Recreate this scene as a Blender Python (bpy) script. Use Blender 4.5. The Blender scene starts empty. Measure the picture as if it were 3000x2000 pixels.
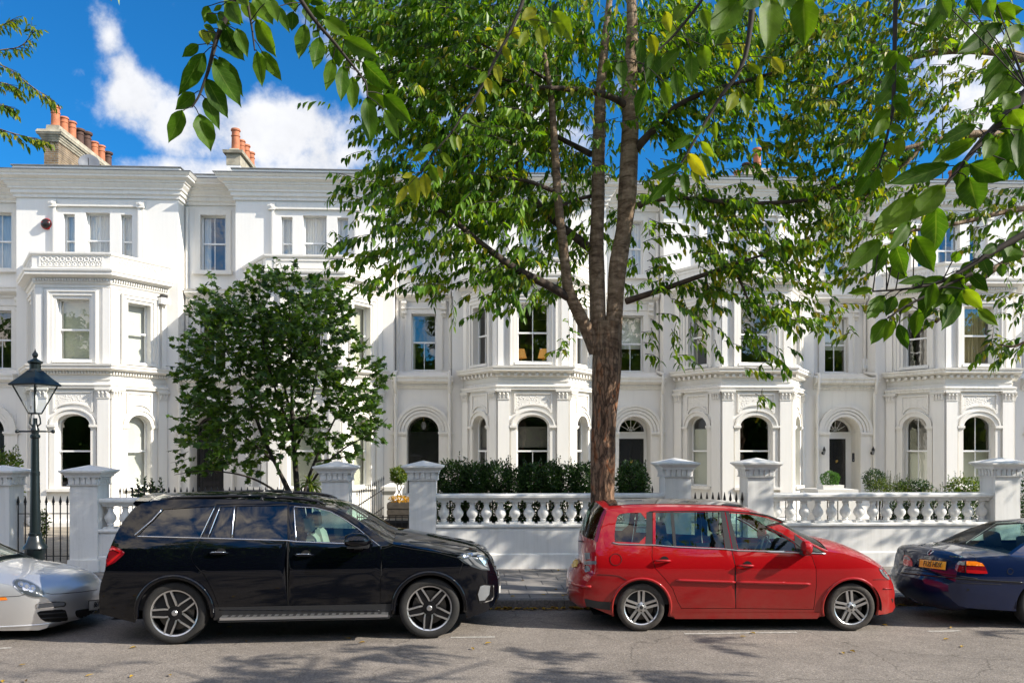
import bpy, bmesh, math, random
from mathutils import Vector, Matrix
from mathutils.geometry import delaunay_2d_cdt
from mathutils.bvhtree import BVHTree

R = math.radians
SC = bpy.context.scene
COL = SC.collection

# ---------------------------------------------------------------- camera
F = 2461.7            # focal length in photo pixels (3000 wide)
HOR = 1313.7          # horizon row in the photo
CAMZ = 2.4
YAW = R(2.8)
cd = bpy.data.cameras.new('camera')
cam = bpy.data.objects.new('camera', cd); COL.objects.link(cam)
cam.location = (0, 0, CAMZ); cam.rotation_euler = (R(90), 0, -YAW)
cd.sensor_width = 36; cd.lens = 36 * F / 3000.0
cd.shift_y = (HOR - 1000) / 3000.0
cd.clip_start = 0.05; cd.clip_end = 2000
SC.camera = cam
FWD = Vector((math.sin(YAW), math.cos(YAW), 0)); RGT = Vector((math.cos(YAW), -math.sin(YAW), 0)); UP = Vector((0, 0, 1))
EYE = Vector((0, 0, CAMZ))

# ---------------------------------------------------------------- sun, sky, exposure
SUN_AZ = 72.0         # degrees to the right of straight behind the camera
SUN_EL = 32.0
az = R(SUN_AZ); el = R(SUN_EL)
TOSUN = Vector((math.sin(az) * math.cos(el), -math.cos(az) * math.cos(el), math.sin(el)))
sl = bpy.data.lights.new('sun', 'SUN'); sl.energy = 4.6; sl.angle = R(0.5); sl.color = (1, 0.93, 0.82)
so = bpy.data.objects.new('sun', sl); COL.objects.link(so)
so.rotation_euler = (-TOSUN).to_track_quat('-Z', 'Y').to_euler(); so.location = TOSUN * 60
SC.view_settings.view_transform = 'Standard'; SC.view_settings.look = 'None'
SC.view_settings.exposure = 0.84; SC.view_settings.gamma = 1
SC.view_settings.use_curve_mapping = False
SC.cycles.max_bounces = 8; SC.cycles.transparent_max_bounces = 24
SC.cycles.diffuse_bounces = 3; SC.cycles.glossy_bounces = 4
SC.cycles.caustics_reflective = False; SC.cycles.caustics_refractive = False
SC.cycles.sample_clamp_indirect = 6

def ray(px, py):
    d = RGT * ((px - 1500) / F) + FWD + UP * ((HOR - py) / F)
    return d
def at(px, py, Y):
    d = ray(px, py); return EYE + d * (Y / d.y)
def ground(px, py, z=0.0):
    d = ray(px, py); return EYE + d * ((z - CAMZ) / d.z)
def S(px, py):        # from the 2352-wide view of the photo
    return (px * 1.27551, py * 1.27551)
def at2(px, py, Y): return at(px * 1.27551, py * 1.27551, Y)
def crop(ox, oy, k, pts): return [(ox + a / k, oy + b / k) for a, b in pts]

W = bpy.data.worlds.new('World'); SC.world = W; W.use_nodes = True
def build_world():
    nt = W.node_tree; N = nt.nodes; L = nt.links
    N.clear()
    def n(t, **k):
        o = N.new(t)
        for a, b in k.items(): setattr(o, a, b)
        return o
    def m(op, a, b=None, c=None, clamp=False):
        o = n('ShaderNodeMath', operation=op); o.use_clamp = clamp
        for i, v in enumerate((a, b, c)):
            if v is None: continue
            if hasattr(v, 'is_linked'): L.new(v, o.inputs[i])
            else: o.inputs[i].default_value = v
        return o.outputs[0]
    out = n('ShaderNodeOutputWorld'); bg = n('ShaderNodeBackground'); bg.inputs[1].default_value = 0.1
    sky = n('ShaderNodeTexSky', sky_type='NISHITA', sun_disc=False, sun_elevation=el, sun_rotation=math.pi - az)
    sky.air_density = 1.0; sky.dust_density = 0.3; sky.ozone_density = 2.5
    tint = n('ShaderNodeMixRGB', blend_type='MULTIPLY'); tint.inputs[0].default_value = 1; tint.inputs[2].default_value = (0.11, 0.63, 1.04, 1)
    L.new(sky.outputs[0], tint.inputs[1])
    tc = n('ShaderNodeTexCoord'); sep = n('ShaderNodeSeparateXYZ'); L.new(tc.outputs['Generated'], sep.inputs[0])
    X, Y, Z = sep.outputs
    ya = m('MAXIMUM', Y, 0.12)
    a = m('DIVIDE', X, ya); b = m('DIVIDE', Z, ya)
    nz = n('ShaderNodeTexNoise'); nz.inputs['Scale'].default_value = 6.5; nz.inputs['Detail'].default_value = 9; nz.inputs['Roughness'].default_value = 0.58; nz.inputs['Distortion'].default_value = 0.25
    L.new(tc.outputs['Generated'], nz.inputs['Vector'])
    nz2 = n('ShaderNodeTexNoise'); nz2.inputs['Scale'].default_value = 15; nz2.inputs['Detail'].default_value = 8; nz2.inputs['Roughness'].default_value = 0.62
    L.new(tc.outputs['Generated'], nz2.inputs['Vector'])
    blob = None
    # cloud banks: direction of the centre, half sizes, strength
    for (px, py, rx, ry, st, rot) in [(250, 90, 36, 70, .95, -.25), (272, 160, 50, 60, .95, 0), (310, 225, 95, 75, 1.05, .6), (420, 285, 140, 70, 1.05, .35), (600, 300, 190, 85, 1.1, .1), (740, 370, 120, 60, .9, 0), (560, 390, 300, 40, .75, 0),
                            (175, 165, 40, 22, .5, .3), (860, 150, 120, 60, .75, .6), (1000, 100, 120, 120, .9, 0), (1190, 300, 120, 60, .8, 0), (640, 40, 120, 24, .35, 0),
                            (2230, 110, 110, 60, .9, .3), (2290, 270, 120, 70, 1.0, 0), (1950, 60, 80, 50, .6, 0), (1180, 100, 120, 70, .7, 0), (1240, 205, 60, 40, .9, 0)]:
        d = ray(px * 1.27551, py * 1.27551); ca, cb = d.x / d.y, d.z / d.y
        sx, sy = rx / 1930.0, ry / 1930.0
        da = m('SUBTRACT', a, ca); db = m('SUBTRACT', b, cb)
        c_, s_ = math.cos(rot), math.sin(rot)          # rot: down to the right in the photo
        p = m('DIVIDE', m('SUBTRACT', m('MULTIPLY', da, c_), m('MULTIPLY', db, s_)), sx)
        q = m('DIVIDE', m('ADD', m('MULTIPLY', da, s_), m('MULTIPLY', db, c_)), sy)
        r2 = m('ADD', m('MULTIPLY', p, p), m('MULTIPLY', q, q))
        g = m('MULTIPLY', m('EXPONENT', m('MULTIPLY', r2, -0.7)), st * 1.22)
        blob = g if blob is None else m('MAXIMUM', blob, g)
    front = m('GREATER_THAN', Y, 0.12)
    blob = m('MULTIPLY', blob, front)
    back = m('MULTIPLY', m('SUBTRACT', 1.0, front), 0.58)          # unseen cloud behind the camera, added for whiter ambient light
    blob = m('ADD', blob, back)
    f = m('ADD', m('MULTIPLY', m('SUBTRACT', nz.outputs[0], .5), 2.8), m('MULTIPLY', m('SUBTRACT', nz2.outputs[0], .5), 2.0))
    dens = m('ADD', f, blob)
    mr = n('ShaderNodeMapRange', interpolation_type='SMOOTHSTEP'); L.new(dens, mr.inputs[0]); mr.inputs[1].default_value = 0.20; mr.inputs[2].default_value = 1.02
    shade = n('ShaderNodeMapRange'); L.new(nz2.outputs[0], shade.inputs[0]); shade.inputs[1].default_value = 0.3; shade.inputs[2].default_value = 0.7; shade.inputs[3].default_value = 5.2; shade.inputs[4].default_value = 6.5
    cc = n('ShaderNodeCombineXYZ')
    bright = m('MULTIPLY', shade.outputs[0], m('ADD', 1.0, m('MULTIPLY', m('SUBTRACT', 1.0, front), 0.1)))   # the unseen clouds are brightened to lift the ambient light
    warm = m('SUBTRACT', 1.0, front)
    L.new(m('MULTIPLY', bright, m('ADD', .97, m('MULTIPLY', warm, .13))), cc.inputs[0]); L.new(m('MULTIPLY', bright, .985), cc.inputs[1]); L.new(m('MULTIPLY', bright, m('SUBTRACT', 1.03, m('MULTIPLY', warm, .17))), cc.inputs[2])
    mix = n('ShaderNodeMixRGB'); L.new(mr.outputs[0], mix.inputs[0]); L.new(tint.outputs[0], mix.inputs[1]); L.new(cc.outputs[0], mix.inputs[2])
    fr_ = n('ShaderNodeMapRange', interpolation_type='SMOOTHSTEP'); L.new(Y, fr_.inputs[0]); fr_.inputs[1].default_value = -0.25; fr_.inputs[2].default_value = 0.2; fr_.inputs[3].default_value = 1.5; fr_.inputs[4].default_value = 0.92      # unseen sky behind the camera boosted to fill the shaded walls
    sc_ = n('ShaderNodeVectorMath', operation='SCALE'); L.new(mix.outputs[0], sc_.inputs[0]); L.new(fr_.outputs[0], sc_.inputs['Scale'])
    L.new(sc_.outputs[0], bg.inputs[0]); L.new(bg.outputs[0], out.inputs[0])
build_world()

# ---------------------------------------------------------------- materials
def newmat(name):
    m = bpy.data.materials.new(name); m.use_nodes = True
    nt = m.node_tree; b = nt.nodes['Principled BSDF']
    return m, nt, b
def pbr(name, col, rough=.5, metal=0, spec=.5, coat=0, var=0, vscale=8, bump=0, bscale=60, col2=None, detail=6, emis=None, coatr=.03, stretch=None):
    m, nt, b = newmat(name)
    b.inputs['Base Color'].default_value = (*col, 1); b.inputs['Roughness'].default_value = rough
    b.inputs['Metallic'].default_value = metal; b.inputs['Specular IOR Level'].default_value = spec
    b.inputs['Coat Weight'].default_value = coat; b.inputs['Coat Roughness'].default_value = coatr
    if emis: b.inputs['Emission Color'].default_value = (*emis[0], 1); b.inputs['Emission Strength'].default_value = emis[1]
    tc = nt.nodes.new('ShaderNodeTexCoord'); src = tc.outputs['Object']
    if stretch:
        mp = nt.nodes.new('ShaderNodeMapping'); mp.inputs['Scale'].default_value = stretch
        nt.links.new(src, mp.inputs[0]); src = mp.outputs[0]
    if var or col2:
        c2 = col2 or tuple(c * (1 - var) for c in col)
        nz = nt.nodes.new('ShaderNodeTexNoise'); nz.inputs['Scale'].default_value = vscale; nz.inputs['Detail'].default_value = detail; nz.inputs['Roughness'].default_value = .62
        nt.links.new(src, nz.inputs['Vector'])
        rp = nt.nodes.new('ShaderNodeValToRGB'); rp.color_ramp.elements[0].position = .36; rp.color_ramp.elements[1].position = .64
        rp.color_ramp.elements[0].color = (*c2, 1); rp.color_ramp.elements[1].color = (*col, 1)
        nt.links.new(nz.outputs[0], rp.inputs[0]); nt.links.new(rp.outputs[0], b.inputs['Base Color'])
    if bump:
        nb = nt.nodes.new('ShaderNodeTexNoise'); nb.inputs['Scale'].default_value = bscale; nb.inputs['Detail'].default_value = 5
        nt.links.new(src, nb.inputs['Vector'])
        bp = nt.nodes.new('ShaderNodeBump'); bp.inputs['Strength'].default_value = bump; bp.inputs['Distance'].default_value = .02
        nt.links.new(nb.outputs[0], bp.inputs['Height']); nt.links.new(bp.outputs[0], b.inputs['Normal'])
    return m
def glassmat(name, tint=(.9, .95, .93), boost=1.5, rough=0.0, wav=0, base=0.03):
    m = bpy.data.materials.new(name); m.use_nodes = True; nt = m.node_tree; nt.nodes.clear()
    o = nt.nodes.new('ShaderNodeOutputMaterial'); t = nt.nodes.new('ShaderNodeBsdfTransparent'); g = nt.nodes.new('ShaderNodeBsdfGlossy')
    t.inputs[0].default_value = (*tint, 1); g.inputs['Roughness'].default_value = rough
    lw = nt.nodes.new('ShaderNodeLayerWeight'); lw.inputs[0].default_value = .5; pw = nt.nodes.new('ShaderNodeMath'); pw.operation = 'POWER'; pw.inputs[1].default_value = 5; nt.links.new(lw.outputs['Facing'], pw.inputs[0])
    fr = nt.nodes.new('ShaderNodeMath'); fr.operation = 'MULTIPLY_ADD'; fr.inputs[1].default_value = .93; fr.inputs[2].default_value = .05; nt.links.new(pw.outputs[0], fr.inputs[0])
    mm = nt.nodes.new('ShaderNodeMath'); mm.operation = 'MULTIPLY_ADD'; mm.inputs[1].default_value = boost; mm.inputs[2].default_value = base; mm.use_clamp = True
    nt.links.new(fr.outputs[0], mm.inputs[0])
    mx = nt.nodes.new('ShaderNodeMixShader'); nt.links.new(mm.outputs[0], mx.inputs[0]); nt.links.new(t.outputs[0], mx.inputs[1]); nt.links.new(g.outputs[0], mx.inputs[2])
    if wav:
        tc = nt.nodes.new('ShaderNodeTexCoord'); nz = nt.nodes.new('ShaderNodeTexNoise'); nz.inputs['Scale'].default_value = 2.2; nz.inputs['Detail'].default_value = 2
        nt.links.new(tc.outputs['Object'], nz.inputs['Vector'])
        bp = nt.nodes.new('ShaderNodeBump'); bp.inputs['Strength'].default_value = wav; bp.inputs['Distance'].default_value = .02
        nt.links.new(nz.outputs[0], bp.inputs['Height']); nt.links.new(bp.outputs[0], g.inputs['Normal']); nt.links.new(bp.outputs[0], lw.inputs['Normal'])
    nt.links.new(mx.outputs[0], o.inputs[0])
    return m
def stuccomat(name, col, stain=.12, rough=.62):
    m, nt, b = newmat(name); b.inputs['Roughness'].default_value = rough; b.inputs['Specular IOR Level'].default_value = .3
    N, L = nt.nodes, nt.links
    tc = N.new('ShaderNodeTexCoord')
    def noise(scale, detail, vec=(1, 1, 1)):
        mp = N.new('ShaderNodeMapping'); mp.inputs['Scale'].default_value = vec; L.new(tc.outputs['Object'], mp.inputs[0])
        nz = N.new('ShaderNodeTexNoise'); nz.inputs['Scale'].default_value = scale; nz.inputs['Detail'].default_value = detail; nz.inputs['Roughness'].default_value = .6
        L.new(mp.outputs[0], nz.inputs['Vector']); return nz.outputs[0]
    def ramp(s, a, c, va, vb):
        r = N.new('ShaderNodeMapRange'); L.new(s, r.inputs[0]); r.inputs[1].default_value = a; r.inputs[2].default_value = c; r.inputs[3].default_value = va; r.inputs[4].default_value = vb; return r.outputs[0]
    def mul(a, c):
        o = N.new('ShaderNodeMath'); o.operation = 'MULTIPLY'; L.new(a, o.inputs[0]); L.new(c, o.inputs[1]); return o.outputs[0]
    big = ramp(noise(.9, 4), .35, .7, 1 - stain * .5, 1.0)
    streak = ramp(noise(3.0, 6, (3.5, 3.5, .25)), .33, .55, 1 - stain, 1.0)     # rain streaks
    spot = ramp(noise(26, 6), .28, .42, 1 - stain * .6, 1.0)
    v = mul(mul(big, streak), spot)
    mx = N.new('ShaderNodeMixRGB'); mx.inputs[1].default_value = (col[0] * .45, col[1] * .44, col[2] * .41, 1); mx.inputs[2].default_value = (*col, 1)
    L.new(v, mx.inputs[0]); L.new(mx.outputs[0], b.inputs['Base Color'])
    bp = N.new('ShaderNodeBump'); bp.inputs['Strength'].default_value = .12; bp.inputs['Distance'].default_value = .01
    L.new(noise(9, 6), bp.inputs['Height']); L.new(bp.outputs[0], b.inputs['Normal'])
    return m
def leafmat(name, cols, trans=.35, rough=.42, spec=.4, veins=False):
    m, nt, b = newmat(name); N, L = nt.nodes, nt.links
    ge = N.new('ShaderNodeNewGeometry'); rp = N.new('ShaderNodeValToRGB'); rp.color_ramp.interpolation = 'LINEAR'
    els = rp.color_ramp.elements
    els[0].position = cols[0][0]; els[0].color = (*cols[0][1], 1); els[1].position = cols[-1][0]; els[1].color = (*cols[-1][1], 1)
    for p, c in cols[1:-1]:
        e = els.new(p); e.color = (*c, 1)
    L.new(ge.outputs['Random Per Island'], rp.inputs[0])
    col = rp.outputs[0]
    if veins:      # paler midrib and side veins follow the leaf's own uv map
        uv = N.new('ShaderNodeUVMap'); sp = N.new('ShaderNodeSeparateXYZ'); L.new(uv.outputs[0], sp.inputs[0])
        def mt(op, a, c=None, d=None):
            o = N.new('ShaderNodeMath'); o.operation = op
            for i, v in enumerate((a, c, d)):
                if v is None: continue
                if hasattr(v, 'is_linked'): L.new(v, o.inputs[i])
                else: o.inputs[i].default_value = v
            return o.outputs[0]
        au = mt('ABSOLUTE', sp.outputs[0])
        mid = mt('LESS_THAN', au, .05)
        w = mt('FRACT', mt('MULTIPLY', mt('SUBTRACT', sp.outputs[1], mt('MULTIPLY', au, .22)), 8.0))
        sv = mt('MULTIPLY', mt('LESS_THAN', w, .12), .45)
        fac = mt('MULTIPLY', mt('MAXIMUM', mid, sv), .55)
        mx = N.new('ShaderNodeMixRGB'); L.new(fac, mx.inputs[0]); L.new(col, mx.inputs[1]); mx.inputs[2].default_value = (.16, .24, .05, 1)
        nz = N.new('ShaderNodeTexNoise'); nz.inputs['Scale'].default_value = 30; nz.inputs['Detail'].default_value = 4
        tc = N.new('ShaderNodeTexCoord'); L.new(tc.outputs['Object'], nz.inputs['Vector'])
        mr = N.new('ShaderNodeMapRange'); L.new(nz.outputs[0], mr.inputs[0]); mr.inputs[1].default_value = .3; mr.inputs[2].default_value = .7; mr.inputs[3].default_value = .72; mr.inputs[4].default_value = 1.15
        mm = N.new('ShaderNodeMixRGB'); mm.blend_type = 'MULTIPLY'; mm.inputs[0].default_value = 1; L.new(mx.outputs[0], mm.inputs[1]); L.new(mr.outputs[0], mm.inputs[2])
        col = mm.outputs[0]
    L.new(col, b.inputs['Base Color']); b.inputs['Roughness'].default_value = rough; b.inputs['Specular IOR Level'].default_value = spec
    tr = N.new('ShaderNodeBsdfTranslucent')
    hs = N.new('ShaderNodeMixRGB'); hs.blend_type = 'MULTIPLY'; hs.inputs[0].default_value = 1; hs.inputs[2].default_value = (1.9, 1.75, .5, 1)
    L.new(col, hs.inputs[1]); L.new(hs.outputs[0], tr.inputs[0])
    mx = N.new('ShaderNodeMixShader'); mx.inputs[0].default_value = trans
    L.new(b.outputs[0], mx.inputs[1]); L.new(tr.outputs[0], mx.inputs[2]); L.new(mx.outputs[0], N['Material Output'].inputs[0])
    return m

M = {}
M['white'] = stuccomat('white_stucco', (.80, .78, .735), .06)
M['trim'] = stuccomat('white_trim_paint', (.78, .755, .70), .12)
M['trim_dirty'] = stuccomat('weathered_trim_paint', (.80, .78, .72), .35)
M['cream'] = stuccomat('cream_stucco', (.83, .80, .72), .12)
M['gwall'] = stuccomat('garden_wall_paint', (.85, .84, .81), .20)
M['sash'] = pbr('sash_paint', (.82, .82, .80), .35)
M['glass'] = glassmat('window_glass', (.90, .93, .91), 1.4, wav=.14, base=.085)
M['inside'] = pbr('interior_wall', (.24, .21, .18), .9)
M['blind'] = pbr('roller_blind', (.62, .60, .48), .9, var=.06, vscale=2)
M['blind_w'] = pbr('white_blind', (.75, .74, .68), .9)
M['blind_d'] = pbr('brown_blind', (.16, .145, .12), .9, var=.1)
M['curtain'] = pbr('net_curtain', (.80, .83, .84), .9, var=.2, vscale=14, stretch=(3, 3, .15))
M['curtain_y'] = pbr('striped_curtain', (.55, .45, .26), .9, col2=(.22, .17, .09), vscale=9, stretch=(4, 4, .05))
M['door'] = pbr('black_door_gloss', (.014, .014, .015), .22, spec=.6, coat=.5)
M['doorgrey'] = pbr('charcoal_door_paint', (.018, .019, .022), .3)
M['brass'] = pbr('brass', (.6, .42, .14), .3, metal=1)
M['iron'] = pbr('black_iron', (.012, .012, .013), .45, bump=.1)
M['lamppaint'] = pbr('lamp_post_paint', (.006, .011, .012), .3, spec=.5, bump=.08, bscale=40)
M['lead'] = pbr('lead_flashing', (.20, .20, .20), .6, var=.4, vscale=5)
M['slate'] = pbr('slate', (.11, .115, .125), .6, var=.4, vscale=9)
M['terracotta'] = pbr('terracotta', (.50, .17, .075), .75, var=.35, vscale=6)
M['soot'] = pbr('sooty_terracotta', (.10, .05, .035), .8, var=.4, vscale=6)
M['stone'] = pbr('weathered_stone', (.44, .39, .29), .85, var=.45, vscale=4, bump=.3)
def brickmat(name, c1, c2, mort, scale, w=.22, h=.075, ms=.012, rot=(R(90), 0, 0), bump=.4, var=0.0, rough=.85, offset=.5):
    m, nt, b = newmat(name); N, L = nt.nodes, nt.links
    tc = N.new('ShaderNodeTexCoord'); mp = N.new('ShaderNodeMapping'); mp.inputs['Rotation'].default_value = rot; L.new(tc.outputs['Object'], mp.inputs[0])
    br = N.new('ShaderNodeTexBrick'); br.offset = offset
    br.inputs['Color1'].default_value = (*c1, 1); br.inputs['Color2'].default_value = (*c2, 1); br.inputs['Mortar'].default_value = (*mort, 1)
    br.inputs['Scale'].default_value = scale; br.inputs['Brick Width'].default_value = w; br.inputs['Row Height'].default_value = h; br.inputs['Mortar Size'].default_value = ms
    br.inputs['Bias'].default_value = 0
    L.new(mp.outputs[0], br.inputs['Vector'])
    nz = N.new('ShaderNodeTexNoise'); nz.inputs['Scale'].default_value = 3.0; nz.inputs['Detail'].default_value = 8; L.new(tc.outputs['Object'], nz.inputs['Vector'])
    mr = N.new('ShaderNodeMapRange'); L.new(nz.outputs[0], mr.inputs[0]); mr.inputs[1].default_value = .3; mr.inputs[2].default_value = .7; mr.inputs[3].default_value = 1 - var; mr.inputs[4].default_value = 1 + var * .5
    mx = N.new('ShaderNodeMixRGB'); mx.blend_type = 'MULTIPLY'; mx.inputs[0].default_value = 1; L.new(br.outputs[0], mx.inputs[1]); L.new(mr.outputs[0], mx.inputs[2])
    L.new(mx.outputs[0], b.inputs['Base Color']); b.inputs['Roughness'].default_value = rough
    bp = N.new('ShaderNodeBump'); bp.inputs['Strength'].default_value = bump; bp.inputs['Distance'].default_value = .01; bp.invert = True
    L.new(br.outputs['Fac'], bp.inputs['Height']); L.new(bp.outputs[0], b.inputs['Normal'])
    return m
M['brick'] = brickmat('stock_brick', (.30, .20, .10), (.20, .13, .07), (.30, .27, .22), 1.0, var=.5)
M['paving'] = brickmat('paving_slabs', (.245, .225, .205), (.20, .185, .17), (.09, .085, .08), 1.0, w=.60, h=.45, ms=.012, rot=(0, 0, 0), var=.35)
M['path'] = brickmat('path_tiles', (.34, .29, .22), (.28, .25, .2), (.15, .13, .11), 1.0, w=.3, h=.3, ms=.012, rot=(0, 0, 0), var=.35)
M['kerb'] = pbr('granite_kerb', (.17, .165, .16), .8, var=.5, vscale=30, bump=.2)
M['soil'] = pbr('garden_soil', (.10, .075, .05), .95, var=.5, vscale=12, bump=.5)
M['line'] = pbr('road_paint', (.46, .44, .40), .8, var=.5, vscale=18)
def asphalt():
    m, nt, b = newmat('asphalt'); N, L = nt.nodes, nt.links
    tc = N.new('ShaderNodeTexCoord')
    def nz(sc, de, ro=.6):
        a = N.new('ShaderNodeTexNoise'); a.inputs['Scale'].default_value = sc; a.inputs['Detail'].default_value = de; a.inputs['Roughness'].default_value = ro
        L.new(tc.outputs['Object'], a.inputs['Vector']); return a.outputs[0]
    vo = N.new('ShaderNodeTexVoronoi'); vo.inputs['Scale'].default_value = 75; L.new(tc.outputs['Object'], vo.inputs['Vector'])
    rp = N.new('ShaderNodeValToRGB'); L.new(vo.outputs['Color'], rp.inputs[0])
    e = rp.color_ramp.elements; e[0].position = .1; e[0].color = (.15, .131, .115, 1); e[1].position = .95; e[1].color = (.30, .265, .232, 1)
    k = e.new(.55); k.color = (.215, .19, .166, 1)
    def mulv(col, s, a, c, lo, hi):
        mr = N.new('ShaderNodeMapRange'); L.new(s, mr.inputs[0]); mr.inputs[1].default_value = a; mr.inputs[2].default_value = c; mr.inputs[3].default_value = lo; mr.inputs[4].default_value = hi
        mx = N.new('ShaderNodeMixRGB'); mx.blend_type = 'MULTIPLY'; mx.inputs[0].default_value = 1; L.new(col, mx.inputs[1]); L.new(mr.outputs[0], mx.inputs[2]); return mx.outputs[0]
    c = mulv(rp.outputs[0], nz(.7, 6), .3, .7, .80, 1.12)
    c = mulv(c, nz(4.5, 7), .3, .7, .86, 1.1)
    c = mulv(c, nz(38, 4), .3, .7, .8, 1.15)
    # fine cracks
    wv = N.new('ShaderNodeTexVoronoi'); wv.feature = 'DISTANCE_TO_EDGE'; wv.inputs['Scale'].default_value = .42
    ad = N.new('ShaderNodeMixRGB'); ad.blend_type = 'ADD'; ad.inputs[0].default_value = .35; L.new(tc.outputs['Object'], ad.inputs[1])
    n3 = N.new('ShaderNodeTexNoise'); n3.inputs['Scale'].default_value = 3; n3.inputs['Detail'].default_value = 6; L.new(tc.outputs['Object'], n3.inputs['Vector']); L.new(n3.outputs['Color'], ad.inputs[2])
    L.new(ad.outputs[0], wv.inputs['Vector'])
    c = mulv(c, wv.outputs[0], .0, .006, .62, 1.0)
    L.new(c, b.inputs['Base Color']); b.inputs['Roughness'].default_value = .88; b.inputs['Specular IOR Level'].default_value = .25
    bp = N.new('ShaderNodeBump'); bp.inputs['Strength'].default_value = .5; bp.inputs['Distance'].default_value = .006
    L.new(vo.outputs['Distance'], bp.inputs['Height']); L.new(bp.outputs[0], b.inputs['Normal'])
    return m
M['asphalt'] = asphalt()

# ---------------------------------------------------------------- mesh helpers
ORIG = {}
def thing(name, label, cat, loc, group=None, rotz=0):
    o = bpy.data.objects.new(name, None); COL.objects.link(o); o.empty_display_size = .2
    o.location = loc; o.rotation_euler = (0, 0, rotz)
    o['label'] = label; o['category'] = cat
    if group: o['group'] = group
    ORIG[o.name] = Vector(loc)
    return o
def tag(o, label, cat, group=None):
    o['label'] = label; o['category'] = cat
    if group: o['group'] = group
    return o
def struct(o): o['kind'] = 'structure'; return o
def inpoly(p, poly):
    x, y = p; c = False; j = len(poly) - 1
    for i in range(len(poly)):
        xi, yi = poly[i]; xj, yj = poly[j]
        if (yi > y) != (yj > y) and x < (xj - xi) * (y - yi) / (yj - yi) + xi: c = not c
        j = i
    return c
def segdist(p, poly):
    best = 1e9; px, py = p
    for i in range(len(poly)):
        ax, ay = poly[i - 1]; bx, by = poly[i]
        dx, dy = bx - ax, by - ay; l2 = dx * dx + dy * dy
        t = 0 if l2 == 0 else max(0, min(1, ((px - ax) * dx + (py - ay) * dy) / l2))
        d = (px - ax - t * dx) ** 2 + (py - ay - t * dy) ** 2
        if d < best: best = d
    return math.sqrt(best)
def densify(poly, step):
    out = []
    for i in range(len(poly)):
        a = poly[i]; b = poly[(i + 1) % len(poly)]
        d = math.hypot(b[0] - a[0], b[1] - a[1]); n = max(1, int(math.ceil(d / step)))
        for k in range(n): out.append((a[0] + (b[0] - a[0]) * k / n, a[1] + (b[1] - a[1]) * k / n))
    return out
def smooth(poly, it=1, closed=True):
    """Chaikin corner cutting"""
    for _ in range(it):
        o = []
        n = len(poly)
        if not closed: o.append(poly[0])
        for i in range(n if closed else n - 1):
            a = poly[i]; b = poly[(i + 1) % n]
            o.append(tuple(.75 * p + .25 * q for p, q in zip(a, b))); o.append(tuple(.25 * p + .75 * q for p, q in zip(a, b)))
        if not closed: o.append(poly[-1])
        poly = o
    return poly
def shrink(poly, d):
    n = len(poly); A = sum(poly[i - 1][0] * poly[i][1] - poly[i][0] * poly[i - 1][1] for i in range(n)); s = 1 if A > 0 else -1
    out = []
    for i in range(n):
        p0 = Vector(poly[i - 1]); p1 = Vector(poly[i]); p2 = Vector(poly[(i + 1) % n])
        d1 = (p1 - p0); d2 = (p2 - p1)
        if d1.length < 1e-9 or d2.length < 1e-9: out.append(tuple(p1)); continue
        d1.normalize(); d2.normalize()
        n1 = Vector((-d1.y, d1.x)) * s; n2 = Vector((-d2.y, d2.x)) * s
        m = n1 + n2
        m = n1 if m.length < .2 else m / max(.35, m.length_squared / 2)
        q = p1 + m * d; out.append((q.x, q.y))
    return out
def cdt(outer, holes=(), grid=0):
    polys = [outer] + list(holes); vs = []; es = []
    for pl in polys:
        s = len(vs); vs += [Vector(p) for p in pl]; es += [(s + i, s + (i + 1) % len(pl)) for i in range(len(pl))]
    if grid:
        xs = [p[0] for p in outer]; ys = [p[1] for p in outer]
        x = math.floor(min(xs) / grid) * grid
        while x < max(xs):
            y = math.floor(min(ys) / grid) * grid
            while y < max(ys):
                p = (x, y)
                if inpoly(p, outer) and not any(inpoly(p, h) for h in holes) and all(segdist(p, q) > grid * .4 for q in polys): vs.append(Vector(p))
                y += grid
            x += grid
    r = delaunay_2d_cdt(vs, es, [], 0, 1e-7)
    V = [(v.x, v.y) for v in r[0]]; T = []
    for f in r[2]:
        c = (sum(V[i][0] for i in f) / len(f), sum(V[i][1] for i in f) / len(f))
        if inpoly(c, outer) and not any(inpoly(c, h) for h in holes): T.append(tuple(f))
    return V, T
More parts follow.
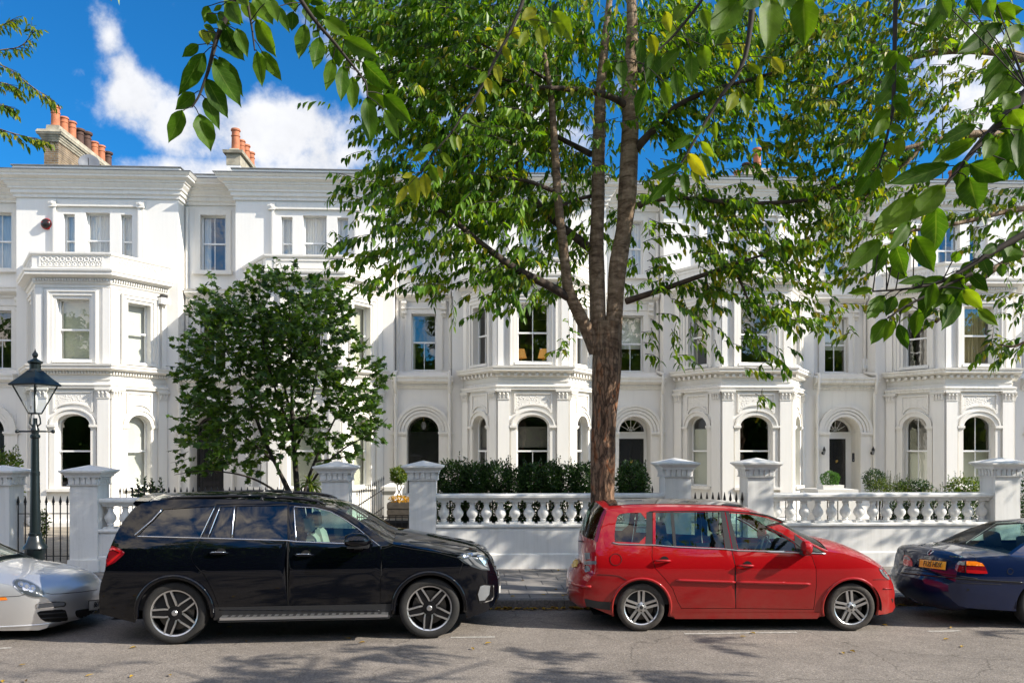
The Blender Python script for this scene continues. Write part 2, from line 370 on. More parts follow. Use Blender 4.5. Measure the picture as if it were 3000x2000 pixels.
class MB:
    def __init__(s): s.v = []; s.f = []; s.uv = None
    def add(s, vs, fs):
        k = len(s.v); s.v += [Vector(v) for v in vs]; s.f += [tuple(k + i for i in f) for f in fs]; return s
    def box(s, x0, x1, y0, y1, z0, z1):
        return s.add([(x0, y0, z0), (x1, y0, z0), (x1, y1, z0), (x0, y1, z0), (x0, y0, z1), (x1, y0, z1), (x1, y1, z1), (x0, y1, z1)],
                     [(0, 3, 2, 1), (4, 5, 6, 7), (0, 1, 5, 4), (1, 2, 6, 5), (2, 3, 7, 6), (3, 0, 4, 7)])
    def obox(s, c, ex, ey, ez, a, b, h):
        """box centred at c with half sizes a,b,h along unit axes"""
        c, ex, ey, ez = Vector(c), Vector(ex), Vector(ey), Vector(ez); vs = []
        for k in (-1, 1):
            for p, q in ((-1, -1), (1, -1), (1, 1), (-1, 1)): vs.append(c + ex * a * p + ey * b * q + ez * h * k)
        return s.add(vs, [(0, 3, 2, 1), (4, 5, 6, 7), (0, 1, 5, 4), (1, 2, 6, 5), (2, 3, 7, 6), (3, 0, 4, 7)])
    def frustum(s, cx, cy, z0, z1, a0, b0, a1, b1):
        vs = [(cx + p * a0, cy + q * b0, z0) for p, q in ((-1, -1), (1, -1), (1, 1), (-1, 1))] + [(cx + p * a1, cy + q * b1, z1) for p, q in ((-1, -1), (1, -1), (1, 1), (-1, 1))]
        return s.add(vs, [(0, 3, 2, 1), (4, 5, 6, 7), (0, 1, 5, 4), (1, 2, 6, 5), (2, 3, 7, 6), (3, 0, 4, 7)])
    def tube(s, pts, rad, n=8, cap=True):
        pts = [Vector(p) for p in pts]; rad = rad if hasattr(rad, '__len__') else [rad] * len(pts)
        k = len(s.v); ref = None
        for i, p in enumerate(pts):
            t = (pts[min(i + 1, len(pts) - 1)] - pts[max(i - 1, 0)])
            t = t.normalized() if t.length > 1e-9 else Vector((0, 0, 1))
            if ref is None:
                ref = Vector((1, 0, 0)) if abs(t.x) < .8 else Vector((0, 1, 0))
            u = (ref - t * ref.dot(t))
            if u.length < 1e-4: u = t.orthogonal()
            u.normalize(); w = t.cross(u); ref = u
            for j in range(n):
                a = 2 * math.pi * j / n; s.v.append(p + (u * math.cos(a) + w * math.sin(a)) * rad[i])
        for i in range(len(pts) - 1):
            for j in range(n):
                a = k + i * n + j; b = k + i * n + (j + 1) % n; s.f.append((a, b, b + n, a + n))
        if cap: s.f.append(tuple(k + j for j in reversed(range(n)))); s.f.append(tuple(k + (len(pts) - 1) * n + j for j in range(n)))
        return s
    def lathe(s, prof, o=(0, 0, 0), axis=(0, 0, 1), n=16, ref=None, rot=0, cap=True):
        """prof: (radius, height along axis)"""
        o = Vector(o); ax = Vector(axis).normalized(); u = (Vector(ref) if ref else ax.orthogonal()).normalized(); w = ax.cross(u); k = len(s.v)
        for r, h in prof:
            for j in range(n):
                a = 2 * math.pi * j / n + rot; s.v.append(o + ax * h + (u * math.cos(a) + w * math.sin(a)) * r)
        for i in range(len(prof) - 1):
            for j in range(n):
                a = k + i * n + j; b = k + i * n + (j + 1) % n; s.f.append((a, b, b + n, a + n))
        if cap and prof[0][0] > 1e-6: s.f.append(tuple(k + j for j in reversed(range(n))))
        if cap and prof[-1][0] > 1e-6: s.f.append(tuple(k + (len(prof) - 1) * n + j for j in range(n)))
        return s
    def sweep(s, path, prof, cap=True, closed=False):
        """path: (x,y) left to right, outward is to the right of travel; prof: (out, z)"""
        P = [Vector((p[0], p[1])) for p in path]; n = len(P); k = len(s.v); q = len(prof)
        for i, p in enumerate(P):
            ds = []
            if i > 0 or closed: ds.append((p - P[i - 1]).normalized())
            if i < n - 1 or closed: ds.append((P[(i + 1) % n] - p).normalized())
            ns = [Vector((d.y, -d.x)) for d in ds]
            m = ns[0] if len(ns) == 1 else (ns[0] + ns[1]) / max(.25, 1 + ns[0].dot(ns[1]))
            for d, z in prof: s.v.append(Vector((p.x + m.x * d, p.y + m.y * d, z)))
        for i in range(n if closed else n - 1):
            for j in range(q - 1):
                a = k + i * q + j; b = k + ((i + 1) % n) * q + j; s.f.append((a, b, b + 1, a + 1))
        if cap and not closed:
            s.f.append(tuple(k + j for j in range(q))); s.f.append(tuple(k + (n - 1) * q + j for j in reversed(range(q))))
        return s
    def panel(s, P0, U, outer, holes=(), depth=0, out=0, rim=0):
        """flat panel in the plane through P0 with horizontal axis U and z up; N points outward (to the right of U).
        holes get reveals of the given depth; out moves it outward; rim>0 closes the outer edge back to the wall"""
        P0 = Vector(P0); U = Vector(U).normalized(); N = Vector((U.y, -U.x, 0))
        V, T = cdt(outer, holes)
        m = lambda p, d: P0 + U * p[0] + Vector((0, 0, p[1])) + N * d
        s.add([m(p, out) for p in V], T)
        if depth:
            for h in holes:
                n = len(h); s.add([m(p, out) for p in h] + [m(p, out - depth) for p in h], [(i, (i + 1) % n, n + (i + 1) % n, n + i) for i in range(n)])
        if rim:
            n = len(outer); s.add([m(p, out) for p in outer] + [m(p, out - rim) for p in outer], [(i, (i + 1) % n, n + (i + 1) % n, n + i) for i in range(n)])
        return s
    def build(s, name, mat, parent=None, smooth=False, loc=None, split=None):
        me = bpy.data.meshes.new(name)
        root = parent
        while root is not None and root.parent is not None: root = root.parent
        if root is not None: o0 = ORIG[root.name]
        else: o0 = Vector(loc) if loc is not None else Vector((0, 0, 0))
        if root is not None and root.rotation_euler.z:
            rm = Matrix.Rotation(-root.rotation_euler.z, 3, 'Z'); vs = [rm @ (v - o0) for v in s.v]
        else: vs = [v - o0 for v in s.v]
        me.from_pydata(vs, [], s.f)
        me.materials.append(mat)
        if s.uv is not None:
            ul = me.uv_layers.new(name='UVMap')
            for lp in me.loops: ul.data[lp.index].uv = s.uv[lp.vertex_index]
        me.validate(); 
        if smooth:
            me.polygons.foreach_set('use_smooth', [True] * len(me.polygons))
            if split: me.set_sharp_from_angle(angle=R(split))
        me.update()
        o = bpy.data.objects.new(name, me); COL.objects.link(o)
        if parent is not None: o.parent = parent
        else: o.location = o0; ORIG[o.name] = Vector(o0)
        return o
def recalc(o):
    bm = bmesh.new(); bm.from_mesh(o.data); bmesh.ops.recalc_face_normals(bm, faces=bm.faces); bm.to_mesh(o.data); bm.free(); return o
def ring_xy(mb, P0, U, outer, inner, out, back):
    """raised frame between two outlines"""
    mb.panel(P0, U, outer, [inner], depth=out - back, out=out, rim=out - back)
def arch(w, z0, zs, rise, n=14, cx=0):
    p = [(cx - w / 2, z0), (cx + w / 2, z0)]
    for i in range(n + 1):
        a = math.pi * i / n; p.append((cx + w / 2 * math.cos(a), zs + rise * math.sin(a)))
    return p
def rect(x0, x1, z0, z1): return [(x0, z0), (x1, z0), (x1, z1), (x0, z1)]
def text_mesh(body, size, extrude=.002, font_scale=(1, 1), align='CENTER'):
    c = bpy.data.curves.new('lettering', 'FONT'); c.body = body; c.size = size; c.extrude = extrude; c.align_x = align; c.align_y = 'CENTER'; c.resolution_u = 3
    o = bpy.data.objects.new('lettering', c); COL.objects.link(o)
    dg = bpy.context.evaluated_depsgraph_get(); dg.update()
    me = bpy.data.meshes.new_from_object(o.evaluated_get(dg)); COL.objects.unlink(o); bpy.data.objects.remove(o)
    vs = [(v.co.x * font_scale[0], v.co.y * font_scale[1], v.co.z) for v in me.vertices]; fs = [tuple(p.vertices) for p in me.polygons]
    bpy.data.meshes.remove(me)
    return vs, fs
def put_text(mb, body, size, c, ex, ey, nrm, lift=.003, scale=(1, 1)):
    vs, fs = text_mesh(body, size, font_scale=scale); c, ex, ey, nrm = Vector(c), Vector(ex), Vector(ey), Vector(nrm)
    mb.add([c + ex * v[0] + ey * v[1] + nrm * (lift + v[2]) for v in vs], fs)
# ---------------------------------------------------------------- ground
KY0, KY1 = 12.55, 12.72      # far kerb
WY = 15.80                   # street face of the garden walls
YB, YU, YR = 24.5, 26.07, 26.7   # bay fronts, upper walls, recesses
mb = MB(); mb.add([(-300, -300, -.03), (300, -300, -.03), (300, 400, -.03), (-300, 400, -.03)], [(0, 1, 2, 3)]); struct(mb.build('ground', M['soil']))
mb = MB(); mb.add([(-150, .9, 0), (150, .9, 0), (150, KY0 + .05, 0), (-150, KY0 + .05, 0)], [(0, 1, 2, 3)]); struct(mb.build('road', M['asphalt']))
mb = MB()
x = -60.0
rk = random.Random(5)
while x < 60:
    l = rk.choice((.9, 1.0, 1.1)); dz = rk.uniform(-.003, .003)
    mb.frustum(x + l / 2, (KY0 + KY1) / 2, -.02, .125 + dz, l / 2 - .004, .085, l / 2 - .004, .08)
    mb.frustum(x + l / 2, (KY0 + KY1) / 2, .125 + dz, .14 + dz, l / 2 - .004, .08, l / 2 - .012, .068)
    x += l
struct(mb.build('kerb', M['kerb']))
mb = MB(); mb.box(-150, 150, KY1 + .002, 19.0, -.02, .136); struct(mb.build('pavement', M['paving']))
mb = MB(); mb.box(-150, 150, -7, .75, -.02, .136); mb.box(-150, 150, .752, .9, -.02, .142); struct(mb.build('pavement', M['paving']))
mb = MB(); mb.box(-60, 60, WY + .36, 40, -.02, .19); struct(mb.build('garden_ground', M['path']))
# parking bay marks
for (p0, p1) in (((1035, 1463.5), (1137, 1462)), ((1572, 1455), (1690, 1453.5)), ((2132, 1449.5), (2206, 1448)), ((-12, 1489), (26, 1487)), ((1690, 1453), (1830, 1451.5))):
    a = ground(*S(*p0)); b = ground(*S(*p1)); d = (b - a).normalized(); w = Vector((-d.y, d.x, 0)) * .035
    mb = MB(); mb.add([a - w, b - w, b + w, a + w], [(0, 1, 2, 3)])
    for v in mb.v: v.z = .004
    struct(mb.build('road_marking', M['line']))

# ---------------------------------------------------------------- terraced houses
C3 = Vector((0, 0, 0))
HB, HA = 2.03, 1.03          # half widths of a bay at the wall and at its front
UH = 2.40                    # half width of the projecting upper wall
def window(root, P0, U, kind, w, z0, z1, rise=0, vbar=False, look='none', inset=.17, vbar_low=None, meet=.5, zs=None):
    """sash window in an opening; kind 'rect' or 'arch'"""
    U = Vector(U).normalized(); N = Vector((U.y, -U.x, 0)); P0 = Vector(P0)
    t = .045
    outl = rect(-w / 2, w / 2, z0, z1) if kind == 'rect' else arch(w, z0, z1 - rise, rise)
    inn = shrink(outl, t)
    mb = MB(); mb.panel(P0 - N * inset, U, outl, [inn], depth=.05)
    zm = z0 + (z1 - z0) * meet
    mb.obox(P0 - N * (inset - .0) + Vector((0, 0, zm)), U, N, UP, w / 2 - t + .004, .03, .024)
    def vb(za, zb, xx=0): mb.obox(P0 - N * (inset + .018) + U * xx + Vector((0, 0, (za + zb) / 2)), U, N, UP, .011, .014, (zb - za) / 2)
    low = vbar if vbar_low is None else vbar_low
    if vbar: vb(zm + .024, z1 - t)
    if low: vb(z0 + t, zm - .024)
    fr = mb.build('window', M['sash'], root)
    mb = MB(); mb.panel(P0 - N * (inset + .022), U, inn); mb.build('pane', M['glass'], fr)
    def sheet(name, mat, x0, x1, za, zb, off=.14, folds=0):
        mb = MB()
        if kind == 'arch' and zb > z1 - rise:
            mb.panel(P0 - N * (inset + off), U, [p for p in shrink(outl, -.02) if True])
        elif folds:
            n = max(6, int((x1 - x0) * 60)); vs = []
            for i in range(n + 1):
                xx = x0 + (x1 - x0) * i / n; d = off + .025 * math.sin(i * 1.3) + .012 * math.sin(i * 2.9)
                vs += [P0 + U * xx - N * (inset + d) + Vector((0, 0, za)), P0 + U * xx - N * (inset + d) + Vector((0, 0, zb))]
            mb.add(vs, [(2 * i, 2 * i + 2, 2 * i + 3, 2 * i + 1) for i in range(n)])
        else: mb.panel(P0 - N * (inset + off), U, rect(x0, x1, za, zb))
        mb.build(name, mat, fr, smooth=bool(folds))
    h = w / 2 + .03
    if look == 'blind': sheet('blind', M['blind'], -h, h, z0 + .05, z1 + .05)
    elif look == 'blind_w': sheet('blind', M['blind_w'], -h, h, z0, z1 + .05)
    elif look == 'net': sheet('net_curtain', M['curtain'], -h, h, z0, z1 + .05, folds=1)
    elif look == 'netside':
        sheet('curtain', M['curtain'], -h, -h + w * .34, z0, z1 + .05, folds=1); sheet('curtain', M['curtain'], h - w * .2, h, z0, z1 + .05, folds=1)
    elif look == 'stripes': sheet('curtain', M['curtain_y'], -h + .2, h - .08, z0, z1 + .05, folds=1, off=.2)
    elif look == 'side': sheet('curtain', M['blind'], -h, -h + w * .16, z0, z1 + .05, folds=1)
    elif look == 'half': sheet('blind', M['blind_d'], -h, h, z0 + (z1 - z0) * .55, z1 - rise * 1.02 if kind == 'arch' else z1 + .05)
    elif look == 'halfw': sheet('blind', M['blind_w'], -h, h, z0 + (z1 - z0) * .42, z1 + .05)
    elif look == 'lowblind': sheet('blind', M['blind'], -h, h, z0, zm + .02)
    elif look == 'frost': sheet('blind', M['blind'], -h, h, z0, zs or (z1 - rise - .05), off=.06)
    return fr
def rectframe(mb, P0, U, x0, x1, z0, z1, wid, out, back=0.0, foot=True):
    """architrave around an opening (no bottom bar)"""
    o = [(x0 - wid, z0), (x0, z0), (x0, z1), (x1, z1), (x1, z0), (x1 + wid, z0), (x1 + wid, z1 + wid), (x0 - wid, z1 + wid)]
    mb.panel(P0, U, o, out=out, rim=out - back)
def archband(mb, P0, U, w, zs, rise, wid, out, back=0, n=18, z0=None):
    o = []
    if z0 is not None: o.append((w / 2 + wid, z0))
    for i in range(n + 1):
        a = math.pi * i / n; o.append(((w / 2 + wid) * math.cos(a), zs + (rise + wid) * math.sin(a)))
    if z0 is not None: o.append((-w / 2 - wid, z0)); o.append((-w / 2, z0))
    for i in range(n + 1):
        a = math.pi * (1 - i / n); o.append((w / 2 * math.cos(a), zs + rise * math.sin(a)))
    if z0 is not None: o.append((w / 2, z0))
    mb.panel(P0, U, o, out=out, rim=out - back)

CORN = [(-.02, 9.98), (.06, 9.98), (.06, 10.06), (.12, 10.10), (.12, 10.20), (.17, 10.22), (.17, 10.27), (.25, 10.36), (.25, 10.40), (.30, 10.42), (.30, 10.47), (.36, 10.50), (.44, 10.53), (.44, 10.585), (.47, 10.60), (.52, 10.66), (.52, 10.685), (-.02, 10.72)]
TOPC = [(-.02, 6.98), (.03, 6.98), (.03, 7.05), (.08, 7.09), (.10, 7.16), (.10, 7.22), (.20, 7.26), (.30, 7.30), (.30, 7.37), (.33, 7.40), (.34, 7.455), (-.02, 7.47)]
STRG = [(-.02, 4.50), (.05, 4.50), (.07, 4.53), (.07, 4.60), (.20, 4.63), (.26, 4.66), (.26, 4.72), (.29, 4.74), (.30, 4.79), (-.02, 4.83)]
FRZ = [(-.02, 4.12), (.10, 4.12), (.10, 4.17), (.13, 4.20), (.13, 4.235), (.04, 4.27), (-.02, 4.27)]
def dentils(mb, path, out, z0, z1, w, step, dep):
    for i in range(len(path) - 1):
        a = Vector((path[i][0], path[i][1], 0)); b = Vector((path[i + 1][0], path[i + 1][1], 0)); d = b - a; L_ = d.length; d.normalize(); nrm = Vector((d.y, -d.x, 0))
        n = int(L_ / step)
        for k in range(n):
            c = a + d * ((k + .5) * L_ / n) + nrm * (out + dep / 2) + Vector((0, 0, (z0 + z1) / 2))
            mb.obox(c, d, nrm, UP, w / 2, dep / 2 + .01, (z1 - z0) / 2)
def console(mb, c, h):
    """scrolled bracket"""
    x, y, z = c
    pr = [(0, 0), (.17, 0), (.18, -.06), (.13, -.13), (.12, -.2), (.09, -.27), (.10, -.33), (.05, -.42), (.0, -.44)]
    k = h / .44
    vs = [(x - .075, y - p * 1.0, z + q * k) for p, q in pr] + [(x + .075, y - p, z + q * k) for p, q in pr]; n = len(pr)
    mb.add(vs, [tuple(range(n)), tuple(reversed(range(n, 2 * n)))] + [(i, n + i, n + (i + 1) % n, (i + 1) % n) for i in range(n)])
    for dz in (-.05, -.2, -.32): mb.obox((x, y - .1, z + dz * k), (1, 0, 0), (0, 1, 0), UP, .085, .085 - .06 * (-dz), .018)
def pilaster(root, P, U, w, z0, z1, out=.07):
    U = Vector(U).normalized(); N = Vector((U.y, -U.x, 0)); P = Vector(P)
    mb = MB()
    mb.obox(P + N * (out / 2) + Vector((0, 0, (z0 + z1) / 2)), U, N, UP, w / 2, out / 2 + .01, (z1 - z0) / 2)
    mb.obox(P + N * (out / 2 + .02) + Vector((0, 0, z0 + .15)), U, N, UP, w / 2 + .03, out / 2 + .012, .15)
    pl = mb.build('pilaster', M['white'], root)
    mb = MB(); zc = z1
    mb.obox(P + N * (out / 2 + .01) + Vector((0, 0, zc + .012)), U, N, UP, w / 2 + .015, out / 2 + .02, .012)
    zt = 4.115
    # carved bell with leaves
    n = max(3, int(w / .085))
    mb.obox(P + N * (out / 2 + .01) + Vector((0, 0, (zc + zt) / 2)), U, N, UP, w / 2 - .01, out / 2 + .012, (zt - zc) / 2 - .03)
    for i in range(n):
        u = -w / 2 + (i + .5) * w / n
        q = P + U * u + N * (out + .02)
        mb.tube([q + Vector((0, 0, zc + .04)), q + N * .012 + Vector((0, 0, zc + .13)), q + N * .045 + Vector((0, 0, zc + .19)), q + N * .05 + Vector((0, 0, zc + .155))], [.022, .03, .024, .012], 6)
    mb.obox(P + N * (out / 2 + .03) + Vector((0, 0, zt - .025)), U, N, UP, w / 2 + .05, out / 2 + .045, .024)
    mb.obox(P + N * (out / 2 + .02) + Vector((0, 0, zt - .065)), U, N, UP, w / 2 + .03, out / 2 + .03, .017)
    mb.build('capital', M['trim'], pl)
def house(k, c, cprev, label, cfg):
    c0 = c; root = thing('terraced_house', label, 'house', (c, YB, 0), 'white stucco terraced houses with bay windows')
    L = cprev + UH; dz = .003 * (k % 3)
    X = Vector((1, 0, 0)); rw = (c - UH) - L; rc = (L + c - UH) / 2       # recess
    g = lambda key, d=None: cfg.get(key, d)
    # --- main walls
    mb = MB(); PU = (c, YU, 0); PR = (rc, YR, 0)
    tri = [rect(-.36, .36, 7.9, 9.55), rect(-1.02, -.68, 7.9, 9.5), rect(.68, 1.02, 7.9, 9.5)]
    mb.panel(PU, X, rect(-UH, UH, .0, 10.0), tri + [rect(-1.85, 1.85, .35, 7.0)], depth=.2)
    mb.panel(PR, X, rect(-rw / 2, rw / 2, 0, 10.0), [rect(-.39, .39, 7.95, 9.69), rect(-.39, .39, 4.87, 6.66), rect(-.52, .52, .95, 3.5)], depth=.2)
    mb.add([(L, YR, 0), (L, YU, 0), (L, YU, 10), (L, YR, 10)], [(0, 1, 2, 3)]); mb.add([(c - UH, YR, 0), (c - UH, YU, 0), (c - UH, YU, 10), (c - UH, YR, 10)], [(0, 3, 2, 1)])
    mb.build('wall', M['white'], root)
    # shell: rear wall, floors, party walls
    mb = MB()
    for z in (.6, 4.62, 7.62, 9.9): mb.box(L + .01, c + UH - .01, YR + .02, 34, z, z + .1)
    mb.box(L + .01, c + UH - .01, 34, 34.2, 0, 9.8); mb.box(L + .005, L + .1, YR + .02, 34, 0, 9.85); mb.box(c + UH - .1, c + UH - .005, YR + .02, 34, 0, 9.85)
    mb.box(rc + rw / 2 + .05, rc + rw / 2 + .15, YR + .02, 34, .1, 9.84)
    for z in (.55, 4.55):   # bay floors and ceilings
        mb.add([(c - HB + .1, YU + .6, z), (c - HA, YB + .12, z), (c + HA, YB + .12, z), (c + HB - .1, YU + .6, z)], [(0, 1, 2, 3)])
    mb.add([(c - HB + .1, YU + .6, 7.0), (c - HA, YB + .12, 7.0), (c + HA, YB + .12, 7.0), (c + HB - .1, YU + .6, 7.0)], [(0, 1, 2, 3)])
    mb.build('interior', M['inside'], root)
    # --- roof, parapet, cornice
    path = [(L, YR), (c - UH, YR), (c - UH, YU), (c + UH, YU), (c + UH, YR)]
    mb = MB(); mb.sweep(path, [(a, b + dz) for a, b in CORN])
    if g('dent', False): dentils(mb, path, .15, 10.11 + dz, 10.2 + dz, .05, .11, .06)
    mb.build('cornice', M['trim'], root)
    mb = MB(); mb.sweep(path, [(.08, 10.72 + dz), (.08, 10.92 + dz), (-.2, 10.92 + dz), (-.2, 10.5)]); mb.build('parapet', M['white'], root)
    mb = MB(); mb.sweep(path, [(.12, 10.915 + dz), (.12, 10.945 + dz), (-.24, 10.95 + dz), (-.24, 10.918 + dz)]); mb.sweep(path, [(.535, 10.675 + dz), (.54, 10.70 + dz), (.07, 10.745 + dz), (.07, 10.725 + dz)])
    mb.build('lead_flashing', M['lead'], root)
    mb = MB(); mb.add([(L, YR + .3, 10.4), (c + UH, YR + .3, 10.4), (c + UH, 31, 10.9), (L, 31, 10.9), (L, 34.2, 9.7), (c + UH, 34.2, 9.7)], [(0, 1, 2, 3), (3, 2, 5, 4)]); mb.build('roof', M['slate'], root)
    # --- second floor windows
    for (x0, w, z1, vb) in ((0, .72, 9.55, True), (-.85, .34, 9.5, False), (.85, .34, 9.5, False)):
        window(root, (c + x0, YU, 0), X, 'rect', w, 7.9, z1, vbar=vb, look=g('top', 'net'))
    mb = MB(); rectframe(mb, PU, X, -1.22, 1.22, 7.6, 9.72, .17, .05); rectframe(mb, PU, X, -1.22, 1.22, 7.6, 9.72, .07, .085, back=.05)
    for s in (-1, 1):
        mb.obox((c + s * 1.30, YU - .06, 9.80), (1, 0, 0), (0, 1, 0), UP, .11, .06, .11); mb.lathe([(.05, 0), (.05, .03), (.02, .04)], (c + s * 1.3, YU - .12, 9.8), (0, -1, 0), 10)
    mb.build('window_surround', M['trim'], root)
    window(root, PR, X, 'rect', .78, 7.95, 9.69, vbar=True, look=g('rtop', 'netside'))
    mb = MB(); rectframe(mb, PR, X, -.39, .39, 7.95, 9.69, .16, .04); mb.box(rc - .6, rc + .6, YR - .16, YR + .02, 7.83, 7.945); mb.build('window_surround', M['trim'], root)
    # --- first floor recess window with hood on consoles
    window(root, PR, X, 'rect', .78, 4.87, 6.66, vbar=g('rbar', False), vbar_low=True, look=g('rfirst', 'side'))
    mb = MB(); rectframe(mb, PR, X, -.39, .39, 4.87, 6.66, .15, .05); rectframe(mb, PR, X, -.54, .54, 4.87, 6.81, .05, .08)
    mb.box(rc - .68, rc + .68, YR - .1, YR + .02, 4.60, 4.86); mb.build('window_surround', M['trim'], root)
    mb = MB(); hw = rw / 2 - .05
    mb.sweep([(rc - hw, YR), (rc + hw, YR)], [(-.01, 7.05), (.05, 7.05), (.08, 7.12), (.2, 7.17), (.27, 7.22), (.27, 7.29), (.31, 7.33), (-.01, 7.38)])
    console(mb, (rc - .62, YR, 7.05), .52); console(mb, (rc + .62, YR, 7.05), .52); mb.build('window_hood', M['trim'], root)
    # --- canted bay
    bp = [(c - HB, YU), (c - HA, YB), (c + HA, YB), (c + HB, YU)]
    faces = []
    for i in range(3):
        a = Vector((bp[i][0], bp[i][1], 0)); b = Vector((bp[i + 1][0], bp[i + 1][1], 0)); faces.append(((a + b) / 2, (b - a).normalized(), (b - a).length))
    mb = MB()
    gw = (.76, .96, .76); fw = (.76, .92, .76); rises = (.32, .33, .32)
    for i, (P, U, wl) in enumerate(faces):
        mb.panel(P, U, rect(-wl / 2, wl / 2, 0, 7.1), [arch(gw[i], 1.27, 3.39 - rises[i], rises[i]), rect(-fw[i] / 2, fw[i] / 2, 4.93, 6.66)], depth=.2)
    bay = mb.build('bay', M['white'], root)
    gl = g('ground', ('none', 'none', 'none')); fl = g('first', ('none', 'none', 'none'))
    for i, (P, U, wl) in enumerate(faces):
        window(root, P, U, 'arch', gw[i], 1.27, 3.39, rise=rises[i], vbar=g('gbar', False), vbar_low=g('gbarl', g('gbar', False)), look=gl[i], zs=3.0)
        window(root, P, U, 'rect', fw[i], 4.93, 6.66, vbar=g('fbar', False), vbar_low=g('fbarl', g('fbar', False)), look=fl[i])
        N = Vector((U.y, -U.x, 0)); mbt = MB()
        # ground: sill, imposts, archivolt, carved spandrel panel
        w = gw[i]
        archband(mbt, P, U, w, 3.39 - rises[i], rises[i], .12, .045); archband(mbt, P, U, w + .24, 3.39 - rises[i], rises[i] + .12, .045, .075)
        for s in (-1, 1):
            mbt.obox(P + U * s * (w / 2 + .10) + N * .04 + Vector((0, 0, 3.05)), U, N, UP, .11, .05, .035); mbt.obox(P + U * s * (w / 2 + .10) + N * .03 + Vector((0, 0, 3.0)), U, N, UP, .09, .035, .02)
            mbt.obox(P + U * s * (w / 2 + .09) + N * .015 + Vector((0, 0, 2.1)), U, N, UP, .075, .02, .88)
        mbt.obox(P + N * .05 + Vector((0, 0, 1.225)), U, N, UP, w / 2 + .2, .09, .04)
        mbt.build('window_surround', M['trim'], root)
        mbt = MB(); pw = 1.12 if i == 1 else .86; zb_ = 3.45
        pan = [(-pw / 2, zb_)]
        for q in range(11):
            a = math.pi * (1 - q / 10); pan.append(((pw / 2 - .06) * math.cos(a), zb_ + .22 * math.sin(a)))
        pan += [(pw / 2, zb_), (pw / 2, 4.04), (-pw / 2, 4.04)]
        inn = shrink(pan, .045)
        if len(inn) == len(pan): mbt.panel(P, U, pan, [inn], depth=.035, out=.045, rim=.045)
        mbt.build('carved_panel', M['trim'], root)
        if len(inn) == len(pan):
            mb2 = MB(); V, T = cdt(inn); rr = random.Random(i + 10 * k)
            mb2.panel(P, U, inn, out=.012)
            for q in range(150 if i == 1 else 100):
                x_ = rr.uniform(-pw / 2 + .05, pw / 2 - .05); z_ = rr.uniform(zb_, 4.0)
                if inpoly((x_, z_), inn) and segdist((x_, z_), inn) > .02: mb2.lathe([(.020, 0), (.013, .005), (.002, .008)], P + U * x_ + N * .012 + Vector((0, 0, z_)), N, 6)
            mb2.build('relief', M['trim'], root)
        # first floor architrave
        mbt = MB(); w = fw[i]; zt = 6.9
        rectframe(mbt, P, U, -w / 2, w / 2, 4.83, 6.66, .09, .03); rectframe(mbt, P, U, -w / 2 - .09, w / 2 + .09, 4.83, 6.75, .10, .07); rectframe(mbt, P, U, -w / 2 - .19, w / 2 + .19, 4.83, 6.85, .035, .10)
        mbt.obox(P + N * .03 + Vector((0, 0, 4.885)), U, N, UP, w / 2 + .08, .06, .04)
        mbt.build('window_surround', M['trim'], root)
    # pilasters at the corners and the wall
    P, U, wl = faces[1]
    for s in (-1, 1): pilaster(root, P + U * s * (wl / 2 - .165), U, .33, .38, 3.83)
    for i in (0, 2):
        P, U, wl = faces[i]; s = 1 if i == 0 else -1
        pilaster(root, P + U * s * (wl / 2 - .17), U, .34, .38, 3.83, out=.066); pilaster(root, P - U * s * (wl / 2 - .16), U, .30, .38, 3.83, out=.066)
    for i in (0, 1, 2):   # first floor corner strips
        P, U, wl = faces[i]; N = Vector((U.y, -U.x, 0))
        for s in (-1, 1): MB().obox(P + U * s * (wl / 2 - .10) + N * .015 + Vector((0, 0, 5.9)), U, N, UP, .10 - .002 * i, .025, 1.07).build('corner_strip', M['white'], root)
    mb = MB(); mb.sweep(bp, [(-.02, .0), (.12, .0), (.12, .30), (.10, .36), (-.02, .38)]); mb.build('plinth', M['white'], root)
    mb = MB(); mb.sweep(bp, FRZ); mb.sweep(bp, STRG); mb.sweep(bp, [(-.02, 4.36), (.03, 4.36), (.03, 4.385), (-.02, 4.385)])
    if g('bigdent', True): dentils(mb, bp, .06, 4.515, 4.60, .085, .19, .1)
    else: dentils(mb, bp, .06, 4.53, 4.595, .04, .085, .05)
    mb.build('string_course', M['trim_dirty'] if g('dirty') else M['trim'], root)
    mb = MB(); mb.sweep(bp, TOPC); dentils(mb, bp, .09, 7.15, 7.215, .035, .075, .05); mb.build('bay_cornice', M['trim'], root)
    # balcony parapet on the bay
    ip = [(c - HB - .12, YU), (c - HA - .06, YB - .11), (c + HA + .06, YB - .11), (c + HB + .12, YU)]
    mb = MB(); mb.sweep(ip, [(.0, 7.455), (.03, 7.455), (.03, 7.52), (0, 7.53), (0, 7.86), (.04, 7.88), (.06, 7.91), (.06, 7.96), (-.14, 7.97), (-.14, 7.455)])
    par = mb.build('balcony_parapet', M['trim'], root)
    mb = MB()
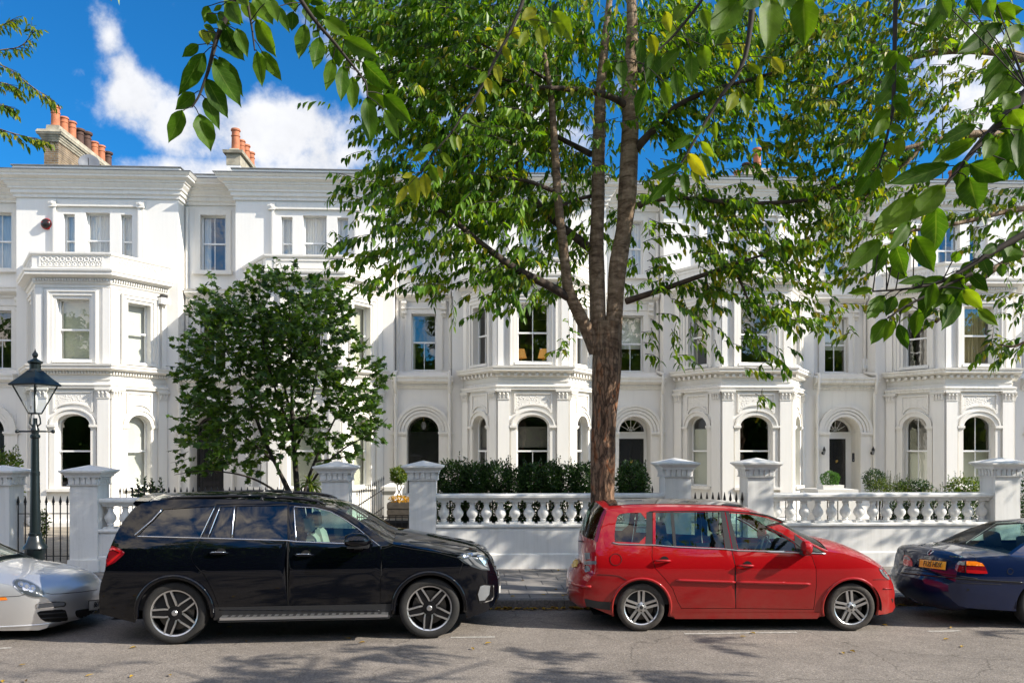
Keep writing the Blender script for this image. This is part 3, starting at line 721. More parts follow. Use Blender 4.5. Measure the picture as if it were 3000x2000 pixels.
    for i in range(3):
        a = Vector((ip[i][0], ip[i][1], 0)); b = Vector((ip[i + 1][0], ip[i + 1][1], 0)); U = (b - a).normalized(); N = Vector((U.y, -U.x, 0)); wl = (b - a).length; P = (a + b) / 2
        ww = wl - .5
        if g('scroll'):
            n = int(ww / .16)
            for q in range(n):
                cc = P + U * (-ww / 2 + (q + .5) * ww / n)
                for zc, rr in ((7.755, .06), (7.62, .036)):
                    pts = [cc + N * .012 + U * rr * math.cos(t * .7854) + Vector((0, 0, zc + rr * math.sin(t * .7854))) for t in range(9)]
                    mb.tube(pts, .016, 5, cap=False)
                mb.lathe([(.03, 0), (.02, .02), (.003, .026)], cc + U * .08 + Vector((0, 0, 7.68)), N, 6)
            ring_xy(mb, P, U, rect(-ww / 2 - .05, ww / 2 + .05, 7.545, 7.85), rect(-ww / 2, ww / 2, 7.565, 7.83), .02, 0)
        elif g('arcade'):
            n = int(ww / .13)
            for q in range(n):
                cc = P + U * (-ww / 2 + (q + .5) * ww / n); pts = [cc + N * .01 + U * .05 * math.cos(t * .5236) + Vector((0, 0, 7.68 + .1 * math.sin(t * .5236))) for t in range(7)]
                mb.tube([pts[0] - Vector((0, 0, .09))] + pts + [pts[-1] - Vector((0, 0, .09))], .014, 5)
        else: ring_xy(mb, P, U, rect(-ww / 2, ww / 2, 7.56, 7.83), rect(-ww / 2 + .05, ww / 2 - .05, 7.61, 7.78), .025, 0)
    mb.build('relief', M['trim'], par)
    # --- porch
    PP = (rc, YU + .004, 0); pw = rw - .012; ow = g('door_w', 1.0); zs = 2.92; ri = ow / 2 * .98
    mb = MB(); mb.panel(PP, X, rect(-pw / 2, pw / 2, 0, 4.35), [arch(ow, 1.0, zs, ri, 18)], depth=.75)
    mb.add([(rc - pw / 2, YU, 4.60), (rc + pw / 2, YU, 4.60), (rc + pw / 2, YR, 4.85), (rc - pw / 2, YR, 4.85)], [(0, 1, 2, 3)])
    mb.add([(rc - pw / 2, YU + .01, .98), (rc + pw / 2, YU + .01, .98), (rc + pw / 2, YR + .5, .98), (rc - pw / 2, YR + .5, .98)], [(0, 1, 2, 3)])
    mb.build('porch', M['cream'] if g('cream') else M['white'], root)
    mb = MB(); cp = [(rc - pw / 2 - .04, YU), (rc + pw / 2 + .04, YU)]
    mb.sweep(cp, [(-.02, 4.25), (.03, 4.25), (.05, 4.31), (.09, 4.33), (.09, 4.39), (.18, 4.43), (.24, 4.47), (.24, 4.54), (.28, 4.58), (.28, 4.63), (-.02, 4.66)])
    dentils(mb, cp, .05, 4.335, 4.385, .03, .065, .05); mb.build('porch_cornice', M['trim_dirty'] if g('dirty') else M['trim'], root)
    mb = MB()
    for w_, o_ in ((0, .03), (.10, .05), (.20, .075), (.29, .10)): archband(mb, PP, X, ow + 2 * w_, zs, ri + w_, .085, o_)
    for s in (-1, 1):
        mb.obox((rc + s * (ow / 2 + .22), YU - .04, zs - .035), (1, 0, 0), (0, 1, 0), UP, .235, .055, .035); mb.obox((rc + s * (ow / 2 + .21), YU - .03, zs - .09), (1, 0, 0), (0, 1, 0), UP, .21, .035, .02)
        mb.obox((rc + s * (ow / 2 + .20), YU - .012, (zs + .9) / 2), (1, 0, 0), (0, 1, 0), UP, .19, .02, (zs - .9) / 2 - .11)
    mb.build('archivolt', M['trim'], root)
    # door
    yd = YU + .62; dm = M[g('door', 'door')]; fr_w = g('door_frame', .0)
    mb = MB(); dw = ow / 2 - .06 - fr_w
    mb.panel((rc, yd, 0), X, arch(ow + .02, .99, zs, ri), [rect(-dw, dw, .99, 2.72), arch(ow - .16, zs + .02, zs + .03, ri - .12)], depth=.06)
    dfm = M['sash'] if g('white_frame') else dm
    df = mb.build('door_frame', dfm, root)
    mb = MB(); mb.panel((rc, yd + .1, 0), X, arch(ow, zs, zs, ri)); mb.build('fanlight', M['glass'], df)
    mb = MB()
    for q in (30, 60, 90, 120, 150): mb.obox((rc + .5 * (ow / 2 - .1) * math.cos(R(q)), yd + .08, zs + .04 + .5 * (ri - .12) * math.sin(R(q))), (math.cos(R(q)), 0, math.sin(R(q))), (0, 1, 0), (-math.sin(R(q)), 0, math.cos(R(q))), .45 * (ow / 2 - .1), .012, .009)
    mb.tube([(rc + .12 * math.cos(R(15 * i)), yd + .075, zs + .05 + .12 * math.sin(R(15 * i))) for i in range(13)], .010, 5); mb.build('fanlight_bars', dfm, df)
    mb = MB(); mb.box(rc - dw, rc + dw, yd + .03, yd + .08, .99, 2.72)
    if g('double', False):
        mb.box(rc - .006, rc + .006, yd + .02, yd + .05, .99, 2.72)
        cols_ = [(-dw + .06, -.05), (.05, dw - .06)]
    else: cols_ = [(-dw + .07, -.04), (.04, dw - .07)]
    for a_, b_ in cols_:
        for z0_, z1_ in ((1.15, 1.75), (1.9, 2.6)):
            ring_xy(mb, (rc, yd + .03, 0), X, rect(a_, b_, z0_, z1_), rect(a_ + .035, b_ - .035, z0_ + .035, z1_ - .035), .014, 0)
    d = mb.build('door', dm, root)
    mb = MB(); mb.lathe([(.0, 0), (.035, .0), (.035, .02), (.02, .03), (.0, .05)], (rc + (.0 if g('double') else .03), yd + .01, 2.0), (0, -1, 0), 10); mb.box(rc - .02, rc + .02, yd - .005, yd + .035, 1.94, 2.02); mb.build('door_knocker', M['brass'], d)
    # steps
    mb = MB()
    for i in range(5): mb.box(rc - .95, rc + .95, YU - .32 * (i + 1) - .0, YU + .0 - .32 * i - .002, .15, .98 - .165 * i)
    mb.build('steps', M['trim'], root)
    # downpipes
    for s, px_ in g('pipes', ()):
        mb = MB(); x_ = px_; y0 = YR - .06; y1 = YU - .10
        if s == 'long': mb.tube([(x_, y0, 9.9), (x_, y0, 5.0), (x_, y0, 4.85), (x_, y1 - .16, 4.72), (x_, y1 - .16, 4.6), (x_, y1 - .1, 4.2), (x_, y1, 4.1), (x_, y1, .3)], .048, 8)
        else: mb.tube([(x_, y1, 4.45), (x_, y1, .3)], .045, 8)
        for z in (1.2, 2.4, 3.6): mb.lathe([(.062, 0), (.062, .09)], (x_, y1, z), (0, 0, 1), 8)
        mb.build('downpipe', M['trim'], root, smooth=True, split=40)
    return root, dict(rc=rc, rw=rw, faces=faces)
def bayc(px): return at(*S(px, 900), YB).x
CENT = [at(*S((87.5 + 249) / 2, 900), YB).x, at(*S(700, 900), YB).x, at(*S((1144 + 1305) / 2, 900), YB).x, at(*S((1654 + 1819) / 2, 900), YB).x, at(*S((2170 + 2326) / 2, 900), YB).x]
CENT = [CENT[0] - 6.5] + CENT + [CENT[-1] + 6.8]
HL = [
 ('white terraced house cut off at the far left edge, with only its side showing', {}),
 ('white house behind the street lamp, scrolled balcony on its bay and a round alarm bell', dict(scroll=1, bigdent=False, first=('blind', 'blind', 'blind_w'), ground=('none', 'none', 'blind_w'), top='net', rtop='net', fbar=False)),
 ('white house half hidden behind the small garden tree, pale blinds in its bay', dict(bigdent=False, top='net', rfirst='none', first=('none', 'none', 'blind'), ground=('none', 'frost', 'blind'), door='door', cream=0)),
 ('white house with double black arched doors and two table lamps in its window', dict(fbar=True, double=1, door_w=.98, first=('none', 'none', 'side'), ground=('half', 'half', 'none'), gbarl=True, pipes=(), rfirst='side', top='net', rtop='net')),
 ('white house behind the thick street tree trunk, with a charcoal door', dict(first=('side', 'side', 'none'), ground=('frost', 'none', 'blind'), door='doorgrey', white_frame=1, door_frame=.03, rfirst='halfw', top='net', rtop='net')),
 ('cream house with a narrow black door between two wall lanterns and gold curtains', dict(dent=1, cream=1, dirty=1, arcade=1, first=('none', 'stripes', 'none'), ground=('lowblind', 'lowblind', 'none'), gbar=True, door_w=1.0, door_frame=.12, white_frame=1, rfirst='halfw', rtop='net', top='netside')),
 ('white terraced house cut off at the far right edge behind the branches', {}),
]
HOUSE = []
for k in range(7):
    cp = CENT[k - 1] if k else CENT[0] - 6.5
    cfg = dict(HL[k][1])
    # downpipes stand at both sides of each porch
    L_ = cp + UH
    cfg['pipes'] = (('long', L_ + .07), ('long', CENT[k] - UH - .07)) if k in (2, 3, 4, 5) else ()
    HOUSE.append(house(k, CENT[k], cp, HL[k][0], cfg))
# ---------------------------------------------------------------- garden walls and piers
PW = .25                     # half width of a pier
def pier_x(px): return at(px, 1500, WY).x
P_R = {'P1': 27, 'P2': 280, 'P3': 1021, 'P4': 1286, 'P5': 2012, 'P6': 2265, 'P7': 2990}
# centre of each pier from one measured edge of its street face
PX = [pier_x(27) - PW, pier_x(204) + PW, pier_x(1021) - PW, pier_x(1195.5) + PW + .02, pier_x(2025) - PW, pier_x(2191) + PW, pier_x(2916) + PW]
PZ = [-.13, -.13, -.06, -.05, 0, 0, 0]
PLAB = ['white garden pier at the left edge, partly behind the street lamp post', 'white garden pier between the iron gate and the black car, with pyramid cap',
        'white garden pier just behind the black car beside the small garden tree', 'white garden pier at the near end of the balustrade with the hedge',
        'white garden pier to the right of the street tree, behind the red car roof', 'white garden pier right of the spear railings, above the red car bonnet',
        'white garden pier at the right edge, behind the dark blue car']
for i, x in enumerate(PX):
    z = PZ[i]; y0 = WY; cy = WY + PW; t = thing('garden_pier', PLAB[i], 'pier', (x, cy, .136), 'white stucco piers along the pavement')
    mb = MB(); mb.box(x - PW, x + PW, y0, y0 + 2 * PW, .12, 1.90 + z); mb.frustum(x, cy, .12, .36, PW + .03, PW + .03, PW + .03, PW + .03); mb.build('shaft', M['gwall'], t)
    mb = MB(); mb.frustum(x, cy, 1.855 + z, 1.875 + z, PW + .035, PW + .035, PW + .04, PW + .04)
    mb.frustum(x, cy, 1.875 + z, 2.005 + z, PW + .01, PW + .01, PW + .02, PW + .02)
    n = 5
    for s, ax in ((-1, 0), (1, 0), (-1, 1), (1, 1)):
        for q in range(n):
            u = -PW + (q + .5) * 2 * PW / n
            c_ = (x + u, cy + s * (PW + .022), 1.94 + z) if ax == 0 else (x + s * (PW + .022), cy + u, 1.94 + z)
            e = (1, 0, 0) if ax == 0 else (0, 1, 0); e2 = (0, 1, 0) if ax == 0 else (1, 0, 0)
            mb.obox(c_, e, e2, UP, PW / n - .012, .012, .06); mb.obox((c_[0] + (0 if ax == 0 else s * .012), c_[1] + (s * .012 if ax == 0 else 0), c_[2] + .045), e, e2, UP, PW / n - .012, .014, .014)
    mb.build('capital', M['gwall'], t)
    mb = MB(); mb.frustum(x, cy, 2.003 + z, 2.045 + z, PW + .06, PW + .06, PW + .07, PW + .07); mb.frustum(x, cy, 2.045 + z, 2.10 + z, PW + .075, PW + .075, PW + .135, PW + .135)
    mb.frustum(x, cy, 2.10 + z, 2.13 + z, PW + .145, PW + .145, PW + .145, PW + .145); mb.frustum(x, cy, 2.13 + z, 2.225 + z, PW + .145, PW + .145, .01, .01); mb.build('cap', M['gwall'], t)
BAL = [(.062, 0), (.062, .03), (.05, .035), (.05, .06), (.058, .075), (.045, .09), (.06, .115), (.088, .16), (.094, .20), (.084, .24), (.056, .285), (.042, .32), (.042, .36), (.055, .37), (.055, .385), (.045, .39), (.060, .42), (.075, .435), (.075, .45)]
BALM = None
def balustrade(x0, x1, z, label, step):
    global BALM
    cx = (x0 + x1) / 2; cy = WY + PW - .02; t = thing('balustrade_wall', label, 'garden wall', (cx, cy, .136), 'white balustraded garden walls')
    mb = MB(); mb.box(x0, x1, cy - .19, cy + .19, .12, .885 + z); mb.frustum(cx, cy, .12, .40, (x1 - x0) / 2, .215, (x1 - x0) / 2, .215); mb.frustum(cx, cy, .40, .425, (x1 - x0) / 2, .215, (x1 - x0) / 2, .195); mb.build('wall', M['gwall'], t)
    mb = MB(); prof = [(-.01, 0), (.0, .0), (.02, .01), (.02, .04), (.005, .06), (.005, .085), (-.01, .085)]
    def rail(zb, hw, h, mat, name, lip):
        m_ = MB(); p = [(hw, 0), (hw, h * .25), (hw + lip, h * .45), (hw + lip, h * .8), (hw + lip * .6, h), (-hw - lip * .6, h), (-hw - lip, h * .8), (-hw - lip, h * .45), (-hw, h * .25), (-hw, 0)]
        vs = [(x0, cy + a, zb + b) for a, b in p] + [(x1, cy + a, zb + b) for a, b in p]; n = len(p)
        m_.add(vs, [tuple(range(n)), tuple(reversed(range(n, 2 * n)))] + [(i, n + i, n + (i + 1) % n, (i + 1) % n) for i in range(n)]); m_.build(name, mat, t)
    rail(.885 + z, .17, .09, M['gwall'], 'base_rail', .055); rail(1.425 + z, .13, .115, M['gwall'], 'top_rail', .07)
    n = int(round((x1 - x0) / step)); 
    for i in range(n):
        bx = x0 + (i + .5) * (x1 - x0) / n
        if BALM is None:
            m_ = MB(); m_.lathe([(r * 1.14, z) for r, z in BAL], (0, 0, 0), n=14); m_.box(-.10, .10, -.10, .10, -.002, .035); m_.box(-.104, .104, -.104, .104, .415, .452)
            o = m_.build('baluster', M['gwall'], None, smooth=True, split=35); BALM = o.data
        else:
            o = bpy.data.objects.new('baluster', BALM); COL.objects.link(o)
        o.parent = t; o.location = (bx - cx, 0, .974 + z - .136)
balustrade(PX[1] + PW + .002, PX[2] - PW - .002, -.06, 'white balustrade wall mostly hidden behind the black car', .27)
balustrade(PX[3] + PW + .002, PX[4] - PW - .002, 0, 'long white balustrade wall with clipped hedge behind, between the two big cars', .264)
balustrade(PX[5] + PW + .002, PX[6] - PW - .002, 0, 'white balustrade wall between the red car and the blue car', .276)

# ---------------------------------------------------------------- iron railings and gates
def railing(name, label, cat, a, b, z0, z1, step, group=None, r=.011, spear=.15, rails=(.1, .85), dz=0, blunt=False):
    a = Vector((a[0], a[1], 0)); b = Vector((b[0], b[1], 0)); d = b - a; L_ = d.length; d.normalize(); nn = Vector((-d.y, d.x, 0))
    t = thing(name, label, cat, ((a.x + b.x) / 2, (a.y + b.y) / 2, z0), group)
    n = int(L_ / step); mb = MB()
    for i in range(n + 1):
        p = a + d * (L_ * i / n) ; zz = dz * i / n
        q = p + Vector((0, 0, z0 + zz)); h = z1 - z0 - spear
        mb.tube([q, q + UP * h], r, 6)
        if not blunt: mb.lathe([(r, 0), (r * 1.9, .015), (r * 1.2, .03), (r * 2.4, .055), (r * .4, spear), (0, spear + .002)], q + UP * h, n=6)
    mb.build('bars', M['iron'], t, smooth=True, split=50)
    for k_ in rails:
        zc = z0 + (z1 - z0 - spear) * k_
        MB().obox((a + b) / 2 + Vector((0, 0, zc + dz / 2)), (d + Vector((0, 0, dz / L_))).normalized(), nn, UP, L_ / 2, .014, .008).build('rail', M['iron'], t)
    return t
railing('iron_gate', 'black iron gate with spear tips between two white piers beside the street lamp', 'gate', (PX[0] + PW + .03, WY + .25), (PX[1] - PW - .03, WY + .25), .30, 1.52, .117, r=.012, spear=.17)
railing('iron_gate', 'black iron gate with spear tips showing above the red car roof', 'gate', (PX[4] + PW + .03, WY + .25), (PX[5] - PW - .03, WY + .25), .22, 1.56, .112, r=.012, spear=.20)
railing('iron_railing', 'row of small black spear tips showing over the balustrade left of the garden tree', 'railing', (PX[1] + PW + .1, WY + .75), (PX[2] - PW - .4, WY + .75), .19, 1.66, .115, r=.010, spear=.14)
railing('iron_railing', 'short row of black spear tips over the balustrade beside the street tree', 'railing', (pier_x(1890), WY + .9), (PX[4] - PW - .05, WY + .9), .19, 1.66, .12, r=.010, spear=.14)
railing('iron_railing', 'thin black railing climbing beside the path behind the black car windscreen', 'railing', (at(1046, 1450, 17.0).x, 17.0), (at(1124, 1430, 19.6).x, 19.6), .5, 1.55, .19, r=.007, spear=.12, dz=.22, rails=(.35, .8))
railing('iron_gate', 'low plain black iron gate across the path left of the hedge pier', 'gate', (PX[2] + PW + .1, WY + .5), (PX[3] - PW - .05, WY + .5), .2, 1.12, .11, r=.009, spear=.0, rails=(.12, .5, .96), blunt=True)
railing('iron_railing', 'tall thin black bars seen through the balustrade right of the red car', 'railing', (PX[5] + PW + .05, WY + .62), (PX[5] + 2.2, WY + .62), .19, 1.36, .21, r=.011, spear=.0, rails=(.1, .62), blunt=True)
# dark bin behind the low gate
t = thing('rubbish_bin', 'black bin standing inside the low gate behind the black car bonnet', 'bin', (at(1161, 1570, 16.6).x, 16.7, .19))
x = at(1161, 1570, 16.6).x
mb = MB(); mb.frustum(x, 16.75, .19, .95, .19, .19, .235, .235); mb.build('body', M['iron'], t)
mb = MB(); mb.frustum(x, 16.75, .952, 1.0, .25, .25, .24, .24); mb.build('lid', M['iron'], t)
# stone scroll pier by the steps
t = thing('step_pier', 'white stepped stone wall end beside the house path, with moulded cap', 'pier', (at(1138, 1500, 20.8).x, 21.2, .19))
x = at(1138, 1500, 20.8).x
MB().box(x - .14, x + .14, 20.8, 23.2, .19, 1.28).build('shaft', M['white'], t)
mb = MB(); mb.frustum(x, 22.0, 1.28, 1.36, .15, 1.21, .19, 1.25); mb.frustum(x, 22.0, 1.362, 1.46, .19, 1.25, .19, 1.25); mb.build('cap', M['white'], t)
# ---------------------------------------------------------------- street lamp
lx = at(103, 1400, 13.0).x; ly = 13.0
t = thing('street_lamp', 'dark green cast iron street lamp with a tapered glass lantern', 'street lamp', (lx, ly, .136))
mb = MB(); mb.lathe([(r * .80, z) for r, z in [(.19, .136), (.19, .22), (.165, .24), (.16, .80), (.175, .82), (.175, .90)]], (lx, ly, 0), n=8, rot=R(22.5))
mb.lathe([(r * 1.0, z) for r, z in [(.17, .90), (.165, .93), (.125, .98), (.10, 1.05), (.085, 1.09), (.092, 1.10), (.092, 1.13), (.075, 1.14), (.062, 2.0), (.060, 2.02)]], (lx, ly, 0), n=16)
mb.lathe([(r * 1.0, z) for r, z in [(.066, 2.0), (.066, 2.05), (.057, 2.06), (.052, 2.55), (.07, 2.57), (.07, 2.60), (.05, 2.62), (.05, 2.66), (.06, 2.68), (.045, 2.72), (.03, 2.78), (.03, 2.86)]], (lx, ly, 0), n=16)
mb.build('post', M['lamppaint'], t, smooth=True, split=40)
mb = MB(); dx = Vector((math.cos(R(8)), math.sin(R(8)), 0)); c_ = Vector((lx, ly, 2.66))
mb.tube([c_ - dx * .24, c_ + dx * .24], .013, 8)
for s in (-1, 1): mb.lathe([(0, -.03), (.024, -.02), (.03, 0), (.024, .02), (0, .03)], c_ + dx * .25 * s, dx, 8)
mb.build('ladder_bar', M['lamppaint'], t, smooth=True)
def hexr(r, z, n=4, rot=R(25)): return [Vector((lx + r * math.cos(2 * math.pi * i / n + rot), ly + r * math.sin(2 * math.pi * i / n + rot), z)) for i in range(n)]
lo = hexr(.085, 2.93); hi = hexr(.30, 3.36); mb = MB()
for i in range(4):
    mb.tube([lo[i], hi[i]], .012, 6); mb.tube([lo[i], lo[(i + 1) % 4]], .012, 6); mb.tube([hi[i], hi[(i + 1) % 4]], .014, 6)
    mid = (lo[i] + lo[(i + 1) % 4]) / 2
    mb.tube([Vector((lx, ly, 2.72)) + (mid - Vector((lx, ly, 2.93))) * .4, Vector((lx, ly, 2.78)) + (mid - Vector((lx, ly, 2.93))) * 1.7, Vector((lx, ly, 2.86)) + (mid - Vector((lx, ly, 2.93))) * 1.5, mid], .010, 6)
lan = mb.build('lantern_frame', M['lamppaint'], t)
M['lampglass'] = glassmat('lantern_glass', (.93, .95, .95), 1.0, base=.02)
for i in range(4):
    j = (i + 1) % 4; MB().add([lo[i], lo[j], hi[j], hi[i]], [(0, 1, 2, 3)]).build('pane', M['lampglass'], lan)
mb = MB(); a_ = hexr(.345, 3.345); b_ = hexr(.355, 3.365); c2 = hexr(.23, 3.46); d_ = hexr(.10, 3.58)
for p, q in ((a_, b_), (b_, c2), (c2, d_)):
    mb.add(p + q, [(i, (i + 1) % 4, 4 + (i + 1) % 4, 4 + i) for i in range(4)])
mb.add(a_, [(3, 2, 1, 0)])
mb.lathe([(.10, 3.56), (.078, 3.60), (.078, 3.67), (.105, 3.69), (.105, 3.71), (.055, 3.74), (.034, 3.75), (.024, 3.77), (.042, 3.80), (.038, 3.83), (.015, 3.86), (.0, 3.91)], (lx, ly, 0), n=12)
mb.build('lantern_roof', M['lamppaint'], t)
mb = MB(); mb.lathe([(.015, 2.95), (.02, 3.0), (.035, 3.08), (.035, 3.16), (.02, 3.22), (0, 3.24)], (lx, ly, 0), n=12); mb.build('bulb', pbr('frosted_bulb', (.75, .76, .72), .3), lan, smooth=True)

# ---------------------------------------------------------------- chimneys (stacks run back along the party walls)
def chimney(px0, px1, ytop, y0, y1, label, cols, ztop):
    x0 = at(px0, 480, y0).x; x1 = at(px1, 480, y0).x; cx = (x0 + x1) / 2
    t = thing('chimney_stack', label, 'chimney', (cx, (y0 + y1) / 2, 10.0), 'chimney stacks on the party walls')
    h = (x1 - x0) / 2; m_ = M['brick'] if cols['brick'] else M['white']; ym = (y0 + y1) / 2; d = (y1 - y0) / 2
    MB().frustum(cx, ym, 9.9, ztop - .62, h, d, h, d).build('shaft', m_, t)
    mb = MB(); z = ztop - .62
    if cols['brick']:
        for i, (e, hh) in enumerate(((.03, .07), (.07, .07), (.11, .07), (.17, .07))): mb.frustum(cx, ym, z, z + hh, h + e, d + e, h + e + .02, d + e + .02); z += hh + .001
        mb.frustum(cx, ym, z, z + .10, h + .2, d + .2, h + .16, d + .16); z += .101; mb.frustum(cx, ym, z, ztop, h - .02, d - .05, h - .03, d - .1)
    else:
        mb.frustum(cx, ym, z, z + .40, h + .01, d + .01, h + .01, d + .01); mb.frustum(cx, ym, z + .401, ztop - .12, h + .1, d + .1, h + .12, d + .12); mb.frustum(cx, ym, ztop - .119, ztop, h - .0, d - .05, h - .08, d - .1)
    mb.build('cap', M['stone'], t)
    for i in range(cols['n']):
        y = y0 + .3 + (y1 - y0 - .6) * i / max(1, cols['n'] - 1); kind = cols['kinds'][i % len(cols['kinds'])]
        hh = (.78, .62, .70, .66)[i % 4] * cols.get('ph', 1); r_ = .145
        pr = [(r_ + .03, -.02), (r_ + .025, .04), (r_, .06), (r_ - .008, hh * .62), (r_ + .012, hh * .64), (r_ + .012, hh * .68), (r_ - .01, hh * .7), (r_ - .012, hh * .88), (r_ + .022, hh * .9), (r_ + .022, hh * .95), (r_ + .005, hh), (r_ - .03, hh), (r_ - .03, hh - .15)]
        if kind == 's': pr[-5:] = [(r_ + .03, hh * .84), (r_ + .05, hh * .88), (r_ + .05, hh * .97), (r_ + .02, hh), (r_ - .03, hh - .1)]
        o = MB().lathe(pr, (cx, y, ztop), n=14).build('chimney_pot', M['soot'] if kind == 's' else M['terracotta'], t, smooth=True, split=40)
chimney(129, 171, 0, 29.6, 34.4, 'long stone chimney stack with a receding row of orange pots at the left', dict(brick=1, n=8, kinds='tttsstts', ph=.92), 13.55)
chimney(664, 703, 0, 29.6, 32.2, 'short chimney stack with four orange pots left of the street tree', dict(brick=0, n=4, kinds='tttt', ph=.95), 12.85)
chimney(2190, 2262, 0, 30.0, 34.0, 'dark brick chimney stack seen through the leaves at the upper right', dict(brick=1, n=4, kinds='tsts'), 12.6)
chimney(2760, 2850, 0, 30.0, 34.0, 'brick chimney stack under the big leaves near the right edge', dict(brick=1, n=4, kinds='tsts'), 11.9)
# ---------------------------------------------------------------- cars
def carpaint(name, col, metal=0.0, rough=.35, coat=1.0, flake=0, spec=.5, dirt=0):
    m, nt, b = newmat(name)
    b.inputs['Base Color'].default_value = (*col, 1); b.inputs['Metallic'].default_value = metal; b.inputs['Roughness'].default_value = rough; b.inputs['Coat Weight'].default_value = coat; b.inputs['Coat Roughness'].default_value = .02; b.inputs['Specular IOR Level'].default_value = spec
    if dirt:      # road dust on the lower panels
        N, L = nt.nodes, nt.links; tc = N.new('ShaderNodeTexCoord'); sp = N.new('ShaderNodeSeparateXYZ'); L.new(tc.outputs['Object'], sp.inputs[0])
        nz = N.new('ShaderNodeTexNoise'); nz.inputs['Scale'].default_value = 7; nz.inputs['Detail'].default_value = 8; L.new(tc.outputs['Object'], nz.inputs['Vector'])
        mr = N.new('ShaderNodeMapRange'); L.new(sp.outputs[2], mr.inputs[0]); mr.inputs[1].default_value = .2; mr.inputs[2].default_value = .75; mr.inputs[3].default_value = dirt; mr.inputs[4].default_value = 0
        mu = N.new('ShaderNodeMath'); mu.operation = 'MULTIPLY'; L.new(mr.outputs[0], mu.inputs[0]); L.new(nz.outputs[0], mu.inputs[1])
        mx = N.new('ShaderNodeMixRGB'); mx.inputs[1].default_value = (*col, 1); mx.inputs[2].default_value = (.17, .12, .085, 1); L.new(mu.outputs[0], mx.inputs[0]); L.new(mx.outputs[0], b.inputs['Base Color'])
        m2 = N.new('ShaderNodeMapRange'); L.new(mu.outputs[0], m2.inputs[0]); m2.inputs[3].default_value = coat; m2.inputs[4].default_value = coat * .2; L.new(m2.outputs[0], b.inputs['Coat Weight'])
    return m
M['paint_black'] = carpaint('black_car_paint', (.0015, .002, .004), 0, .3, spec=0)
M['paint_red'] = carpaint('red_car_paint', (.33, .002, .005), 0, .40, dirt=.5, spec=.1)
M['paint_blue'] = carpaint('dark_blue_car_paint', (.003, .011, .048), .3, .3, spec=.1)
M['paint_silver'] = carpaint('silver_car_paint', (.78, .785, .79), .8, .40)
M['gap'] = pbr('dark_recess', (.004, .004, .004), .9)
M['rubber'] = pbr('tyre_rubber', (.022, .021, .02), .8, var=.3, vscale=30, bump=.15)
M['rubberdust'] = pbr('dusty_tyre_rubber', (.060, .052, .045), .88, var=.35, vscale=20, bump=.15)
M['alloy'] = pbr('alloy_wheel', (.62, .62, .62), .28, metal=.9)
M['alloyd'] = pbr('dark_alloy', (.02, .02, .022), .3, metal=.6)
M['disc'] = pbr('brake_disc', (.10, .095, .09), .4, metal=.8)
M['chrome'] = pbr('chrome', (.75, .76, .78), .08, metal=1)
M['plastic'] = pbr('black_plastic', (.018, .018, .019), .5)
M['plasticg'] = pbr('gloss_black_trim', (.008, .008, .009), .12)
M['carglass'] = glassmat('car_glass', (.55, .70, .65), .9, base=.025)
M['tintglass'] = glassmat('privacy_glass', (.03, .035, .045), 1.3, base=.03)
M['carint'] = pbr('dark_car_interior', (.022, .022, .024), .8)
M['seat_l'] = pbr('light_leather', (.55, .54, .47), .6)
M['seat_d'] = pbr('dark_seat_cloth', (.03, .03, .032), .9)
M['redlens'] = pbr('red_lens', (.42, .008, .012), .12, coat=1)
M['redlens_d'] = pbr('deep_red_lens', (.16, .004, .010), .12, coat=1)
M['orangelens'] = pbr('orange_lens', (.80, .20, .01), .12, coat=1)
M['clearlens'] = pbr('clear_lens', (.20, .21, .22), .2, metal=.2, coat=.6)
M['lampin'] = pbr('lamp_reflector', (.75, .77, .8), .15, metal=.9)
M['lampdark'] = pbr('lamp_housing', (.05, .06, .07), .25, coat=1)
M['plate_y'] = pbr('yellow_plate', (.75, .42, .015), .4, coat=.5)
M['plate_w'] = pbr('white_plate', (.72, .72, .70), .4, coat=.5)
M['ink'] = pbr('black_lettering', (.01, .01, .01), .5)
M['dustroof'] = pbr('dark_roof_glass', (.03, .02, .02), .08, coat=1)

def lerp_tab(tab, x):
    if x <= tab[0][0]: return tab[0][1]
    for (a, va), (b, vb) in zip(tab, tab[1:]):
        if x <= b:
            t = (x - a) / (b - a); t2 = t * t * (3 - 2 * t) if False else t
            return va + (vb - va) * t2
    return tab[-1][1]
def smooth_tab(tab, n=3):
    """fine resample of a table through Catmull-Rom for smooth panels"""
    out = []
    for i in range(len(tab) - 1):
        p0 = tab[max(i - 1, 0)]; p1 = tab[i]; p2 = tab[i + 1]; p3 = tab[min(i + 2, len(tab) - 1)]
        for k in range(12):
            t = k / 12; x = p1[0] + (p2[0] - p1[0]) * t
            m1 = (p2[1] - p0[1]) / max(1e-6, p2[0] - p0[0]) * (p2[0] - p1[0]); m2 = (p3[1] - p1[1]) / max(1e-6, p3[0] - p1[0]) * (p2[0] - p1[0])
            h = (2 * t ** 3 - 3 * t * t + 1) * p1[1] + (t ** 3 - 2 * t * t + t) * m1 + (-2 * t ** 3 + 3 * t * t) * p2[1] + (t ** 3 - t * t) * m2
            out.append((x, h))
    out.append(tab[-1]); return out
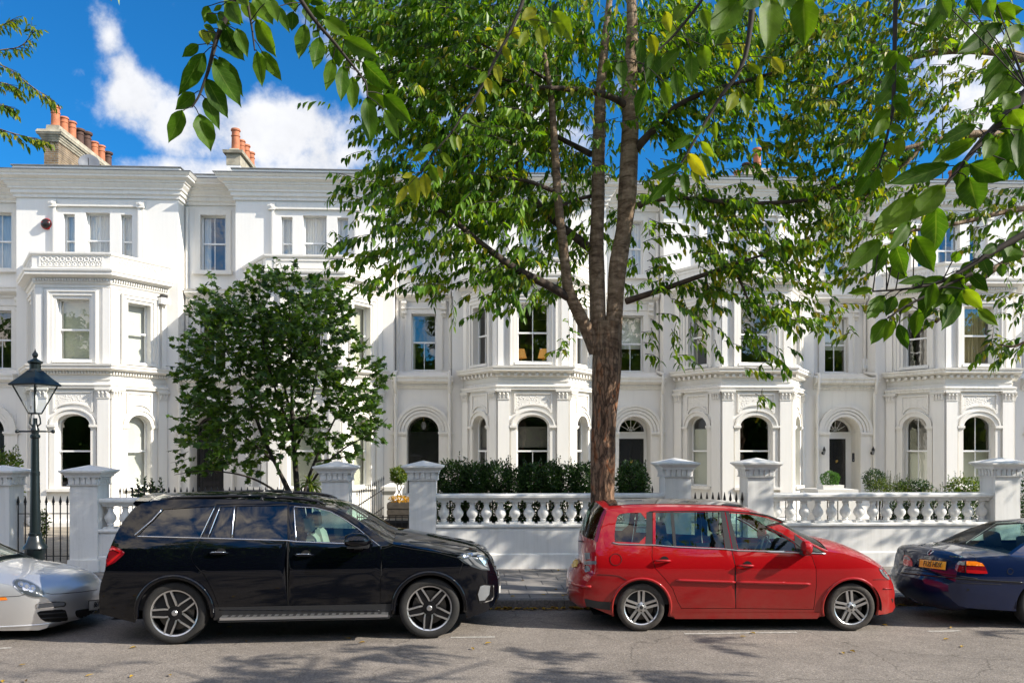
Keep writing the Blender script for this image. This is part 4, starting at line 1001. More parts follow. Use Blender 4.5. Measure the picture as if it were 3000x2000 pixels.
class Car:
    def __init__(s, name, label, rear, front, hw, ztab, ftab, paint, yaw=None, group=None):
        """rear/front: ground points under the near tyres' outer faces"""
        s.ex = (front - rear).normalized(); s.ey = Vector((-s.ex.y, s.ex.x, 0)); s.hw = hw
        s.o = (rear + front) / 2 + s.ey * (hw - .035); s.o.z = 0
        s.wb = (front - rear).length; s.zt = smooth_tab(ztab); s.xt = smooth_tab(ftab); s.paint = paint
        s.full = None
        s.t = thing(name, label, 'car', s.o, group or 'cars parked along the kerb', math.atan2(s.ex.y, s.ex.x))
    def h(s, x, z): return s.hw * lerp_tab(s.zt, z) * lerp_tab(s.xt, x)
    def w(s, x, y, z): return s.o + s.ex * x + s.ey * y + UP * z
    def tr(s, px, py, inset=0):
        """pixel -> (x, z) on the near side surface"""
        y = -s.hw; d = ray(px, py)
        for _ in range(6):
            t = ((s.o + s.ey * y - EYE).dot(s.ey)) / d.dot(s.ey); p = EYE + d * t - s.o
            x, z = p.dot(s.ex), p.z; y = -s.h(x, z) + inset
        return (x, z)
    def trs(s, pts): return [s.tr(*p) for p in pts]
    def side(s, name, poly, holes, mat, parent=None, off=0, grid=.06, both=True, sm=True):
        V, T = cdt(poly, holes, grid); out = []
        for sg in ((-1, 1) if both else (-1,)):
            mb = MB(); mb.add([s.w(x, sg * (s.h(x, z) + off), z) for x, z in V], [t if sg < 0 else tuple(reversed(t)) for t in T])
            out.append(mb.build(name, mat, parent or s.t, smooth=sm, split=50))
        return out
    def line(s, name, pts, r, mat, parent=None, off=.0, closed=False, both=False, n=5):
        pts = densify(pts, .05)[:None if closed else -1] if closed else s.dens(pts)
        for sg in ((-1, 1) if both else (-1,)):
            P = [s.w(x, sg * (s.h(x, z) + off), z) for x, z in pts]
            if closed: P.append(P[0])
            mb = MB(); mb.tube(P, r, n); o = mb.build(name, mat, parent or s.t, smooth=True)
        return o
    @staticmethod
    def dens(pts, step=.05):
        out = []
        for a, b in zip(pts, pts[1:]):
            n = max(1, int(math.hypot(b[0] - a[0], b[1] - a[1]) / step))
            for k in range(n): out.append((a[0] + (b[0] - a[0]) * k / n, a[1] + (b[1] - a[1]) * k / n))
        out.append(pts[-1]); return out
    def loft(s, mb, pts, crowns, t0=-1, t1=1, n=17, pw=2.0, lift=0):
        """strip across the car between the two side edges"""
        k = len(mb.v); m = len(pts)
        for i, (x, z) in enumerate(pts):
            a = pts[max(i - 1, 0)]; b = pts[min(i + 1, m - 1)]
            if i in (0, m - 1) and s.full and pts[i] in s.full:
                q = s.full.index(pts[i]); a = s.full[max(q - 1, 0)]; b = s.full[min(q + 1, len(s.full) - 1)]
            d = Vector((b[0] - a[0], b[1] - a[1])); d = d.normalized() if d.length > 1e-9 else Vector((1, 0)); nn = Vector((-d.y, d.x))
            y0 = s.h(x, z); c = crowns[i] if hasattr(crowns, '__len__') else crowns
            for j in range(n):
                t = t0 + (t1 - t0) * j / (n - 1); q = c * (1 - abs(t) ** pw) + lift
                mb.v.append(s.w(x + nn.x * q, t * y0, z + nn.y * q))
        for i in range(m - 1):
            for j in range(n - 1):
                a = k + i * n + j; mb.f.append((a, a + 1, a + n + 1, a + n))
        return mb
    def wheel(s, x, r, style, width=.24, dusty=False, far=True, parts=True):
        for sg in ((-1, 1) if far else (-1,)):
            yo = sg * (s.hw - .035); c = s.w(x, yo, r); ax = s.ey * (-sg)      # axis points into the car
            mb = MB(); rr = r * .62
            mb.lathe([(rr * .3, .10), (rr * .9, .10), (rr * .9, .13), (rr * .3, .13)], c, ax, 24, cap=False); wh = mb.build('wheel', M['disc'], s.t, smooth=True, split=40)
            rim = r * style.get('rim', .70); mb = MB()
            mb.lathe([(rim * .985, .015), (rim * 1.02, .004), (r * .93, .006), (r * .975, .022), (r * .99, .045), (r, .07), (r, width - .07), (r * .97, width - .02), (rim, width), (rim * .97, width - .02)], c, ax, 56, cap=False); mb.build('tyre', M['rubberdust'] if dusty else M['rubber'], wh, smooth=True, split=60)
            # tread blocks
            mb = MB(); mb.lathe([(rim * .985, .012), (rim * .93, .02), (rim * .90, .06), (rim * .88, width - .05)], c, ax, 48, cap=False)
            b = mb.build('barrel', M['alloyd'], wh, smooth=True, split=40)
            mb = MB(); u = s.ex; v = UP
            def pt(rad, a, d): return c + (u * math.cos(a) + v * math.sin(a)) * rad + ax * d
            mb.lathe([(rim * .93, .018), (rim * .985, .010), (rim * .985, .022), (rim * .92, .03)], c, ax, 48, cap=False)
            a0 = style.get('rot', math.pi / 2); mbd = MB()
            if style['kind'] == 'y':        # five wide spokes, each a dark web with two bright edges
                for q in range(5):
                    a = a0 + q * 2 * math.pi / 5
                    for sd in (-1, 1):
                        p0 = pt(rim * .27, a + sd * .47, .030); p1 = pt(rim * .45, a + sd * .30, .018); p2 = pt(rim * .95, a + sd * .105, .012)
                        q0 = pt(rim * .30, a + sd * .628, .030); q1 = pt(rim * .46, a + sd * .45, .018); q2 = pt(rim * .95, a + sd * .185, .012)
                        back = ax * .035
                        mb.add([p0, q0, q1, p1, p2, q2] + [x_ + back for x_ in (p0, q0, q1, p1, p2, q2)], [(0, 1, 2, 3), (3, 2, 5, 4), (0, 3, 9, 6), (3, 4, 10, 9), (1, 7, 8, 2), (2, 8, 11, 5)])
                    w0 = pt(rim * .24, a - .42, .034); w1 = pt(rim * .24, a + .42, .034); w2 = pt(rim * .95, a + .11, .03); w3 = pt(rim * .95, a - .11, .03); wm0 = pt(rim * .45, a - .30, .03); wm1 = pt(rim * .45, a + .30, .03)
                    mbd.add([w0, wm0, w3, w2, wm1, w1], [(0, 1, 4, 5), (1, 2, 3, 4)])
                mbd.lathe([(0, .02), (rim * .12, .02), (rim * .3, .026), (rim * .33, .06)], c, ax, 24)
                mb.lathe([(0, .004), (rim * .10, .006), (rim * .12, .012), (rim * .125, .03)], c, ax, 20)
            else:                           # five pairs of straight spokes
                for q in range(5):
                    a = a0 + q * 2 * math.pi / 5
                    for sd in (-1, 1):
                        da = style.get('da', .24); wv = style.get('w', .075)
                        dirv = (u * math.cos(a) + v * math.sin(a)); sv = (u * -math.sin(a) + v * math.cos(a))
                        A = c + dirv * rim * .20 + sv * sd * rim * .115 + ax * .03; B = c + dirv * rim * .95 + sv * sd * rim * (.115 + da * .35) + ax * .012
                        w0 = sv * rim * wv; w1 = sv * rim * wv * .9; back = ax * .035
                        vs = [A - w0, A + w0, B + w1, B - w1]; mb.add(vs + [x_ + back for x_ in vs], [(0, 1, 2, 3), (0, 3, 7, 4), (1, 5, 6, 2)])
                mb.lathe([(0, .012), (rim * .13, .012), (rim * .16, .02), (rim * .30, .032), (rim * .32, .07)], c, ax, 24)
                for q in range(5):
                    a = a0 + (q + .5) * 2 * math.pi / 5; mbd.lathe([(0, -.004), (rim * .045, -.002), (rim * .045, .01)], pt(rim * .22, a, .025), ax, 8)
                mbd.lathe([(0, .006), (rim * .10, .008), (rim * .10, .014)], c, ax, 16)
            rm = mb.build('rim', M['alloy'], wh)
            mbd.build('hub', M['alloyd'] if style['kind'] == 'y' else M['plastic'], rm)
    def arch_pts(s, x, r, z0, a0=None, n=22, rz=None):
        """arch over a wheel centre at height rz, from rear to front (x increasing)"""
        zc = rz; a = math.asin(max(-1, min(1, (z0 - zc) / r))); out = []
        for i in range(n + 1):
            t = math.pi - a - (math.pi - 2 * a) * i / n; out.append((x + r * math.cos(t), zc + r * math.sin(t)))
        return out
    def wells(s, xs, r, rz):
        for x in xs:
            for sg in (-1, 1):
                y0 = sg * (s.hw - .035); y1 = sg * (s.hw - .40); R_ = r + .012; mb = MB(); n = 24; a0 = -.12; P = []
                for i in range(n + 1):
                    t = a0 + (math.pi - 2 * a0) * i / n; P.append((x + R_ * math.cos(t), rz + R_ * math.sin(t)))
                mb.add([s.w(px_, y0, pz) for px_, pz in P] + [s.w(px_, y1, pz) for px_, pz in P] + [s.w(x, y1, rz)], [(i, i + 1, n + 2 + i, n + 1 + i) for i in range(n)] + [(n + 1 + i, n + 2 + i, 2 * n + 2) for i in range(n)])
                mb.build('wheel_well', M['gap'], s.t)
    def surf(s):
        """a BVH of everything built so far, for laying lamps and badges on the panels"""
        vs = []; fs = []
        dg = None
        for o in [s.t] + list(s.t.children_recursive):
            if o.type != 'MESH' or o.name.split('.')[0] in ('wheel', 'tyre', 'rim', 'barrel', 'hub', 'interior', 'seat', 'wheel_well', 'steering_wheel', 'headrest', 'underbody'): continue
            k = len(vs); rm = Matrix.Rotation(s.t.rotation_euler.z, 3, 'Z')
            vs += [rm @ v.co + s.o for v in o.data.vertices]; fs += [tuple(k + i for i in p.vertices) for p in o.data.polygons]
        s.bvh = BVHTree.FromPolygons(vs, fs, epsilon=1e-6)
    def hit(s, px, py):
        d = ray(px, py).normalized(); r = s.bvh.ray_cast(EYE, d)
        return (r[0], r[1] if r[1].dot(d) < 0 else -r[1]) if r[0] is not None else (None, None)
    def patch(s, name, pix, mat, off=.004, parent=None, grid=6, holes=(), rim=True):
        """a lens or plate outline seen in the photo, laid on the panel it sits on"""
        V, T = cdt(densify(pix, grid), [densify(h_, grid) for h_ in holes], grid); mb = MB(); ok = []; k = 0; idx = {}
        for i, p in enumerate(V):
            a, n = s.hit(*p)
            if a is None: continue
            idx[i] = len(mb.v); mb.v.append(a + n * off)
        mb.f = [tuple(idx[i] for i in t) for t in T if all(i in idx for i in t)]
        return mb.build(name, mat, parent or s.t, smooth=True, split=60) if mb.f else None
    def strip(s, name, pix, r, mat, off=.002, parent=None, step=8, n=5):
        P = []
        for a, b in zip(pix, pix[1:]):
            m = max(1, int(math.hypot(b[0] - a[0], b[1] - a[1]) / step))
            for k in range(m):
                h_, nn = s.hit(a[0] + (b[0] - a[0]) * k / m, a[1] + (b[1] - a[1]) * k / m)
                if h_ is not None: P.append(h_ + nn * off)
        h_, nn = s.hit(*pix[-1])
        if h_ is not None: P.append(h_ + nn * off)
        if len(P) > 1:
            mb = MB(); mb.tube(P, r, n); return mb.build(name, mat, parent or s.t, smooth=True)
    def handle(s, pt, door, chrome=None, length=.20):
        x, z = pt; y = -(s.h(x, z)); mb = MB()
        c = s.w(x, y, z); pr = []
        mb.lathe([(0, .002), (.045, .002), (.062, -.002)], c + s.ex * .02, s.ey, 16)
        cup = mb.build('handle_cup', M['gap'], door)
        mb = MB(); P = [s.w(x - length / 2, -s.h(x - length / 2, z) - .004, z + .004), s.w(x - length * .4, -s.h(x, z) - .032, z + .006), s.w(x, -s.h(x, z) - .040, z + .006), s.w(x + length * .36, -s.h(x, z) - .030, z + .004), s.w(x + length * .5, -s.h(x, z) - .004, z + .0)]
        mb.tube(P, [.010, .016, .017, .016, .010], 8); hd = mb.build('handle', s.paint, door, smooth=True)
        if chrome: mb = MB(); mb.tube([p + UP * .012 - s.ey * .006 for p in P[1:4]], .006, 6); mb.build('handle_trim', chrome, hd, smooth=True)
    def seat(s, x, y, mat, zb=.35, h=.62, w=.25, lean=.16, head=True):
        mb = MB(); a = s.w(x, y, zb)
        def cush(c0, c1, th, wd):
            d = (c1 - c0).normalized(); nn = d.cross(s.ey).normalized(); P = []
            prof = [(-1, -.7), (-.8, -1), (.8, -1), (1, -.7), (1, .7), (.8, 1), (-.8, 1), (-1, .7)]
            k = len(mb.v); m = [(0, .7), (.08, 1), (.5, 1.03), (.9, .95), (1, .6)]
            for t, sc in m:
                for p, q in prof: mb.v.append(c0 + (c1 - c0) * t + s.ey * wd * p * sc + nn * th * q * sc)
            n = 8
            for i in range(len(m) - 1):
                for j in range(n): mb.f.append((k + i * n + j, k + i * n + (j + 1) % n, k + (i + 1) * n + (j + 1) % n, k + (i + 1) * n + j))
            mb.f.append(tuple(k + j for j in range(n))); mb.f.append(tuple(k + (len(m) - 1) * n + j for j in reversed(range(n))))
        cush(a, a + s.ex * .5 + UP * .03, .08, w); cush(a + UP * .02, a - s.ex * lean + UP * h, .075, w)
        if head: 
            hb = a - s.ex * (lean * 1.08) + UP * (h + .04); cush(hb, hb - s.ex * .03 + UP * .2, .055, w * .58)
            for sg in (-1, 1): mb.tube([hb + s.ey * .05 * sg - UP * .06, hb + s.ey * .05 * sg + UP * .04], .008, 5)
        mb.build('seat', mat, s.t, smooth=True, split=45)
    def cabin(s, x0, x1, zf, belt, mat=None):
        """floor, door linings and bulkheads, open at the top"""
        y = s.hw - .10; mb = MB()
        c = [(x0, -y), (x1, -y), (x1, y), (x0, y)]; v = [s.w(a, b, zf) for a, b in c] + [s.w(a, b, belt) for a, b in c]
        mb.add(v, [(0, 1, 2, 3), (0, 1, 5, 4), (1, 2, 6, 5), (2, 3, 7, 6), (3, 0, 4, 7)]); mb.build('interior', mat or M['carint'], s.t)
def C3(*p): return crop(0, 1300, 2.24, p)
def C4(*p): return crop(700, 1300, 2.24, p)
def C5(*p): return crop(1500, 1300, 2.24, p)
def C6(*p): return crop(2200, 1300, 2.24, p)
ZW = [(0, .93), (.25, .955), (.45, .985), (.7, 1.0), (.95, .985), (1.12, .955), (1.3, .90), (1.5, .815), (1.75, .70), (1.95, .6)]
# ================================================================ black SUV
def black_suv():
    ra = ground(*C3((1142, 1318))[0]); fa = ground(*C4((1250, 1279))[0])
    L = (fa - ra).length
    c = Car('black_suv', 'large black estate car with tinted rear windows, roof rails and five spoke wheels', ra, fa, .97,
            [(0, .90), (.3, .94), (.5, .968), (.75, .993), (.90, 1.0), (1.02, .985), (1.12, .962), (1.2, .945), (1.35, .89), (1.55, .80), (1.72, .715), (1.9, .62)],
            [(-2.75, .70), (-2.62, .83), (-2.45, .91), (-2.2, .955), (-1.8, .985), (-1.2, 1.0), (0, 1.0), (1.2, 1.0), (1.7, .985), (2.0, .955), (2.2, .89), (2.32, .80), (2.42, .66), (2.5, .52)], M['paint_black'])
    t = c.t; wr = .387; xr = -L / 2; xf = L / 2
    T = c.trs
    tail = T(C3((655, 1112), (650, 1060), (650, 985), (660, 915), (676, 870), (690, 820), (700, 740), (735, 650), (760, 592), (800, 520), (845, 462), (885, 420), (925, 392)))
    roof = T(C3((1010, 368), (1180, 362), (1400, 362), (1700, 365)) + C4((150, 372), (350, 382), (500, 398), (620, 420)))
    screen = T(C4((700, 452), (780, 502), (860, 560), (940, 622), (1010, 655)))
    hood = T(C4((1100, 668), (1220, 690), (1340, 712), (1460, 728), (1560, 735), (1640, 752)))
    nose = T(C4((1668, 790), (1690, 850), (1700, 890), (1702, 940), (1692, 1010), (1668, 1060), (1620, 1100), (1540, 1128)))
    zs = .33
    top = tail + roof + screen + hood + nose; c.full = top
    ar = .455
    fa_ = c.arch_pts(xf, ar, .33, rz=wr); ra_ = c.arch_pts(xr, ar, .33, rz=wr)
    outline = top + [(xf + ar + .015, .22)] + list(reversed(fa_)) + list(reversed(ra_)) + [(xr - ar - .02, .27)]
    # windows
    wq = T(C3((905, 600), (960, 540), (1075, 428), (1400, 408), (1310, 612)))                       # rear quarter
    w2 = T(C3((1372, 612), (1452, 410), (1532, 408), (1508, 616)))
    w3 = T(C3((1532, 618), (1552, 408)) + C4((318, 402), (318, 628)))
    w4 = T(C4((378, 636), (360, 410), (500, 420), (600, 446), (690, 496), (775, 556), (850, 622), (880, 655), (700, 645)))
    d1 = T(C3((1440, 1080), (1395, 960), (1340, 860), (1268, 780), (1252, 735), (1285, 660), (1325, 610), (1420, 395)) + C4((322, 392), (322, 620), (322, 1082)))
    d2 = T(C4((323, 1084), (323, 640), (323, 396), (500, 406), (610, 432), (700, 482), (790, 546), (865, 610), (925, 668), (935, 760), (930, 900), (925, 1088)))
    dr = []
    d1s, d2s = shrink(d1, .004), shrink(d2, .004)
    body = c.side('body', outline, [shrink(d1, -.003), shrink(d2, -.003), wq], M['paint_black'], grid=.055)
    c.side('door', d1s, [w2, w3], M['paint_black'], grid=.055); c.side('door', d2s, [w4], M['paint_black'], grid=.055)
    doors = [o for o in t.children if o.name.startswith('door')]
    for nm, w_, g_ in (('quarter_window', wq, 'tintglass'), ('side_window', w2, 'tintglass'), ('side_window', w3, 'tintglass'), ('side_window', w4, 'carglass')):
        c.side(nm, shrink(w_, -.004), [], M[g_], off=-.012, grid=.12)
    # dark backing behind the door gaps
    for gpoly in (d1, d2):
        c.line('door_seal', shrink(gpoly, 0), .010, M['gap'], off=-.014, closed=True)
    # across the car
    def crow(n, a, b): return [a + (b - a) * i / (n - 1) for i in range(n)]
    mb = MB(); tl = tail; c.loft(mb, tl[:8], [.10, .11, .11, .10, .09, .09, .09, .09], pw=2.6); mb.build('tailgate', M['paint_black'], t, smooth=True, split=60)
    mb = MB(); c.loft(mb, tl[7:12], .09, pw=2.6); mb.build('rear_window', M['tintglass'], t, smooth=True)
    mb = MB(); c.loft(mb, tl[11:] + roof + screen[:1], [.09, .07] + [.058] * len(roof) + [.058], pw=2.2); mb.build('roof', M['paint_black'], t, smooth=True, split=60)
    mb = MB(); c.loft(mb, screen, [.06, .075, .09, .10, .10], t0=-.95, t1=.95, n=21, pw=2.0); mb.build('windscreen', M['carglass'], t, smooth=True)
    for a, b in ((-1, -.94), (.94, 1)):
        mb = MB(); c.loft(mb, screen, [.065, .08, .095, .105, .105], t0=a, t1=b, n=4, pw=2.0); mb.build('pillar', M['paint_black'], t, smooth=True)
    hd = screen[-1:] + hood + nose[:1]
    mb = MB(); c.loft(mb, hd, [.10, .105, .105, .10, .09, .07, .05, .03], n=25, pw=2.4)
    mb.build('bonnet', M['paint_black'], t, smooth=True, split=60)
    mb = MB(); c.loft(mb, nose, [.04, .05, .06, .07, .08, .08, .06, .04], n=19, pw=2.4); mb.build('front_bumper', M['paint_black'], t, smooth=True, split=60)
    # bonnet ridges
    for tt in (-.55, .55):
        pass
    # underside and cabin
    mb = MB(); v = [c.w(x, y, z) for x, y, z in ((-2.35, -.8, .3), (2.2, -.8, .28), (2.2, .8, .28), (-2.35, .8, .3))]; mb.add(v, [(0, 1, 2, 3)]); mb.build('underbody', M['gap'], t)
    c.wells((xr, xf), ar, wr)
    belt = 1.02
    c.cabin(-2.3, 1.15, .42, belt)
    c.seat(.18, -.40, M['seat_l'], zb=.62, h=.66); c.seat(.18, .40, M['seat_l'], zb=.62, h=.66); c.seat(-.85, -.40, M['seat_d'], zb=.62); c.seat(-.85, .4, M['seat_d'], zb=.62)
    mb = MB(); mb.tube([c.w(.95, -.78, 1.0), c.w(.9, 0, 1.05), c.w(.95, .78, 1.0)], .13, 10); mb.build('dashboard', M['carint'], t, smooth=True)
    mb = MB(); ctr = c.w(.60, .38, 1.0); axs = (c.ex * -.85 + UP * .45).normalized(); u_ = axs.orthogonal().normalized(); v_ = axs.cross(u_)
    mb.tube([ctr + u_ * .18 * math.cos(i * .3927) + v_ * .18 * math.sin(i * .3927) for i in range(17)], .014, 6); mb.tube([ctr - u_ * .17, ctr + u_ * .17], .02, 6); mb.build('steering_wheel', M['carint'], t, smooth=True)
    # arch lips, sill and running board
    for s_, a_ in ((xr, ra_), (xf, fa_)):
        for sg in (-1, 1):
            mb = MB(); mb.tube([c.w(x, sg * (c.h(x, z) + .004), z) for x, z in a_], .032, 8); mb.build('wheel_arch', M['paint_black'], t, smooth=True)
    sill = [(xr + ar + .0, .33), (xr + ar, .43), (xf - ar, .43), (xf - ar, .33)]
    c.side('sill', [(xr + ar + .01, .29), (xf - ar - .01, .29), (xf - ar - .01, .455), (xr + ar + .01, .455)], [], M['plastic'], off=.006)
    for sg in (-1, 1):
        mb = MB(); x0, x1 = xr + ar + .12, xf - ar - .06; y = sg * (c.hw + .03)
        mb.obox(c.w((x0 + x1) / 2, y, .335), c.ex, c.ey, UP, (x1 - x0) / 2, .085, .016); rb = mb.build('running_board', M['alloy'], t)
        mb = MB(); mb.obox(c.w((x0 + x1) / 2, y, .306), c.ex, c.ey, UP, (x1 - x0) / 2 + .02, .075, .012); mb.build('board_edge', M['plastic'], rb)
        mb = MB()
        for i in range(22): mb.obox(c.w(x0 + .1 + i * (x1 - x0 - .2) / 21, y - sg * .01, .353), c.ex, c.ey, UP, .018, .05, .004)
        mb.build('rubber_stud', M['plastic'], rb)
    # roof rails
    rr = T(C3((985, 384), (1060, 362), (1140, 348), (1300, 342), (1500, 338), (1750, 334)) + C4((150, 340), (300, 345), (420, 354), (520, 372), (570, 392)))
    for sg in (-1, 1):
        P = [c.w(x, sg * (c.h(x, z) - .03), z - .012) for x, z in rr]
        mb = MB(); mb.tube(P, [.012] + [.021] * (len(P) - 2) + [.012], 8)
        for i in (2, 6, 9): mb.tube([P[i], P[i] - UP * .08], .022, 6)
        mb.build('roof_rail', M['plasticg'], t, smooth=True)
    # chrome trim
    for pts in (C3((885, 598), (1000, 500), (1065, 428)),): c.line('window_trim', T(pts), .011, M['chrome'], off=.002)
    c.line('window_trim', T(C3((905, 604), (1310, 616), (1372, 618), (1530, 622)) + C4((318, 632), (380, 640), (640, 650), (720, 652))), .009, M['chrome'], off=.003)
    for pts in (C3((1316, 612), (1412, 408)), C3((1366, 612), (1446, 410)), C3((1523, 616), (1540, 410)), C4((376, 636), (362, 412))):
        c.line('pillar_trim', T(pts), .007, M['chrome'], off=.003)
    c.line('window_trim', T(C4((362, 410), (500, 418), (600, 443), (690, 492), (780, 552), (860, 618), (925, 668))), .006, M['chrome'], off=.002)
    # door bottom line
    c.line('door_crease', T(C3((1440, 1086), (1790, 1086)) + C4((330, 1088), (925, 1092))), .008, M['plasticg'], off=.003)
    near = [o for o in doors if True]
    c.handle(T(C3((1440, 715)))[0], doors[0], M['chrome'], .23); c.handle(T(C4((430, 728)))[0], doors[2], M['chrome'], .23)
    # mirror
    for sg in (-1, 1):
        x, z = T(C4((790, 628)))[0]; yb = sg * (c.h(x, z)); mb = MB(); P = c.w(x, yb + sg * .16, z)
        prof = [(-.17, .03), (-.16, .085), (-.08, .122), (.03, .128), (.10, .10), (.16, .03)]
        k = []
        for (dx_, r_) in prof: k.append((P + c.ex * dx_, r_))
        for i, (p, r_) in enumerate(k):
            for j in range(12):
                a = 2 * math.pi * j / 12; mb.v.append(p + c.ey * math.cos(a) * r_ * 1.15 + UP * math.sin(a) * r_ * (.85 if math.sin(a) > 0 else .6))
        for i in range(len(k) - 1):
            for j in range(12): mb.f.append((i * 12 + j, i * 12 + (j + 1) % 12, (i + 1) * 12 + (j + 1) % 12, (i + 1) * 12 + j))
        mb.f.append(tuple(range(11, -1, -1))); mb.f.append(tuple(60 + j for j in range(12)))
        mi = mb.build('wing_mirror', M['paint_black'], t, smooth=True, split=60)
        mb = MB(); mb.obox(P - UP * .062, c.ex, c.ey, UP, .13, .11, .014); mb.obox(P - UP * .085 - c.ey * sg * .08, c.ex, c.ey, UP, .05, .08, .022); mb.build('mirror_base', M['plastic'], mi)
    # lamps and grille laid on the panels
    c.surf()
    tl_ = C3((700, 805), (688, 770), (690, 705), (708, 680), (742, 668), (785, 684), (822, 712), (810, 730), (760, 775))
    tp = c.patch('tail_light', tl_, M['redlens_d'], .012)
    c.patch('tail_light_band', C3((706, 780), (790, 712), (798, 722), (714, 796)), M['redlens'], .018, tp); c.patch('tail_light_band', C3((702, 730), (720, 690), (745, 680), (800, 702), (790, 712), (745, 692), (726, 700), (710, 738)), M['redlens'], .018, tp)
    hl = C4((1430, 742), (1465, 722), (1510, 712), (1570, 712), (1605, 728), (1628, 775), (1645, 828), (1590, 824), (1530, 805), (1470, 775))
    hp = c.patch('headlight', hl, M['lampdark'], .006)
    c.patch('lamp_strip', C4((1440, 742), (1500, 722), (1560, 716), (1590, 722), (1560, 728), (1505, 738), (1460, 752)), M['lampin'], .013, hp)
    c.patch('lamp_strip', C4((1505, 745), (1525, 742), (1560, 775), (1600, 800), (1635, 820), (1590, 816), (1545, 790)), M['clearlens'], .013, hp)
    c.patch('lamp_strip', C4((1560, 735), (1590, 732), (1612, 765), (1628, 805), (1610, 800), (1590, 770)), M['lampin'], .013, hp)
    c.patch('lamp_strip', C4((1470, 760), (1500, 752), (1530, 790), (1520, 796)), M['clearlens'], .013, hp)
    g_ = c.patch('grille', C4((1632, 730), (1688, 705), (1712, 760), (1716, 860), (1690, 866), (1664, 800)), M['gap'], .006)
    for a, b in (((1650, 752), (1700, 738)), ((1660, 775), (1706, 762)), ((1668, 800), (1710, 788)), ((1678, 825), (1712, 815)), ((1686, 850), (1714, 842))):
        c.strip('grille_bar', C4(a, b), .016, M['plasticg'], .015, g_)
    fi = c.patch('fog_surround', C4((1560, 985), (1578, 925), (1600, 918), (1668, 922), (1670, 1000), (1660, 1030), (1590, 1048), (1575, 1040)), M['plasticg'], .006)
    c.patch('fog_lens', C4((1566, 985), (1582, 932), (1605, 924), (1645, 928), (1638, 985), (1610, 1022), (1576, 1026)), M['clearlens'], .012, fi)
    c.strip('fog_trim', C4((1664, 926), (1666, 1000), (1655, 1022), (1600, 1040)), .010, M['disc'], .010, fi)
    c.patch('number_plate', C4((1702, 930), (1722, 925), (1722, 1000), (1700, 1012)), M['plate_w'], .012)
    c.patch('plate_letter', C4((1706, 940), (1716, 938), (1716, 965), (1706, 968)), M['ink'], .016)
    c.strip('panel_line', C3((700, 808), (760, 790), (840, 715), (1250, 735)), .003, M['gap'], .001) if False else None
    c.strip('panel_line', C4((1440, 748), (1300, 712), (1150, 690), (1010, 665), (935, 690)), .004, M['gap'], .0005)
    c.strip('panel_line', C4((1470, 780), (1450, 830), (1442, 862)), .003, M['gap'], .0005)
    for pts in (C4((1120, 640), (1300, 648), (1480, 672), (1600, 700)), C4((1060, 660), (1250, 680), (1420, 716), (1560, 716))):
        c.strip('bonnet_crease', pts, .012, M['paint_black'], -.004)
    # spoiler
    x, z = T(C3((900, 402)))[0]; mb = MB()
    P = [c.w(x + .03, y * .93, z + .02 + .06 * (1 - (y / .72) ** 2)) for y in [-.72 + .12 * i for i in range(13)]]
    k = len(mb.v)
    for p in P:
        for a, b in ((.10, .03), (-.06, .035), (-.085, .0), (-.05, -.035), (.10, -.02)): mb.v.append(p + c.ex * a + UP * b)
    for i in range(12):
        for j in range(5): mb.f.append((i * 5 + j, i * 5 + (j + 1) % 5, (i + 1) * 5 + (j + 1) % 5, (i + 1) * 5 + j))
    mb.f.append((0, 1, 2, 3, 4)); mb.f.append((60, 61, 62, 63, 64)); mb.build('spoiler', M['paint_black'], t, smooth=True, split=40)
    c.wheel(xr, wr, dict(kind='y', rim=.745, rot=R(180)), .26); c.wheel(xf, wr, dict(kind='y', rim=.745, rot=R(192)), .26)
    return c
SUV = black_suv()

